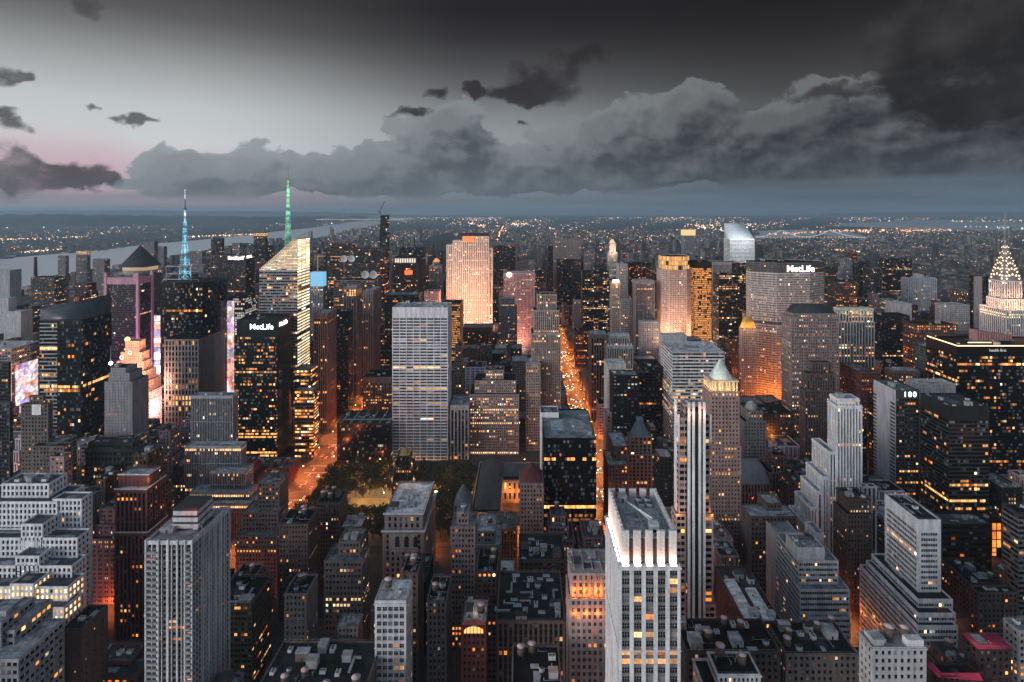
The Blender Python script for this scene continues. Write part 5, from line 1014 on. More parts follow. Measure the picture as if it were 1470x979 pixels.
x0, x1, y0, y1 = b.box; tp = MB(); tp.box(x0 - 1, x1 + 1, y0 - 1, y1, b.z, wz(330, 2150), 0); part(b, 'gold_top', tp, [E('gold_top_light', (1, .68, .28), 1.0)]); am = MB(); am.cyl((x0 + x1) / 2 - 8, y0 + 10, wz(330, 2150), wz(318, 2150), 1.2, .5, 6, 0); part(b, 'mast', am, [DARKMETAL])
# broad octagonal slab with sign
Yp = 880; x0, x1 = wx(1085, Yp), wx(1193, Yp); dd = 58
poly = [(x0 + 34, Yp), (x1 - 34, Yp), (x1, Yp + 20), (x1, Yp + 38), (x1 - 34, Yp + dd), (x0 + 34, Yp + dd), (x0, Yp + 38), (x0, Yp + 20)]
S = st((.42, .39, .38), (.38, .35, .34), 'hor', bay=2.0, fl=3.75, pf=.3, sf=.44, p=.25, s=0, lp=.1, rl=.02, tint=.55, glow=.9, tb=2, cw=.3, roof=DKROOF, rows=[(.4, .5, .8, .12)])
SD = variant(S, w=(.1, .1, .105), sp=(.08, .08, .085), lp=.01, sf=.7, rows=[])
b = simple('octagonal_slab', 'broad eight sided office slab with a glowing white sign near its top', 'the broad octagonal slab', S, [dict(poly=poly, z1=wz(467, Yp)), dict(poly=poly, z0=wz(467, Yp), z1=wz(462, Yp), S=SD), dict(poly=poly, z0=wz(462, Yp), z1=wz(392, Yp)), dict(poly=poly, z0=wz(392, Yp), z1=wz(377, Yp), S=variant(SD, bay=2, mode='vert'))], cat='skyscraper', n=6, vb=578, par=.6)
sign(b, 'MetLife', wx(1149, Yp), Yp - .8, wz(390, Yp), 15, SIGNW)
for k in range(5): light('POINT', (x0 - 8 + k * 18, Yp - 4 + (12 if k == 0 else 0), 26), 20000, (1, .25, .04), 1, parent=b.root)
light('AREA', (x0 + 20, Yp - 70, 12), 120000, (1, .24, .045), (30, 10), (x0 + 30, Yp, 40), parent=b.root)
b = simple('gilded_roof_building', 'stone building with a glowing gilded pyramid roof left of the octagonal slab', 'the gilded roof building', st((.36, .32, .31), None, 'pun', lp=.12), [(1064, 1086, 1061, 470, 850)], n=0, vb=545)
x0, x1, y0, y1 = b.box; hp = MB(); hp.pyramid(x0 + .5, x1 - .5, y0 + .5, y1 - .5, b.z - 1, wz(453, 860), .5, 0); part(b, 'gilded_roof', hp, [wall_mat((.6, .38, .1), .45)])
for (a, c, d) in ((x0 - 3, y0 - 3, 3), ((x0 + x1) / 2, y0 - 4, 2), (x1 - 2, y0 - 3, 4)): light('POINT', (a, c, b.z + d), 9000, (1, .45, .08), .6, parent=b.root)
# tall brown gothic-roofed tower etc.
b = simple('gothic_roof_tower', 'tall brown grey tower with dark hipped roof in front of the octagonal slab', 'the dark hipped roof tower', st((.28, .235, .235), None, 'pun', bay=2.9, fl=3.7, pf=.52, sf=.5, lp=.3, tint=.6, glow=.9, roof=DKROOF, tb=3), [(1136, 1205, 1122, 455, 690), (1139, 1202, 1126, 450, 692)], n=0, vb=600)
x0, x1, y0, y1 = b.box; hp = MB(); hp.pyramid(x0 + 1, x1 - 1, y0 + 1, y1 - 1, b.z - .5, b.z + 9, .72, 0); part(b, 'hipped_roof', hp, [wall_mat((.04, .05, .055), .6)])
b = simple('lattice_crown_tower', 'stone tower with a lit lattice crown and gold window strips', 'the lattice crown tower', st((.42, .41, .4), (.06, .06, .065), 'vert', bay=4.2, fl=3.8, pf=.45, sf=.4, s=.6, lp=.28, tint=.55, glow=1.2, roof=(.34, .38, .42)), [(1203, 1256, 1195, 462, 790), (1205, 1254, 1197, 444, 793)], n=3, vb=512)
x0, x1, y0, y1 = b.box; lt = MB(); n_ = 9
for k in range(n_):
    a = x0 + (x1 - x0) * k / n_; c = x0 + (x1 - x0) * (k + 1) / n_; lt.bar((a, y0 - .6, b.z - 9), (c, y0 - .6, b.z), .5, 0); lt.bar((c, y0 - .6, b.z - 9), (a, y0 - .6, b.z), .5, 0)
    light('POINT', ((a + c) / 2, y0 - 2.5, b.z - 5), 900, (1, .75, .35), .3, parent=b.root) if k % 2 else None
lt.box(x0 - .6, x1 + .6, y0 - 1, y1 + .6, b.z, b.z + 1.2, 0); part(b, 'lattice_crown', lt, [wall_mat((.6, .62, .55))])
simple('brown_setback_tower', 'brown narrow tower with stepped shoulders before the dark hipped roof tower', 'the brown shouldered tower', st((.2, .165, .165), (.12, .1, .1), 'vert', bay=2.8, fl=3.7, pf=.5, sf=.45, s=.25, lp=.08, tint=.45, roof=DKROOF), [(1155, 1203, 1148, 560, 590), (1158, 1200, 1151, 536, 594), (1166, 1194, 1160, 520, 600)], n=0, vb=640)
simple('red_brick_hotel', 'long red brick building with lit windows below the lattice crown tower', 'the red brick hotel', st((.24, .1, .1), None, 'pun', lp=.2, tint=.4, roof=(.2, .15, .16)), [(1236, 1264, 1205, 535, 700)], n=4, vb=570)
simple('brown_hotel', 'brown hotel with a row of lit arched windows beside the red brick hotel', 'the brown hotel', st((.27, .2, .2), None, 'pun', lp=.2, tint=.4, roof=BLUEROOF, tb=4, rows=[(.85, .95, 1.2, .6)]), [(1283, 1321, 1270, 532, 735)], n=4, vb=560)
simple('stepped_brown_block', 'dark stepped brown block under the brown shouldered tower', 'the stepped brown block', st((.13, .12, .12), None, 'pun', lp=.12, roof=DKROOF), [(1080, 1140, None, 594, 640, 34)], n=4, vb=640)
for (xx, yy, e) in ((1105, 640, 9000), (1125, 650, 7000), (1095, 660, 5000), (1085, 700, 8000)): light('POINT', (wx(xx, yy), yy - 6, 62), e, (1, .3, .06), 1, parent=b.root)
b = simple('dome_block', 'grey stepped building with a squat domed top behind the mansard building', 'the squat dome building', st((.26, .26, .27), None, 'pun', lp=.06, roof=DKROOF), [(1068, 1100, None, 605, 620, 30), (1073, 1095, None, 590, 624, 20)], n=0, vb=640)
dm = MB(); q = b.box; dm.cyl((q[0] + q[1]) / 2, (q[2] + q[3]) / 2, b.z - 1, b.z + 6, 8, 5, 14, 0); dm.cyl((q[0] + q[1]) / 2, (q[2] + q[3]) / 2, b.z + 6, b.z + 8.5, 5, .6, 14, 0); part(b, 'dome', dm, [wall_mat((.3, .32, .34))])
b = simple('mansard_building', 'pale building with a sloping mansard roof beside the green pyramid tower', 'the mansard building', st((.27, .26, .26), (.1, .1, .1), 'vert', bay=3, fl=4, pf=.4, sf=.3, lp=.05, roof=BLUEROOF, rows=[(.0, .12, 1.6, .9)]), [(1064, 1106, None, 694, 555, 26)], n=0, vb=722)
x0, x1, y0, y1 = b.box; hp = MB(); hp.pyramid(x0 - .3, x1 + .3, y0 - .3, y1 + .3, b.z, b.z + 16, .62, 0); part(b, 'mansard_roof', hp, [wall_mat((.2, .23, .26), .6)])
# spired tower with glowing crown
Yc = 790; cx_ = wx(1443, Yc + 19.5); hw = 12.8
S = st((.44, .43, .43), (.1, .1, .11), 'vert', bay=3.4, fl=3.8, pf=.5, sf=.42, s=.4, lp=.15, tint=.6, roof=BLUEROOF, rows=[(.93, .98, 2, .9)])
b = simple('spired_tower', 'white tower with a steel spire and glowing sunburst arches of triangular windows', 'the spired tower', S, [dict(poly=rect(cx_ - 21, cx_ + 34, Yc - 6, Yc + 40), z1=wz(444, Yc)), dict(poly=rect(cx_ - hw - 2, cx_ + hw + 2, Yc + 4, Yc + 35), z0=wz(445, Yc), z1=wz(430, Yc)), dict(poly=rect(cx_ - hw, cx_ + hw, Yc + 6, Yc + 33), z0=wz(431, Yc), z1=wz(404, Yc))], cat='skyscraper', n=0, vb=482)
cyy = Yc + 19.5; cw_ = MB(); tw = MB(); zb_ = wz(406, Yc)
prof = [(0, 12.9), (8, 12.4), (16, 11.1), (23, 9.3), (30, 7.4), (37, 5.6), (44, 4.0), (51, 2.8), (58, 1.9), (66, 1.2)]
for (h0, r0), (h1, r1) in zip(prof[:-1], prof[1:]): cw_.pyramid(cx_ - r0, cx_ + r0, cyy - r0, cyy + r0, zb_ + h0, zb_ + h1, r1 / r0, 0)
part(b, 'crown', cw_, [wall_mat((.3, .29, .29), .35, metal=.5)])
def rad(h):
    for (h0, r0), (h1, r1) in zip(prof[:-1], prof[1:]):
        if h0 <= h <= h1: return r0 + (r1 - r0) * (h - h0) / (h1 - h0)
    return 1.0
for face in (0, 1, 2, 3):
    for (hc, ra) in ((-8, 12.2), (3.5, 9.8), (14.5, 7.6), (25.5, 5.4), (36, 3.4), (45.5, 2.0)):
        nt = 7 if ra > 7 else 5 if ra > 4 else 3
        for k in range(nt):
            a = math.pi * (k + .5) / nt; u = ra * .86 * math.cos(a); h_ = hc + ra * 1.25 * math.sin(a) + 3
            if h_ < -6: continue
            s_ = .62 + ra * .06; d = rad(max(0, min(65, h_))) + .35; ru, rz_ = math.cos(a), math.sin(a)
            pts = [(u - rz_ * s_, h_ + ru * s_), (u + rz_ * s_, h_ - ru * s_), (u + ru * s_ * 2.4, h_ + rz_ * s_ * 2.4)]
            lim = rad(max(0, min(65, h_))) + .3
            pts = [(max(-lim, min(lim, p_[0])), p_[1]) for p_ in pts]
            P3 = []
            for (uu, hh) in pts:
                dd_ = rad(max(0, min(65, hh))) + .4
                P3.append({0: (cx_ + uu, cyy - dd_, zb_ + hh), 1: (cx_ - dd_, cyy + uu, zb_ + hh), 2: (cx_ + dd_, cyy + uu, zb_ + hh), 3: (cx_ + uu, cyy + dd_, zb_ + hh)}[face])
            tw.mesh(P3, [(0, 1, 2)], 0)
o = part(b, 'triangular_window', tw, [E('crown_window', (1, .62, .32), 4)], 'stuff')
spi = MB(); spi.cyl(cx_, cyy, zb_ + 62, wz(305, Yc), 1.7, .6, 8, 0); part(b, 'spire', spi, [wall_mat((.2, .22, .24), .4)])
for (dx_, dy_, hh, e) in ((-20, -12, -30, 76800), (0, -24, -30, 108000), (20, -20, -30, 76800), (-26, 12, -30, 76800)): light('POINT', (cx_ + dx_, cyy + dy_, zb_ + hh), e * .55, (1, .52, .3), .8, parent=b.root)
# black tower lined with lights
S = st(BLK, (.016, .016, .018), 'hor', bay=2.4, fl=3.9, pf=.05, sf=.35, p=.12, s=.04, gl=.2, lp=.13, rl=.06, tint=.36, glow=1.1, tb=12, roof=(.05, .045, .045), rough=.25, cw=.1)
b = simple('light_lined_tower', 'broad black tower with lines of warm light along its roof edge', 'the light lined black tower', S, [(1374, 1560, None, 497, 640, 50)], n=4, vb=700, cat='skyscraper')
x0, x1, y0, y1 = b.box; ln = MB(); ln.bar((x0, y0 - .3, b.z + .6), (x1, y0 - .3, b.z + .6), .55, 0); ln.bar((x0, y0, b.z + .6), (x0 + 2, y1, b.z + .6), .55, 0); ln.bar((x0 + 24, y0 + 14, b.z + 1), (x0 + 52, y0 + 14, b.z + 1), .5, 0); part(b, 'roof_light_strip', ln, [E('strip_warm', (1, .62, .34), 3.2)])
sign(b, 'health first', wx(1432, 640), y0 - .4, wz(504.5, 640), 4.6, E('sign_dim', (.75, .78, .85), .55))
for k in range(5): light('POINT', (x0 + 5 + k * 14, y0 + 5, b.z + 2.5), 1500, (1, .3, .1), .4, parent=b.root)
b2 = MB(); yv = y0 + 30
for k in range(14): t_ = x0 + 48 + k * 3.2; b2.box(t_, t_ + 1.3, yv, yv + 12, b.z - 1, b.z + 12 - k * .5, 0)
part(b, 'roof_fins', b2, [wall_mat((.3, .18, .18))])
simple('dark_ledge_tower', 'dark tower of thin grey ledges before the light lined black tower', 'the dark ledged tower', st((.03, .032, .035), (.085, .085, .09), 'hor', bay=2.6, fl=3.8, pf=.05, sf=.35, p=.2, s=0, gl=.35, lp=.05, tint=.36, tb=14, roof=(.1, .12, .13), rows=[(.33, .36, 1.4, .9), (.28, .31, .9, .6), (.78, .81, .8, .3)], spr=.5), [(1362, 1420, 1321, 583, 520)], n=7, vb=752)
SW2 = st((.42, .42, .44), (.42, .42, .44), 'pun', bay=4, fl=4, pf=.95, sf=.95, lp=0, roof=BLUEROOF)
b = simple('numbered_tower', 'dark fronted tower with a blank pale side wall and a glowing number', 'the numbered tower', st((.1, .11, .12), (.075, .08, .085), 'hor', bay=2.8, fl=3.8, pf=.3, sf=.45, lp=.12, tint=.4, roof=(.16, .2, .22), tb=9, rows=[(.38, .42, 1.3, .6), (.08, .11, 1.4, .7)]), [(1286, 1320, 1254, 560, 560)], n=3, vb=700, side=SW2)
sign(b, '100', wx(1306, 560), b.box[2] - .4, wz(569.5, 560), 7.5, SIGN)
sd_ = MB(); x0, x1, y0, y1 = b.box
for k in range(26): sd_.box(x0 - .5, x0 - .05, y0 + 1.0, y0 + 8, 25 + k * 3.8, 26.6 + k * 3.8, 0); sd_.box(x0 - .5, x0 - .05, y1 - 5, y1 - .5, 25 + k * 3.8, 26.6 + k * 3.8, 0)
part(b, 'balcony_strip', sd_, [wall_mat((.04, .045, .05), .4)])
simple('pale_strip_block', 'low pale roofed block with a dish right behind the dark ledged tower', 'the pale roofed dish block', variant(PALEB, lp=.05), [(1318, 1372, 1300, 551, 640)], n=5, vb=570, roof=['satellite_dish', 'cooling_unit'])
b = simple('white_ribbed_tower', 'bright white ribbed tower stepping down towards the pale setback office', 'the white stepping tower', st((.62, .63, .66), (.1, .1, .11), 'vert', bay=2.7, fl=3.7, pf=.52, sf=.4, s=.5, lp=.1, tint=.42, roof=BLUEROOF, tb=3), [(1201, 1238, 1188, 582, 470), (1203, 1234, 1191, 572, 472), (1190, 1201.5, None, 648, 471, 28), (1181, 1190.5, None, 684, 470.5, 28), (1173, 1181.5, None, 705, 470, 28), (1164, 1173.5, None, 728, 469.5, 28), (1155, 1164.5, None, 750, 469, 28)], n=3, vb=735, cat='skyscraper')
# ---- nearer blocks
WST = st((.6, .61, .63), None, 'pun', bay=3.0, fl=4.0, pf=.42, sf=.36, gl=.7, lp=.04, belt=[], tint=.52, glow=1.3, roof=(.12, .14, .16), cw=.5)
WLIT = variant(WST, rows=[(.0, 1, 1.5, .95)])
bld('white_setback_building', 'big white stepped apartment-like office block with many ledges and two glowing storeys', 'the white stepped block', WST,
    [(-70, 82, None, 720, 385, 24), (2, 70, None, 694, 392, 16), (75, 117, 133, 716, 386), (-70, 111, 130, 772, 372), (-70, 103, 124, 812, 362), (-70, 98, 122, 842, 352, None, variant(WST, rows=[(.86, 1, 2.0, .95)])), (-70, 92, 118, 872, 345, None, variant(WST, rows=[(.9, 1, 2.0, .9)])),
     (30, 61, None, 752, 372, 20), (22, 56, None, 798, 362, 20), (14, 48, None, 838, 350, 20, variant(WST, rows=[(.88, 1, 2.2, .95)]))], near=True, n=5, seed=8, roof=['stair_bulkhead', 'cooling_unit', 'roof_duct'])
bld('terraced_grey_building', 'grey terraced building with pale penthouses in the bottom corner of the view', 'the terraced grey building', st((.3, .31, .33), (.25, .26, .28), 'hor', bay=3, fl=4, pf=.3, sf=.5, lp=.08, tint=.42, roof=BLUEROOF, rows=[(.6, .7, 1.3, .2)]),
    [(-60, 27, 93, 946, 272), (-60, 21, 76, 905, 282), (4, 20, 50, 880, 288), (-60, 2, 30, 893, 280)], near=True, n=6)
bld('blank_brown_building', 'dark brown building with a long blank brick side next to the terraced building', 'the blank brown building', st((.15, .1, .095), None, 'pun', bay=6, fl=4.2, pf=.85, sf=.7, lp=.03, roof=DKROOF), [(86, 116, 155, 905, 302)], n=4, near=True)
b = bld('red_rimmed_roof_building', 'low dark building with a red rimmed sunken roof beneath the red brick tower', 'the red rimmed roof', st((.16, .06, .06), (.1, .04, .04), 'hor', bay=4, fl=4, lp=.05, roof=(.1, .11, .12)), [(118, 196, 225, 972, 318), (128, 188, 210, 950, 326)], n=5, near=True)
RB = st((.3, .115, .115), (.025, .018, .018), 'vert', bay=3.0, fl=3.7, pf=.42, sf=.42, s=.35, lp=.12, tint=.22, glow=1.1, roof=BLUEROOF, tb=3)
b = bld('red_brick_tower', 'tall dark red brick tower with white ledges and a smaller red crown', 'the red brick tower', RB, [(164, 212, 240, 764, 408), (165, 211, 238, 702, 410), (170, 214, 229, 681, 416, None, variant(RB, lp=0, sf=.9, pf=.9, sp=(.22, .075, .075)))], n=5, near=True, vb=920)
x0, x1, y0, y1 = b.tiers[1][0]; lg = MB()
for (q, zq, _) in b.tiers: 
    lg.box(q[0] - .5, q[1] + .5, q[2] - .5, q[2] - .02, zq - .4, zq + .5, 0); lg.box(q[1] + .02, q[1] + .5, q[2] - .02, q[3] + .3, zq - .4, zq + .5, 0)
part(b, 'white_ledge', lg, [wall_mat((.6, .6, .62))]); light('POINT', (b.box[1] + 1, b.box[2] - 1.5, b.box[3] * 0 + wz(696, 412) + 2), 700, (1, .55, .15), .3, parent=b.root)
AP = st((.5, .5, .52), (.2, .2, .215), 'hor', bay=2.6, fl=3.1, pf=.16, sf=.42, p=-.05, s=.25, gl=1.1, lp=.09, tint=.28, glow=1.0, roof=(.24, .25, .27), cw=.6, tb=2.2)
b = bld('apartment_tower', 'tall pale apartment tower with balconies and narrow white piers', 'the pale apartment tower', AP, [dict(poly=rect(wx(209, 290), wx(276, 290), 290, 322), z1=wz(776, 290)), dict(poly=rect(wx(276, 299), wx(290, 299), 299, 327), z1=wz(767, 299)), ], n=4, near=True, seed=3)
x0, x1, y0, y1 = b.tiers[0][0]; pr = MB()
for xx in (x0 - .2, x0 + 6.4, x0 + 11.6, x0 + 16.5, x1 - 4.2, x1 - .5): pr.box(xx, xx + .75, y0 - .55, y0 + .3, 0, b.tiers[0][1] + .6, 0)
q = b.tiers[1][0]
for yy in (q[2], q[2] + 6, q[2] + 12, q[2] + 18, q[3] - .7): pr.box(q[1] - .3, q[1] + .55, yy, yy + .75, 0, b.tiers[1][1] + .6, 0)
part(b, 'pier', pr, [wall_mat((.58, .59, .61))])
bl = MB()
for k in range(44):
    zz = 8 + k * 3.1
    if zz < b.tiers[0][1] - 4: bl.box(x0 + .6, x0 + 6.2, y0 - 1.2, y0 - .02, zz, zz + 1.05, 0); bl.box(x1 - 3.4, x1 - .6, y0 - 1.2, y0 - .02, zz, zz + 1.05, 0)
o = part(b, 'balcony', bl, [wall_mat((.3, .3, .31))]); 
ph = MB(); a, c = wx(245, 300), wx(283, 300)
for k in range(3): ph.box(a + k * .3, c - k * .3, 301, 316, b.tiers[0][1] + k * 3.6, b.tiers[0][1] + k * 3.6 + 2.3, 0); ph.box(a + .6, c - .6, 301.4, 315.6, b.tiers[0][1] + k * 3.6 + 2.3, b.tiers[0][1] + k * 3.6 + 3.6, 1)
part(b, 'penthouse', ph, [wall_mat((.5, .5, .51)), wall_mat((.04, .045, .05), .3)])
light('POINT', (c - 3, 299, b.tiers[0][1] + 11.5), 500, (1, .1, .08), .3, parent=b.root)
LS = st((.3, .33, .36), (.06, .065, .07), 'vert', bay=1.7, fl=3.8, pf=.3, sf=.35, s=.4, gl=.6, lp=.05, tint=.55, roof=(.25, .29, .33), tb=3, cw=.3, rows=[(.6, .64, 1.4, .5), (.32, .36, .6, .3)])
LR = variant(LS, rows=[(.86, 1, 1.7, .95)])
bld('stepped_glass_tower', 'blue grey pinstriped tower stepping down with bright lit ledge storeys', 'the pinstriped stepped tower', LS, [(274, 334, 342, 568, 575), (265, 346, 354, 640, 562, None, variant(LS, rows=[(.94, 1, 1.8, .85)])), (302, 352, 364, 676, 552, None, variant(LS, rows=[(.9, 1, 1.0, .4)])), (272, 358, 369, 706, 545, None, LR), (269, 362, 376, 722, 538, None, LR)], n=4, vb=770)
GB = st((.26, .21, .205), None, 'pun', bay=2.6, fl=3.6, pf=.48, sf=.5, lp=.1, tint=.36, roof=(.2, .22, .24), rows=[(.72, .76, 1.0, .7), (.56, .58, .9, .5)])
bld('brown_grid_building', 'stepped brown grey building with a regular window grid in front of pinstriped tower', 'the brown grid building', GB, [(338, 398, 415, 768, 452), (347, 399, 414, 736, 458), (370, 401, 414, 692, 466)], n=4, tank=2, vb=850)
BR2 = st((.17, .135, .13), None, 'pun', bay=2.4, fl=3.7, pf=.5, sf=.5, lp=.06, tint=.4, roof=DKROOF, mull=1)
for (nm, xl, xr, xs, yt, Y, lb, sh, S, tk, n_) in (
    ('u_shaped_building', 400, 442, 457, 752, 425, 'brown building with a notched top below the park corner', 'the notched top building', BR2, 2, 4),
    ('brown_loft_building', 454, 488, 499, 722, 462, 'brown loft building with water tanks by the park trees', 'the tanked loft building', BR2, 4, 3),
    ('white_roof_building', 489, 519, 528, 756, 462, 'dark building with a bright white roof deck at the park lawn', 'the white roof building', variant(BR2, roof=(.55, .58, .62)), 0, 4),
    ('water_tank_building', 408, 440, 456, 852, 342, 'brown building with two pale topped water tanks on its roof', 'the twin tank building', variant(BR2, w=(.24, .21, .2), sp=(.24, .21, .2)), 2, 3),
    ('cornice_lowrise', 484, 514, 521, 899, 348, 'small building with a pale roof and arched top windows', 'the small arched building', variant(BR2, w=(.3, .28, .28), sp=(.3, .28, .28), roof=(.45, .48, .52)), 0, 2),
    ('brown_infill_building', 577, 600, 607, 822, 340, 'narrow brown building with tanks hidden behind the white fronted building', 'the narrow tank building', BR2, 2, 2),
    ('stone_slab_building', 613, 641, 648, 862, 322, 'slim dark building framed by two pale stripes', 'the pale edged slim building', variant(BR2, w=(.1, .09, .09), sp=(.1, .09, .09), lp=.15, tint=.8, glow=.5), 1, 5)):
    bld(nm, lb, sh, S, [(xl, xr, xs, yt, Y)], near=Y < 400, tank=tk, n=n_, seed=hash_(nm))
bld('ribbon_loft_building', 'grey loft building with wide window bands and a blank penthouse', 'the banded loft building', st((.25, .225, .225), (.24, .215, .215), 'hor', bay=2.4, fl=4, pf=.35, sf=.5, p=.1, s=0, lp=.1, tint=.6, roof=(.2, .21, .22), mull=2, rows=[(.6, .66, 1.5, .5)]), [(465, 520, 531, 805, 378), (486, 517, 526, 777, 384)], n=5, near=True)
b = bld('white_front_building', 'narrow white fronted building with a cluttered pale roof near the bottom', 'the white fronted building', st((.44, .44, .46), (.4, .4, .42), 'pun', bay=3.3, fl=3.9, pf=.22, sf=.42, gl=.5, lp=.1, tint=.25, mull=3, roof=(.5, .54, .58), tb=3.4), [(538, 583, 592, 862, 290)], n=6, near=True, tank=1, roof=['cooling_unit', 'roof_duct', 'skylight', 'stair_bulkhead'])
b = bld('palazzo_building', 'brown palazzo building with arched top windows and white cornices by the gothic tower', 'the palazzo building', st((.3, .26, .26), (.27, .23, .23), 'pun', bay=4.4, fl=4.4, pf=.55, sf=.4, lp=.14, tint=.35, roof=(.45, .49, .53), tb=3, cw=2), [(549, 609, 626, 762, 440), (552, 607, 622, 737, 443)], n=10, near=False, vb=835)
lg = MB()
for (q, zq, _) in b.tiers: lg.box(q[0] - 1, q[1] + 1, q[2] - 1, q[2] - .02, zq - .6, zq + .6, 0); lg.box(q[1] + .02, q[1] + 1, q[2] - .02, q[3], zq - .6, zq + .6, 0)
part(b, 'cornice', lg, [wall_mat((.55, .56, .58))])
q, zq, _ = b.tiers[0]; ap = MB(); ap.box(q[0] + 5, q[1] - 5, q[2] - .14, q[2] - .02, zq - 17, zq - 2.4, 0); part(b, 'arcade_panel', ap, [wall_mat((.3, .26, .26))]); ar = MB()
for k in range(3):
    xx = q[0] + 12 + k * 7.4; ar.mesh([(xx - 1.8, q[2] - .22, zq - 13), (xx + 1.8, q[2] - .22, zq - 13)] + [(xx + 1.8 * math.cos(t_ * .314), q[2] - .22, zq - 6 + 1.8 * math.sin(t_ * .314)) for t_ in range(11)], [tuple(range(13))], 0)
part(b, 'arched_window', ar, [wall_mat((.03, .03, .035), .2)])
bld('slender_tan_building', 'slender pinkish building with a chimney-like top just before the library', 'the slender pinkish building', st((.33, .27, .27), None, 'pun', bay=2.3, fl=3.7, pf=.45, sf=.45, lp=.12, tint=.3, roof=(.25, .26, .27), rows=[(.12, .2, 1.6, .35)]), [(647, 682, None, 756, 400, 20), (656, 673, None, 734, 404, 10)], n=3, near=True)
b = bld('red_arch_building', 'red brick building with a big glowing arched window under its gable', 'the red arched building', st((.2, .06, .05), None, 'pun', bay=2.6, fl=3.8, lp=.2, tint=.3, roof=(.34, .37, .4)), [(662, 698, None, 897, 310, 22)], n=3, near=True, tank=1)
x0, x1, y0, y1 = b.box; ga = MB(); mx = (x0 + x1) / 2; ga.mesh([(x0, y0 - .3, b.z)] + [(mx - 7 * math.cos(t_ * .262), y0 - .3, b.z - .5 + 4.2 * math.sin(t_ * .262)) for t_ in range(13)] + [(x1, y0 - .3, b.z)], [tuple(range(15))], 0); part(b, 'gable', ga, [wall_mat((.2, .06, .05))])
aw = MB(); aw.mesh([(mx - 5.4, y0 - .5, b.z - 4.4)] + [(mx - 5.4 * math.cos(t_ * .262), y0 - .5, b.z - 3.2 + 2.6 * math.sin(t_ * .262)) for t_ in range(13)] + [(mx + 5.4, y0 - .5, b.z - 4.4)], [tuple(range(15))], 0)
for k in range(5): aw.box(mx - 4 + k * 2 - .18, mx - 4 + k * 2 + .18, y0 - .7, y0 - .55, b.z - 4.4, b.z - .8, 1)
part(b, 'arched_window', aw, [E('arch_glow', (1, .42, .12), 1.8), wall_mat((.1, .04, .03))])
light('POINT', (mx, y0 + 12, b.z + 2.5), 500, (1, .75, .5), .5, parent=b.root)
bld('pilastered_loft_building', 'wide brown loft building with a pilaster row under its dark skylight roof', 'the wide skylight building', st((.24, .19, .18), (.09, .07, .065), 'vert', bay=3.0, fl=4.2, pf=.42, sf=.4, s=.5, lp=.16, tint=.24, glow=1.0, roof=(.06, .065, .07), tb=2, mull=2), [(713, 811, None, 891, 330, 46)], n=26, near=True, roof=['skylight', 'cooling_unit', 'skylight', 'roof_duct', 'cooling_fan'])
bld('dark_flat_building', 'low dark roofed building with a pale rim at the bottom centre', 'the pale rimmed low roof', st((.2, .18, .18), None, 'pun', lp=.06, roof=DKROOF), [(735, 806, None, 986, 268, 26)], n=9, tank=2)
bld('roof_garden_building', 'low wide building with tanks on a patched roof, lowest in the view', 'the lowest patched roof', st((.2, .18, .18), None, 'pun', lp=.06, roof=(.07, .08, .09)), [(352, 515, None, 1020, 258, 42)], n=22, tank=5)
bld('small_dark_building', 'small dark building with parapet walls behind the red arched building', 'the parapet walled building', st((.2, .15, .15), None, 'pun', lp=.1, roof=DKROOF), [(684, 714, None, 820, 372, 26)], n=1, tank=2)
bld('corner_loft_building', 'tall narrow grey building with pale roof huts in the dense rooftop area', 'the roof hut building', st((.22, .2, .2), None, 'pun', lp=.06, roof=(.4, .42, .44)), [(716, 738, None, 842, 372, 30)], n=5)
bld('long_roof_building', 'long low dark roof with white vents in front of the black glass tower', 'the long vented roof', st((.16, .13, .13), None, 'pun', lp=.06, roof=(.06, .065, .07)), [(745, 812, None, 805, 400, 34)], n=14)
b = bld('shed_roof_building', 'brick building with two long pale roof strips beside the white ribbed tower', 'the long strip roof building', st((.16, .085, .08), None, 'pun', bay=3, fl=4, lp=.07, tint=.35, roof=(.1, .1, .11)), [(1069, 1122, 1026, 892, 320)], n=12, near=True, side=st((.16, .075, .07), None, 'pun', bay=4, fl=4, pf=.75, sf=.6, lp=.06))
x0, x1, y0, y1 = b.box; ss = MB(); ss.box(x0 + 1, x0 + 8, y0 + 1, y1 - 14, b.z - 1, b.z + .6, 0); ss.box(x0 + 11.5, x0 + 18, y0 + 1, y1 - 22, b.z - 1, b.z + .6, 0); part(b, 'roof_strip', ss, [roof_mat((.5, .56, .6))])
OF = st((.46, .46, .47), (.46, .46, .47), 'hor', bay=1.6, fl=3.8, pf=.12, sf=.5, p=.3, s=0, gl=.4, lp=.1, tint=.5, glow=.9, roof=(.2, .24, .27), mull=1)
b = bld('terraced_office', 'pale concrete office in broad horizontal terraces with box shaped tops', 'the pale terraced office', OF, [(1160, 1221, 1120, 886, 376), (1148, 1220, 1112, 846, 380), (1146, 1204, 1114, 805, 386), (1145, 1184, 1128, 786, 388, None, variant(OF, sf=.98, pf=.98, lp=0)), (1172, 1183, None, 765, 420, 16, variant(OF, sf=.98, pf=.98, lp=0)), (1118, 1150, None, 770, 424, 24, variant(OF, sf=.9, pf=.9))], n=3, near=True)
WO = st((.5, .51, .53), (.47, .48, .5), 'hor', bay=1.7, fl=3.7, pf=.1, sf=.45, p=.3, s=0, gl=.45, lp=.05, tint=.55, glow=1.1, tb=9, roof=(.06, .07, .075), mull=1, cw=2.2)
b = bld('white_slab_office', 'white slab office whose lower floors step out in terraces', 'the white terraced slab', variant(WO, tb=3, cw=.6), [(1318, 1375, 1234, 898, 352), (1318, 1372, 1243, 880, 356), (1318, 1368, 1251, 860, 362), (1318, 1351, 1270, 746, 370, None, WO)], n=5, near=True)
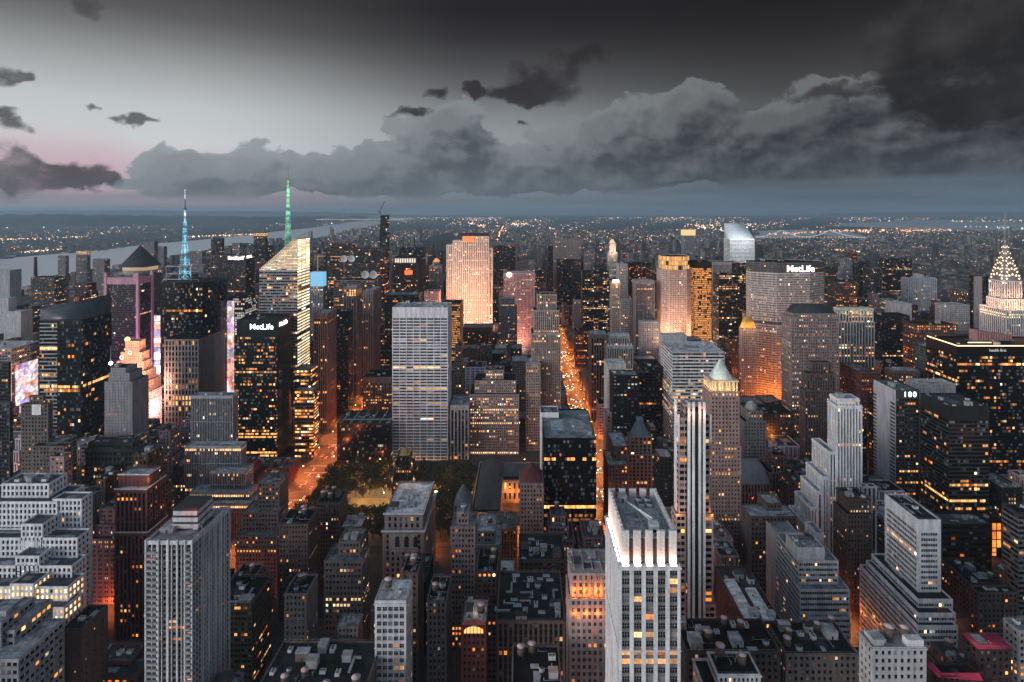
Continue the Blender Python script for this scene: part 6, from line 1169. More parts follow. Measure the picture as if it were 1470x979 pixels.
for yy in np.linspace(365, 440, 6): light('POINT', (b.tiers[0][0][0] - 4, yy, 22), 1100, (1, .3, .08), .5, parent=b.root)
bld('gabled_brown_tower', 'dark brown brick tower with stepped gables before the white stepping tower', 'the gabled brown tower', st((.15, .12, .115), None, 'pun', bay=2.2, fl=3.6, pf=.5, sf=.5, lp=.1, tint=.6, glow=.8, roof=DKROOF), [(1216, 1253, 1196, 738, 428), (1219, 1250, 1200, 716, 432)], n=4, vb=830)
bld('narrow_white_edge_building', 'very narrow building with white edges behind the gabled brown tower', 'the narrow white edged building', st((.4, .4, .42), (.08, .08, .085), 'vert', lp=.05, bay=4, roof=DKROOF), [(1238, 1259, 1232, 698, 455)], n=1, vb=770)
bld('brown_box_building', 'boxy brown building with a bluish roof behind the pale terraced office', 'the boxy brown building', st((.2, .165, .16), None, 'pun', bay=3, fl=3.8, lp=.08, roof=(.25, .3, .34), tint=.4), [(1077, 1144, 1064, 741, 446), (1100, 1122, None, 722, 456, 16)], n=6, vb=815)
b = bld('roof_terrace_building', 'grey building with an open gravel roof, white shed and tanks near the bottom', 'the gravel roof building', st((.36, .36, .37), None, 'pun', bay=3, fl=4, lp=.06, roof=(.3, .29, .29)), [(1252, 1330, 1233, 929, 270)], n=10, near=True, tank=2)
x0, x1, y0, y1 = b.box; sh_ = MB(); sh_.box(x0 + 2, x0 + 9, y1 - 7.5, y1 - 1, b.z - 1, b.z + 1.2, 0); part(b, 'roof_shed', sh_, [wall_mat((.62, .64, .66))]); sh_ = MB(); sh_.box(x1 - 9, x1 - 1, y0 + .5, y0 + 4.5, b.z - 1, b.z + 3, 0); part(b, 'roof_shed', sh_, [wall_mat((.62, .64, .66))])
b = bld('red_awning_building', 'dark building with crimson roof sheets and awnings in the bottom corner', 'the crimson roofed building', st((.09, .06, .065), None, 'pun', lp=.1, tint=.3, roof=DKROOF), [(1352, 1406, 1337, 968, 292), (1404, 1452, 1384, 930, 300)], n=0, near=True)
x0, x1, y0, y1 = b.tiers[1][0]; rr = MB(); rr.mesh([(x0 - .4, y0 - .4, b.tiers[1][1] + .3), (x1 + .4, y0 - .4, b.tiers[1][1] + .3), (x1 + .4, y1 + .2, b.tiers[1][1] + .9), (x0 - .4, y1 + .2, b.tiers[1][1] + .9), (x0 - .4, y0 - .4, b.tiers[1][1] - .4), (x1 + .4, y0 - .4, b.tiers[1][1] - .4), (x1 + .4, y1 + .2, b.tiers[1][1] - .4), (x0 - .4, y1 + .2, b.tiers[1][1] - .4)], [(0, 1, 2, 3), (4, 5, 1, 0), (5, 6, 2, 1), (6, 7, 3, 2), (7, 4, 0, 3)], 0)
part(b, 'crimson_roof', rr, [wall_mat((.4, .035, .085))])
q, zq, _ = b.tiers[0]; aw = MB(); aw.mesh([(q[0] - 2, q[2] - .2, zq - 1.5), (q[1], q[2] - 2.5, zq - 1.5), (q[1], q[2], zq + .8), (q[0], q[2], zq + .8), (q[0] - 2.5, q[3], zq - 1.5), (q[0], q[3], zq + .8)], [(0, 1, 2, 3), (4, 0, 3, 5)], 0); part(b, 'crimson_awning', aw, [wall_mat((.4, .035, .085))])
bld('brick_corner_block', 'reddish block with pale blue roof at the right border', 'the blue roofed border block', st((.2, .14, .14), None, 'pun', lp=.14, tint=.35, roof=(.4, .45, .5)), [(1440, 1530, 1427, 818, 430)], n=4)
bld('brown_corner_block', 'low brown block stepping below the blue roofed border block', 'the low stepping block', st((.16, .13, .13), None, 'pun', lp=.1, tint=.3, roof=DKROOF), [(1404, 1462, 1392, 850, 398)], n=5)
b = bld('dark_podium_block', 'black low block with an orange lit storey under the dark ledged tower', 'the orange storey podium', st((.03, .03, .032), (.035, .035, .038), 'hor', bay=4, fl=5, pf=.1, sf=.5, lp=.03, tint=.26, roof=(.12, .14, .15), rows=[(.0, .12, 1.5, .9), (.28, .36, 1.6, .85)]), [(1352, 1424, 1330, 752, 478), (1376, 1420, None, 748, 490, 14)], n=4, vb=870)
bld('dark_lowrise_building', 'low dark flat roofed building on the street before the orange storey podium', 'the low dark street building', st((.1, .085, .085), None, 'pun', lp=.1, tint=.3, roof=DKROOF), [(1392, 1440, None, 838, 432, 30)], n=6, tank=1)
b = bld('glowing_lobby_building', 'small glass hall glowing bright orange beside the striped border tower', 'the orange glass hall', st((.06, .05, .05), (.06, .05, .05), 'pun', bay=4, fl=8, pf=.12, sf=.1, lp=1, rl=1, glow=1.7, tint=.22, roof=DKROOF, tb=2), [(1416, 1439, None, 748, 505, 20)], n=1, vb=785)
bld('striped_border_tower', 'grey striped office tower at the right border above the blue roofed block', 'the striped border tower', st((.1, .1, .105), (.22, .22, .23), 'hor', bay=3, fl=3.8, pf=.05, sf=.4, lp=.08, tint=.4, roof=DKROOF), [(1462, 1560, 1438, 738, 420)], n=2, vb=810)
bld('pale_border_lowrise', 'low grey building with bright rail edge at the right border', 'the low border building', st((.3, .3, .31), None, 'hor', lp=.1, tint=.4, roof=(.2, .23, .25)), [(1462, 1540, 1440, 905, 312)], n=3)
bld('white_roof_lowrise', 'low white walled building with a black stepped roof at the bottom', 'the low white walled building', st((.5, .5, .51), None, 'pun', bay=2.2, fl=3.6, lp=.03, roof=DKROOF), [(1030, 1092, 1016, 968, 258), (1010, 1032, None, 985, 254, 16)], n=4, tank=2, near=True)
bld('dark_roof_lowrise', 'low black roofed block with pale tank tops in front of strip roof building', 'the black tank roof', st((.12, .11, .11), None, 'pun', lp=.05, roof=(.03, .03, .032)), [(985, 1120, None, 935, 296, 24)], n=8, tank=3)
bld('tar_roof_building', 'low dark building with tanks in front of the pale terraced office', 'the tank roof below terraces', st((.2, .19, .19), None, 'pun', lp=.06, roof=(.04, .042, .045)), [(1128, 1232, 1100, 938, 300), (1160, 1210, None, 925, 312, 14)], n=8, tank=4)
# ================================================================== park: trees, lawn, lamps
def leaf_b(q, b, m):
    oi = q.new('ShaderNodeObjectInfo').outputs['Random']; oc = q.new('ShaderNodeTexCoord').outputs['Object']
    n = q.noise(oc, .45, 3, .6)
    c = q.mix(q.step(n, .35, .65), (.05, .05, .02), (.12, .105, .04)); q.put(b.inputs['Base Color'], q.mix(q.m('MULTIPLY', oi, .5), c, (.06, .055, .02))); b.inputs['Roughness'].default_value = .9
LEAF = mat('leaves', leaf_b); BARK = wall_mat((.07, .055, .045))
def tree_meshes(seed):
    rg = np.random.default_rng(seed); cr = MB(); tr = MB()
    hh = 15 + rg.uniform(-2, 3)
    tr.cyl(0, 0, 0, hh * .5, .42, .26, 7, 0); lobes = []
    for k in range(7):
        a = rg.uniform(0, 6.28); r = rg.uniform(1.2, 4.0); lobes.append((r * math.cos(a), r * math.sin(a), hh * rg.uniform(.5, .9), rg.uniform(2.2, 3.6)))
        tr.bar((0, 0, hh * rg.uniform(.3, .48)), lobes[-1][:3], .13, 0)
    N = 760; qd = []
    for k in range(N):
        c = lobes[k % 7]; d = rg.normal(size=3); d /= np.linalg.norm(d); p = np.array(c[:3]) + d * c[3] * rg.uniform(.6, 1.08) * np.array((1.15, 1.15, .8)); u = rg.normal(size=3); u /= np.linalg.norm(u); v = np.cross(u, rg.normal(size=3)); v /= np.linalg.norm(v) + 1e-6; s = rg.uniform(.3, .62)
        qd.append([p - u * s - v * s * .6, p + u * s - v * s * .5, p + u * s * .8 + v * s, p - u * s * .9 + v * s * .7])
    cr.quads(np.array(qd), 0)
    a = cr.build('crown', [LEAF]); t_ = tr.build('trunk', [BARK]); return a, t_
TR = [tree_meshes(k) for k in range(5)]
tree_n = 0
def tree(x, y, k, s, rz, label, group):
    r = tag(empty('park_tree', (x, y, .15)), label, 'tree', group); r.scale = (s, s, s); r.rotation_euler = (0, 0, rz)
    for src in TR[k]:
        o = src.copy(); COL.objects.link(o); o.parent = r
    return r
rg = random.Random(3); pts = []
PX0, PX1, PY0, PY1 = -230, -58, 527, 664
for _ in range(4000):
    x, y = rg.uniform(PX0, PX1), rg.uniform(PY0, PY1)
    if -192 < x < -94 and 566 < y < 610: continue
    if any((x - a) ** 2 + (y - c) ** 2 < 50 for a, c in pts): continue
    pts.append((x, y))
for (x, y) in pts:
    side_ = 'at the far side of the lawn' if y > 611 else 'between the lawn and the front rooftops' if y < 556 else 'beside the lawn end'
    tree(x, y, rg.randrange(5), rg.uniform(.85, 1.25), rg.uniform(0, 6.28), 'leafy park tree in the dark grove ' + side_, 'park trees ' + side_)
for a, t_ in TR: bpy.data.objects.remove(a); bpy.data.objects.remove(t_)
lw = MB(); lw.quad((-190, 568, .19), (-96, 568, .19), (-96, 608, .19), (-190, 608, .19))
def lawn_b(q, b, m):
    oc = q.new('ShaderNodeTexCoord').outputs['Object']; q.put(b.inputs['Base Color'], q.mix(q.noise(oc, .12, 5, .6), (.16, .14, .05), (.3, .25, .1))); b.inputs['Roughness'].default_value = .95
tag(lw.build('lawn', [mat('lawn_turf', lawn_b)]), kind='structure')
lampm = MB(); lampm.cyl(0, 0, 0, 4.2, .12, .08, 6, 0); sphere(lampm, 0, 0, 4.5, .55, 6, 1); lpo = lampm.build('park_lamp', [DARKMETAL, E('park_lamp_glow', (1, .72, .5), 14)]); lme = lpo.data; bpy.data.objects.remove(lpo)
for k in range(34):
    if k < 18: x, y = PX0 + 8 + (k % 9) * 22 + rg.uniform(-5, 5), (562 if k < 9 else 613) + rg.uniform(-3, 3)
    else: x, y = rg.uniform(PX0 + 5, PX1 - 5), rg.uniform(618, 660)
    o = bpy.data.objects.new('park_lamp', lme); COL.objects.link(o); o.location = (x, y, .15); tag(o, 'small globe lamp glowing among the park trees', 'street lamp', 'globe lamps in the park')
    light('POINT', (x, y, 5.8), 15000 if k < 18 else 15000, (1, .5, .2), .4, parent=o)
for (x, y, e) in ((-185, 584, 5200), (-145, 584, 5200), (-105, 584, 5200)):
    pass
# park flood mast lighting the lawn
fm = MB(); fm.cyl(0, 0, 0, 17, .25, .15, 8, 0); fm.box(-1.5, 1.5, -.4, .4, 17, 18, 1)
for (x, y, lb) in ((-193, 588, 'tall floodlight mast at the avenue end of the lawn'), (-93, 588, 'tall floodlight mast at the library end of the lawn')):
    o = fm.build('flood_mast', [DARKMETAL, WARM]); o.location = (x, y, .15); tag(o, lb, 'floodlight')
    light('SPOT', (x, y, 17), 80000, (1, .6, .24), .6, (-145, 588, 0), 110, parent=o)
# ================================================================== streets: lamps and traffic
sl_ = MB(); sl_.cyl(0, 0, 0, 9, .14, .09, 6, 0); sl_.bar((0, 0, 9), (2.4, 0, 9.5), .08, 0); sl_.box(2.0, 3.2, -.25, .25, 9.3, 9.6, 1); slo = sl_.build('street_lamp', [DARKMETAL, E('street_lamp_glow', (1, .45, .12), 30)]); slm = slo.data; bpy.data.objects.remove(slo)
def street_lamps(x, w, ya, yb, stp, en, col, label, group):
    k = 0; y = ya
    while y < yb:
        s = 1 if k % 2 else -1
        o = bpy.data.objects.new('street_lamp', slm); COL.objects.link(o); o.location = (x - s * (w / 2 + .8), y, .15); o.rotation_euler = (0, 0, 0 if s > 0 else math.pi); tag(o, label, 'street lamp', group)
        light('SPOT', (o.location.x + s * 2.6, y, 9.15), en * (1 + .5 * rg.random()), col, .3, (o.location.x + s * 2.6, y, 0), 158, blend=.35)
        if k % 2 == 0: light('POINT', (o.location.x + s * 2.6, y, 9.0), en * .3, (1, .17, .04), .5)
        y += stp; k += 1
street_lamps(88, 30, 420, 1500, 24, 62000, (1, .3, .055), 'orange street lamp on the glowing central avenue', 'street lamps of the central avenue')
street_lamps(-252, 32, 430, 1300, 26, 90000, (1, .24, .05), 'orange street lamp on the avenue beside the park', 'street lamps of the park avenue')
street_lamps(-545, 24, 560, 1100, 40, 90000, (1, .42, .3), 'street lamp on the avenue of bright billboards', 'street lamps of the billboard avenue')
street_lamps(240, 20, 420, 1100, 50, 24000, (1, .33, .07), 'orange street lamp on the avenue beyond the black glass tower', 'street lamps of the east avenue')
street_lamps(400, 34, 430, 900, 45, 70000, (1, .3, .06), 'orange street lamp on the avenue leading to the octagonal slab', 'street lamps of the octagonal slab avenue')
street_lamps(-815, 22, 700, 1100, 90, 12000, (1, .4, .15), 'street lamp on the avenue nearest the river', 'street lamps of the river avenue')
for yy in (274, 354, 435, 515, 596, 676, 757, 837, 918, 998):
    for xx in (-180, -90, 0, 40, 130, 180, 320, 470, 620, -330, -420, -480):
        if rg.random() < .62:
            o = bpy.data.objects.new('street_lamp', slm); COL.objects.link(o); o.location = (xx, yy + 6, .15); tag(o, 'orange street lamp in a narrow cross street between the blocks', 'street lamp', 'street lamps of the cross streets')
            light('SPOT', (xx, yy, 9.15), 26000, (1, .22, .045), .3, (xx, yy, 0), 158, blend=.35); light('POINT', (xx, yy, 9.0), 5500, (1, .16, .035), .5)
car_cols = [(.55, .36, .03), (.55, .36, .03), (.03, .03, .035), (.5, .5, .52), (.2, .2, .22), (.25, .03, .03)]
def car_mesh(c, k):
    b = MB(); pr = [(-2.2, .35), (-2.2, .8), (-1.6, .92), (-1.05, 1.42), (.75, 1.42), (1.35, .95), (2.2, .82), (2.2, .35)]
    v = [(s * (.88 if z < 1.2 else .7), y, z) for s in (-1, 1) for (y, z) in pr]; n = len(pr)
    b.mesh(v, [tuple(range(n)), tuple(range(2 * n - 1, n - 1, -1))] + [(i, (i + 1) % n, n + (i + 1) % n, n + i) for i in range(n)], 0)
    for (s, y) in ((-1, -1.35), (-1, 1.35), (1, -1.35), (1, 1.35)):
        vv = [(s * .9 + dx_, y + .33 * math.cos(t_ * .785), .33 + .33 * math.sin(t_ * .785)) for dx_ in (-.1, .1) for t_ in range(8)]; b.mesh(vv, [tuple(range(8)), tuple(range(15, 7, -1))] + [(i, (i + 1) % 8, 8 + (i + 1) % 8, 8 + i) for i in range(8)], 1)
    for s in (-.6, .6): b.box(s - .28, s + .28, -2.3, -2.19, .5, .82, 2); b.box(s - .28, s + .28, 2.19, 2.3, .5, .82, 3)
    o = b.build('car', [mat('car_paint_%d' % k, lambda q, bb, m: (q.put(bb.inputs['Base Color'], c), q.put(bb.inputs['Roughness'], .3))), wall_mat((.02, .02, .02)), E('tail_light', (1, .05, .03), 30), E('head_light', (1, .85, .62), 70)]); me = o.data; bpy.data.objects.remove(o); return me
CARS = [car_mesh(c, k) for k, c in enumerate(car_cols)]; CN = ['yellow taxi', 'yellow taxi', 'black car', 'silver car', 'grey car', 'red car']
def traffic(x, ya, yb, n, toward, where, group):
    used = []
    for k in range(n):
        for _ in range(30):
            lane = rg.choice((-8.8, -5.3, -1.8, 1.8, 5.3, 8.8)); y = ya + (yb - ya) * rg.random()
            if all(abs(y - b_) > 7 or l != lane for l, b_ in used): break
        used.append((lane, y)); i = rg.randrange(6)
        o = bpy.data.objects.new('car', CARS[i]); COL.objects.link(o); o.location = (x + lane, y, .02); o.rotation_euler = (0, 0, math.pi if toward else 0)
        tag(o, CN[i] + ' in the evening traffic ' + where, 'car', group)
traffic(88, 560, 1250, 105, True, 'of the glowing central avenue', 'cars on the central avenue')
traffic(-252, 540, 950, 48, False, 'of the avenue beside the park', 'cars on the park avenue')
# ================================================================== smaller buildings on the street grid
rr_ = np.random.default_rng(12)
PALS = [('brown brick', (.17, .115, .105), 4), ('tan', (.34, .27, .24), 3), ('grey', (.26, .26, .28), 3), ('pale', (.45, .46, .48), 2), ('dark glass', (.035, .038, .042), 2), ('red brick', (.2, .085, .075), 2), ('pinkish', (.34, .24, .23), 2)]
pw = np.array([p[2] for p in PALS], float); pw /= pw.sum()
hb = [(h['box'], h['z'], h['vb'], h['short'], h['root']) for h in HEROES]
def scr(box, z):
    x0, x1, y0, y1 = box
    return min(VX + F * x0 / y0, VX + F * x0 / y1), max(VX + F * x1 / y0, VX + F * x1 / y1), HY + F * (H - z) / y0 if z < H else HY - F * (z - H) / y0
hs = [scr(h[0], h[1]) for h in hb]
for (xa, xb, vb_, yy) in ((404, 440, 722, 620), (440, 482, 692, 640), (804, 852, 618, 760), (852, 869, 770, 500), (0, 60, 412, 2000), (60, 180, 388, 2200), (180, 250, 372, 2300), (250, 360, 356, 2600), (430, 545, 342, 3000), (470, 560, 735, 600), (560, 682, 716, 600)):
    hb.append(((0, 0, yy, yy + 1), 0, vb_, None, None)); hs.append((xa, xb, 0))
cands = []
for (X0, X1, Y0, Y1) in BLOCKS:
    if Y1 < 235 or Y0 > 2000: continue
    if abs((X0 + X1) / 2) > Y1 * 1.02 + 60: continue
    if X0 > -240 and X1 < 78 and Y0 > 515 and Y1 < 680: continue
    mid_ = (Y0 + Y1) / 2 + rr_.uniform(-4, 4)
    for (ya, yb) in ((Y0, mid_ - .4), (mid_ + .4, Y1)):
        x = X0
        while x < X1 - 9:
            w = min(rr_.uniform(14, 34) * (1.3 if Y0 > 1100 else 1), X1 - x)
            if X1 - x - w < 9: w = X1 - x
            box = (x + .25, x + w - .25, ya, yb); x += w
            if any(box[0] < h[0][1] - .5 and box[1] > h[0][0] + .5 and box[2] < h[0][3] - .5 and box[3] > h[0][2] + .5 for h in hb): continue
            Y = box[2]
            z = float(np.exp(rr_.normal(math.log(52 if Y < 420 else 62 if Y < 900 else 78), .45)))
            z = min(z, 150 if Y < 1300 else 175)
            if rr_.random() < .08 and Y > 700: z *= 1.5
            sx0, sx1, _ = scr(box, z)
            if sx1 < -30 or sx0 > 1500: continue
            cap = 1e9
            for h, s in zip(hb, hs):
                if h[0][2] >= Y - 2 and s[0] < sx1 - 1 and s[1] > sx0 + 1:
                    vb = h[2] if h[2] else 985
                    cap = min(cap, H - (vb - HY) * Y / F)
            # keep the two avenues' traffic in view
            for (ax, side_, lo_, hi_) in ((88, 1, 480, 700), (-265, -1, 600, 740)):
                pass
            z = min(z, cap, H - (360 - HY) * Y / F)
            if 88 < box[0] < 240 and Y < 1200 and Y > 500: z = min(z, 70)
            if box[0] < 73 and box[1] > 5 and Y > 700 and Y < 1500: z = min(z, 32)
            if box[0] < -268 and box[1] > -330 and Y > 760 and Y < 1300: z = min(z, 90)
            if z < 9: continue
            cands.append([box, z])
# rough visibility: paint boxes near to far on a half-size picture
allb = [(h[0], h[1], None) for h in hb] + [(c[0], c[1], i) for i, c in enumerate(cands)]
allb.sort(key=lambda t_: t_[0][2]); buf = np.zeros((490, 735), bool); vis = np.zeros(len(cands))
for box, z, i in allb:
    x0, x1, y0, y1 = box
    zf = lambda zz, Y: (HY + F * (H - zz) / Y) / 2
    a, c = int((VX + F * x0 / y0) / 2), int((VX + F * x1 / y0) / 2); e, f_ = int((VX + F * x0 / y1) / 2), int((VX + F * x1 / y1) / 2)
    yt, yb = int(zf(z, y0)), int(zf(0, y0)); yk = int(zf(z, y1))
    L, R_ = max(0, min(a, e)), min(735, max(c, f_)); T, B = max(0, min(yt, yk)), min(490, yb)
    L2, R2 = max(0, a), min(735, c)
    if R_ <= L or B <= T: continue
    cnt = (~buf[T:B, L:R_]).sum()
    if i is not None: vis[i] = cnt
    T2 = max(0, yt)
    if R2 > L2 and B > T2: buf[T2:B, L2:R2] = True
    if z < H: buf[T:B, max(L, min(L2, R2)):min(R_, max(L2, R2))] = True
order = np.argsort(-vis); ind = [i for i in order if vis[i] >= 14][:165]; rest = [i for i in order if vis[i] >= 2 and i not in set(ind)]
ind.sort(key=lambda i: cands[i][0][2])
usedl = set()
def near_phrase(box, z):
    sx0, sx1, sy = scr(box, z); cx0 = (sx0 + sx1) / 2; out = []
    for h, s in zip(hb, hs):
        if h[3] is None: continue
        d = abs((s[0] + s[1]) / 2 - cx0) + abs((s[2] + 40) - (sy + 15)) * .5 + abs(h[0][2] - box[2]) * .25
        ov = min(sx1, s[1]) - max(sx0, s[0])
        rel = 'beside' if ov < 3 else ('in front of' if h[0][2] > box[3] - 2 else 'behind')
        if rel == 'beside' and d > 160: continue
        out.append((d, rel, h[3]))
    out.sort(); return out[:9]
n_lab = 0
for i in ind:
    box, z = cands[i]; pi = rr_.choice(len(PALS), p=pw); cname, col, _ = PALS[pi]; col = tuple(v * rr_.uniform(.8, 1.2) for v in col)
    tk = int(rr_.integers(0, 3)) if (box[2] < 900 and cname not in ('dark glass',)) else 0
    md = rr_.choice(['pun', 'pun', 'pun', 'vert', 'hor']) if cname != 'dark glass' else 'curt'
    rfc = rr_.choice(4); roofc = [(.022, .023, .026), (.1, .11, .12), (.3, .34, .38), (.2, .21, .22)][rfc]
    S = st(col, None if md in ('pun', 'hor') else tuple(v * .4 for v in col), md, bay=rr_.uniform(2.3, 3.4), fl=rr_.uniform(3.5, 4.1), pf=rr_.uniform(.42, .56) if md != 'hor' else .15, sf=rr_.uniform(.42, .52), lp=rr_.uniform(.05, .16) * (1.5 if box[2] > 900 else 1), tint=rr_.uniform(.28, .6), roof=roofc, mull=2 if box[2] < 400 else 0); S['grp'] = int(rr_.integers(1, 3))
    size = 'low' if z < 38 else 'tall' if z > 95 else 'mid height'
    feat = [' with a water tank' if tk == 1 else ' with water tanks' if tk > 1 else '', ' with a pale roof' if rfc == 2 else ' with a black roof' if rfc == 0 else ''][0 if tk else 1]
    lab = None
    for (d, rel, sh) in near_phrase(box, z):
        for l in ('%s %s building%s %s %s' % (size, cname, feat, rel, sh), '%s flat topped %s building%s %s %s' % (size, cname, feat, rel, sh)):
            if l not in usedl and len(l.split()) <= 16: lab = l; break
        if lab: break
    if not lab: lab = '%s %s building%s among the crowded blocks' % (size, cname, feat); n_lab += 1
    usedl.add(lab)
    ti = [dict(poly=rect(*box), z1=z)]
    if z > 34 and rr_.random() < .75 and md != 'hor':
        x0, x1, y0, y1 = box; zb_ = z * rr_.uniform(.62, .86); ti = [dict(poly=rect(*box), z1=zb_)]; zl_ = zb_
        for k in range(int(rr_.integers(1, 4))):
            lft, rgt = (x1 - x0) * rr_.uniform(.04, .2), (x1 - x0) * rr_.uniform(.04, .2); fr2, bk2 = (y1 - y0) * rr_.uniform(.05, .2), (y1 - y0) * rr_.uniform(.02, .12)
            x0, x1, y0, y1 = x0 + lft, x1 - rgt, y0 + fr2, y1 - bk2
            if x1 - x0 < 6 or y1 - y0 < 6: break
            zn = zl_ + (z - zb_) * rr_.uniform(.3, .6) + 2.5; ti.append(dict(poly=rect(x0, x1, y0, y1), z0=zl_ - 1.1, z1=zn)); zl_ = zn
    nh = len(HEROES)
    bb = bld('city_building', lab, None, S, ti, n=int(rr_.integers(4, 12)) if box[2] < 900 else int(rr_.integers(0, 3)), tank=tk, seed=int(i) + 50, group='smaller buildings between the towers')
    for (q, zq, _) in bb.tiers[:-1]: clutter(bb, (q[0], q[1], q[2], q[2] + 7), zq - 1.1, rr_, ['cooling_unit'], 1)
print('individual', len(ind), 'rest', len(rest), 'fallback labels', n_lab, 'cands', len(cands))
W, GL, RF = MB(), MB(), MB()
Srs = [st(p[1], None, 'pun', bay=3.2, fl=3.9, lp=.13, tint=.45) for p in PALS]
for i in rest:
    box, z = cands[i]; prism(W, GL, RF, rect(*box), 0, z, Srs[int(rr_.integers(len(Srs)))], rr_)
def farwall_b(q, b, m):
    oc = q.new('ShaderNodeTexCoord').outputs['Object']
    c = q.ramp(q.noise(q.vm('MULTIPLY', oc, (.02, .02, .002)), 1, 2, .5), [(.3, (.03, .03, .034)), (.42, (.075, .06, .055)), (.5, (.13, .12, .115)), (.58, (.24, .24, .25)), (.7, (.08, .065, .06))], 'CONSTANT')
    q.put(b.inputs['Base Color'], c); b.inputs['Roughness'].default_value = .85
FARW = mat('far_walls', farwall_b)
root = tag(empty('back_rank_buildings', (0, 1000, 0)), 'many lesser roofs and walls tucked between the nearer buildings', 'buildings', None, 'stuff')
o = W.build('walls', [FARW] * (3 * len(W.slots)), root, (0, 1000, 0)); o['kind'] = 'stuff'
o = GL.build('window_grid', [GLASS], root, (0, 1000, 0), True); o['kind'] = 'stuff'
o = RF.build('roofs', [roof_mat((.2, .22, .24)), FARW], root, (0, 1000, 0)); o['kind'] = 'stuff'
# ================================================================== the far city
def in_poly(x, y, poly):
    c = False; n = len(poly)
    for i in range(n):
        (xa, ya), (xb, yb) = poly[i], poly[i - 1]
        if (ya > y) != (yb > y) and x < (xb - xa) * (y - ya) / (yb - ya + 1e-9) + xa: c = not c
    return c
def G2(pts): return [gp(x, y)[:2] for x, y in pts]
WP = [G2([(-70, 440), (0, 427), (60, 415), (150, 392), (255, 366), (330, 353), (400, 347), (447, 343), (475, 337), (500, 331), (530, 325), (548, 321), (552, 317.5), (524, 316.2), (500, 319), (447, 327), (400, 332), (365, 336), (330, 340), (270, 346), (230, 349), (185, 354), (140, 360), (100, 363), (61, 366), (0, 371.5), (-70, 377)]),
      G2([(1080, 345), (1112, 342), (1180, 338), (1238, 345), (1250, 341), (1216, 332), (1150, 329.5), (1085, 331)]), G2([(1195, 324), (1300, 328.5), (1390, 331), (1480, 332), (1560, 331), (1560, 322), (1470, 319.5), (1390, 316), (1320, 315.5), (1262, 318.5), (1210, 320)])]
PARK = G2([(583, 390), (650, 400), (668, 345), (648, 336.5), (628, 338), (602, 350)])
fr_ = np.random.default_rng(77); FW, FG = MB(), MB()
def far_glass_b(q, b, m):
    b.inputs['Base Color'].default_value = (.03, .035, .04, 1); b.inputs['Roughness'].default_value = .3
cnt = 0
while cnt < 7200:
    Y = 2000 * (9000 / 2000) ** (fr_.random() ** 1.15); px = fr_.uniform(-20, 1490); X = wx(px, Y)
    if any(in_poly(X, Y, p) for p in WP) or in_poly(X, Y, PARK): continue
    manh = px > 330 + 0 * Y
    py = HY + F * H / Y
    # west of the river: sparse and low
    west = px < 560 and py < 372 - (px * .094) and px < 530
    if west and fr_.random() < .8: continue
    z = float(np.exp(fr_.normal(math.log(10 if west else 13 if px > 1120 else 19), .4)))
    tall = fr_.random() < (.10 if (Y < 4200 and not west and 300 < px < 1120) else .012)
    if tall: z = fr_.uniform(60, 135)
    z = min(z, 150)
    if px < 360: z = min(z, max(8, H - (max(340, 408 - px * .17) - HY) * Y / F))
    w = fr_.uniform(16, 34) if tall else fr_.uniform(22, 80); d = fr_.uniform(14, 60)
    FW.box(X, X + w, Y, Y + d, 0, z, 0); cnt += 1
    # lit windows as small glowing panes on the side facing south
    nl = fr_.poisson((1.1 if px > 1120 else .7) + z / 45)
    for k in range(min(nl, 9)):
        s = 1.1 + Y * .00042; u = fr_.uniform(0, w - s); zz = fr_.uniform(2, max(2.5, z - s)); gl = math.exp(fr_.normal(.1, .7)) * 1.3
        FG.quads([[(X + u, Y - .3, zz), (X + u + s, Y - .3, zz), (X + u + s, Y - .3, zz + s * .8), (X + u, Y - .3, zz + s * .8)]], 0, [[gl, np.clip(fr_.normal(.58, .22), 0, 1)]])
root = tag(empty('distant_city', (0, 4000, 0)), 'endless low city blocks fading to the horizon', 'city', None, 'stuff')
o = FW.build('distant_blocks', [FARW], root, (0, 4000, 0)); o['kind'] = 'stuff'
o = FG.build('distant_window', [GLASS], root, (0, 4000, 0), True); o['kind'] = 'stuff'
# far street lights
LT = MB(); lm = [E('far_light_warm', (1, .62, .4), 3.6), E('far_light_orange', (1, .42, .18), 4), E('far_light_white', (.95, .93, 1), 3.6)]
def lamp_pt(X, Y, s, m, z=9): LT.mesh([(X - s, Y, z), (X, Y - s, z), (X + s, Y, z), (X, Y + s, z), (X, Y, z + s), (X, Y, z - s)], [(0, 1, 4), (1, 2, 4), (2, 3, 4), (3, 0, 4), (1, 0, 5), (2, 1, 5), (3, 2, 5), (0, 3, 5)], m)
n = 0
while n < 4600:
    py = 312.5 + 75 * fr_.random() ** 1.7; px = fr_.uniform(-10, 1480); X, Y, _ = gp(px, py)
    if any(in_poly(X, Y, p) for p in WP) or in_poly(X, Y, PARK): continue
    cl_ = math.sin(px * .021 + 2 * math.sin(py * .13)) + math.sin(px * .07 + py * .31)
    if fr_.random() > .3 + .35 * cl_: continue
    if px < 520 and py < 372 - px * .094 and fr_.random() < .55: continue
    lamp_pt(X, Y, Y * .0004 * math.exp(fr_.normal(0, .45)), int(fr_.choice([0, 0, 1, 2])), fr_.uniform(6, 16)); n += 1
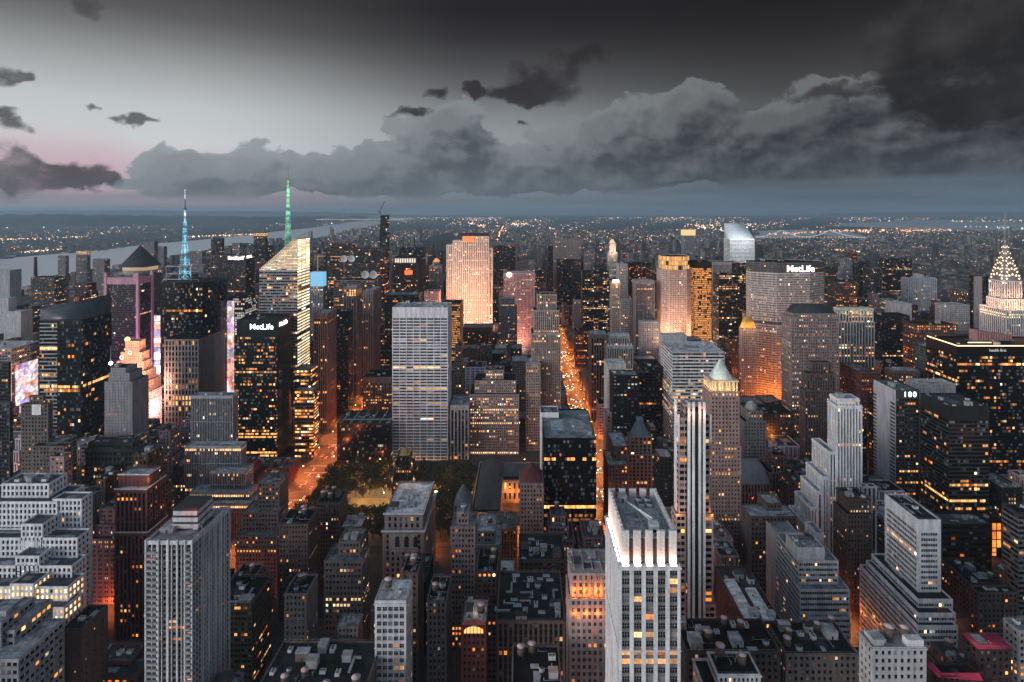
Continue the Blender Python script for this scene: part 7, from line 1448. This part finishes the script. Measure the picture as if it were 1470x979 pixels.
for (pa, pb, k, wob, m) in (((1100, 337), (1260, 330), 70, 1.2, 1), ((1230, 332), (1365, 331), 160, 2.2, 1), ((1190, 331), (1290, 335), 60, 1.5, 0), ((985, 322), (1050, 335), 60, 1.6, 0), ((1000, 325), (1100, 322), 50, 2, 0), ((714, 345), (722, 325), 40, .5, 1), ((270, 341), (365, 337), 60, .8, 0), ((0, 345), (120, 341), 40, 1.5, 0), ((48, 326), (130, 322), 50, 1.6, 2), ((35, 363), (90, 359), 40, 1.2, 0), ((730, 322), (760, 322), 30, 1.5, 0), ((1350, 400), (1390, 397), 40, 2, 1), ((1320, 385), (1420, 392), 60, 5, 1), ((1345, 408), (1390, 411), 50, 1.4, 0), ((1365, 318), (1470, 317), 50, 1.5, 0), ((1380, 325), (1470, 328), 30, 1.2, 2), ((1200, 360), (1235, 363), 40, .8, 1), ((670, 320), (700, 326), 30, 2, 0)):
    for _ in range(k):
        t_ = fr_.random(); px, py = pa[0] + (pb[0] - pa[0]) * t_, pa[1] + (pb[1] - pa[1]) * t_ + fr_.normal(0, wob * .5); X, Y, _z = gp(px, max(313, py)); lamp_pt(X, Y, Y * .0007 * math.exp(fr_.normal(0, .4)), m)
for ax in (-1500, -1230, -960, -690, -420, 88, 330, 600, 830, 1060, 1290, 1520, 1800):
    y_ = 2300.0
    while y_ < 8500:
        y_ += y_ * .012 * math.exp(fr_.normal(0, .5))
        X, Y = ax + fr_.normal(0, 6) + (y_ - 2300) * .02, y_
        if in_poly(X, Y, PARK) or any(in_poly(X, Y, p) for p in WP): continue
        lamp_pt(X, Y, Y * .0004 * math.exp(fr_.normal(0, .4)), int(fr_.choice([0, 1, 1])), 9)
o = LT.build('distant_street_lamps', lm); tag(o, 'countless tiny lamps of streets and highways towards the horizon', 'lamps', None, 'stuff')
# dark wooded park beyond the towers
pk = MB(); cx0 = np.mean([p[0] for p in PARK]); pq = []
while len(pq) < 5200:
    k = fr_.random(); Y = 2750 + 6200 * k ** 1.3; X = fr_.uniform(-1400, 0)
    if not in_poly(X, Y, PARK): continue
    s = fr_.uniform(8, 16); h_ = fr_.uniform(10, 22); a = fr_.uniform(0, 3.14); c_, s_ = math.cos(a) * s, math.sin(a) * s
    pq.append(1); o_ = (X, Y, h_); pk.mesh([(X + c_, Y + s_, h_ * .4), (X - s_, Y + c_, h_ * .5), (X - c_, Y - s_, h_ * .4), (X + s_, Y - c_, h_ * .5), (X + fr_.normal(0, 2), Y, h_), (X, Y, 0)], [(0, 1, 4), (1, 2, 4), (2, 3, 4), (3, 0, 4), (1, 0, 5), (2, 1, 5), (3, 2, 5), (0, 3, 5)], 0)
tag(pk.build('park_woodland', [HILL]), 'dark wooded park far beyond the towers', 'woodland', None, 'stuff')
# ------------------------------------------------------------------ bridges
def bridge(name, label, pa, pb, zdeck, towers, htow, lamp, n, sag):
    r = tag(empty(name, gp(*pa)), label, 'bridge'); A_, B_ = Vector(gp(*pa)), Vector(gp(*pb)); d = MB(); l_ = MB(); c_ = MB(); t_ = MB()
    L = (B_ - A_).length; w = 12; dirn = (B_ - A_).normalized(); pn = Vector((-dirn.y, dirn.x, 0))
    a0, b0 = A_ + Vector((0, 0, zdeck)), B_ + Vector((0, 0, zdeck)); d.mesh([a0 - pn * w, a0 + pn * w, b0 + pn * w, b0 - pn * w, a0 - pn * w - Vector((0, 0, 7)), a0 + pn * w - Vector((0, 0, 7)), b0 + pn * w - Vector((0, 0, 7)), b0 - pn * w - Vector((0, 0, 7))], [(0, 1, 2, 3), (4, 7, 6, 5), (0, 4, 5, 1), (2, 6, 7, 3), (0, 3, 7, 4), (1, 5, 6, 2)])
    for k in range(n + 1):
        p_ = a0.lerp(b0, k / n); s = (A_.y + B_.y) / 2 * .00026; l_.box(p_.x - s * 1.6, p_.x + s * 1.6, p_.y - s - 14, p_.y + s - 14, zdeck + 4, zdeck + 4 + s * 2)
    for q in (.0, .25, .5, .75, 1): pp = A_.lerp(B_, q); t_.box(pp.x - 6, pp.x + 6, pp.y - 8, pp.y + 8, -1, zdeck - 7) if q not in towers else None
    for q in towers:
        pp = A_.lerp(B_, q)
        for s in (-1, 1): t_.box(pp.x + pn.x * w * s - 5, pp.x + pn.x * w * s + 5, pp.y + pn.y * w * s - 5, pp.y + pn.y * w * s + 5, -1, htow)
        t_.bar((pp.x - pn.x * w, pp.y - pn.y * w, htow - 6), (pp.x + pn.x * w, pp.y + pn.y * w, htow - 6), 5)
    key = [0] + towers + [1]
    for q0, q1 in zip(key[:-1], key[1:]):
        h0 = htow if q0 in towers else zdeck + 2; h1 = htow if q1 in towers else zdeck + 2; prev = None
        for k in range(13):
            u = k / 12; pp = A_.lerp(B_, q0 + (q1 - q0) * u); dip = (4 * u * (1 - u)) * (htow - zdeck - 8) if (q0 in towers and q1 in towers) else 4 * u * (1 - u) * 12; pt = Vector((pp.x, pp.y - 12, h0 + (h1 - h0) * u - dip))
            if prev is not None: c_.bar(prev, pt, sag)
            prev = pt
    for nm_, m_, mt in (('deck', d, GREYMETAL), ('deck_lamps', l_, lamp), ('cable', c_, E('cable_lights', (.8, .9, 1), .55)), ('pylon', t_, GREYMETAL)): o = m_.build(nm_, [mt], r, r.location); (o.__setitem__('kind', 'stuff') if nm_ == 'deck_lamps' else None)
bridge('suspension_bridge', 'long lit suspension bridge crossing the wide river near the wooded cliffs', (455, 318.8), (580, 318.2), 62, [.3, .72], 180, lm[0], 60, 3)
bridge('cable_bridge', 'suspension bridge with strings of lights over the eastern river', (1085, 347), (1240, 348), 45, [.24, .68], 120, lm[0], 30, 4)
# ------------------------------------------------------------------ thin even haze volume over the whole city
hz = MB(); hz.box(-HAZE_X, HAZE_X, HAZE_Y0, HAZE_Y1, -2, 430); ho = hz.build('haze', []); tag(ho, kind='stuff')
hm = bpy.data.materials.new('haze'); hm.use_nodes = True; q = G(hm.node_tree); q.n.clear(); ou = q.new('ShaderNodeOutputMaterial'); pvn = q.new('ShaderNodeVolumePrincipled')
pvn.inputs['Color'].default_value = (.58, .82, 1, 1); pvn.inputs['Density'].default_value = 5e-5; pvn.inputs['Anisotropy'].default_value = .2
for k in ('Density Attribute', 'Color Attribute', 'Temperature Attribute'): pvn.inputs[k].default_value = ''
q.l.new(pvn.outputs[0], ou.inputs['Volume']); ho.data.materials.append(hm)
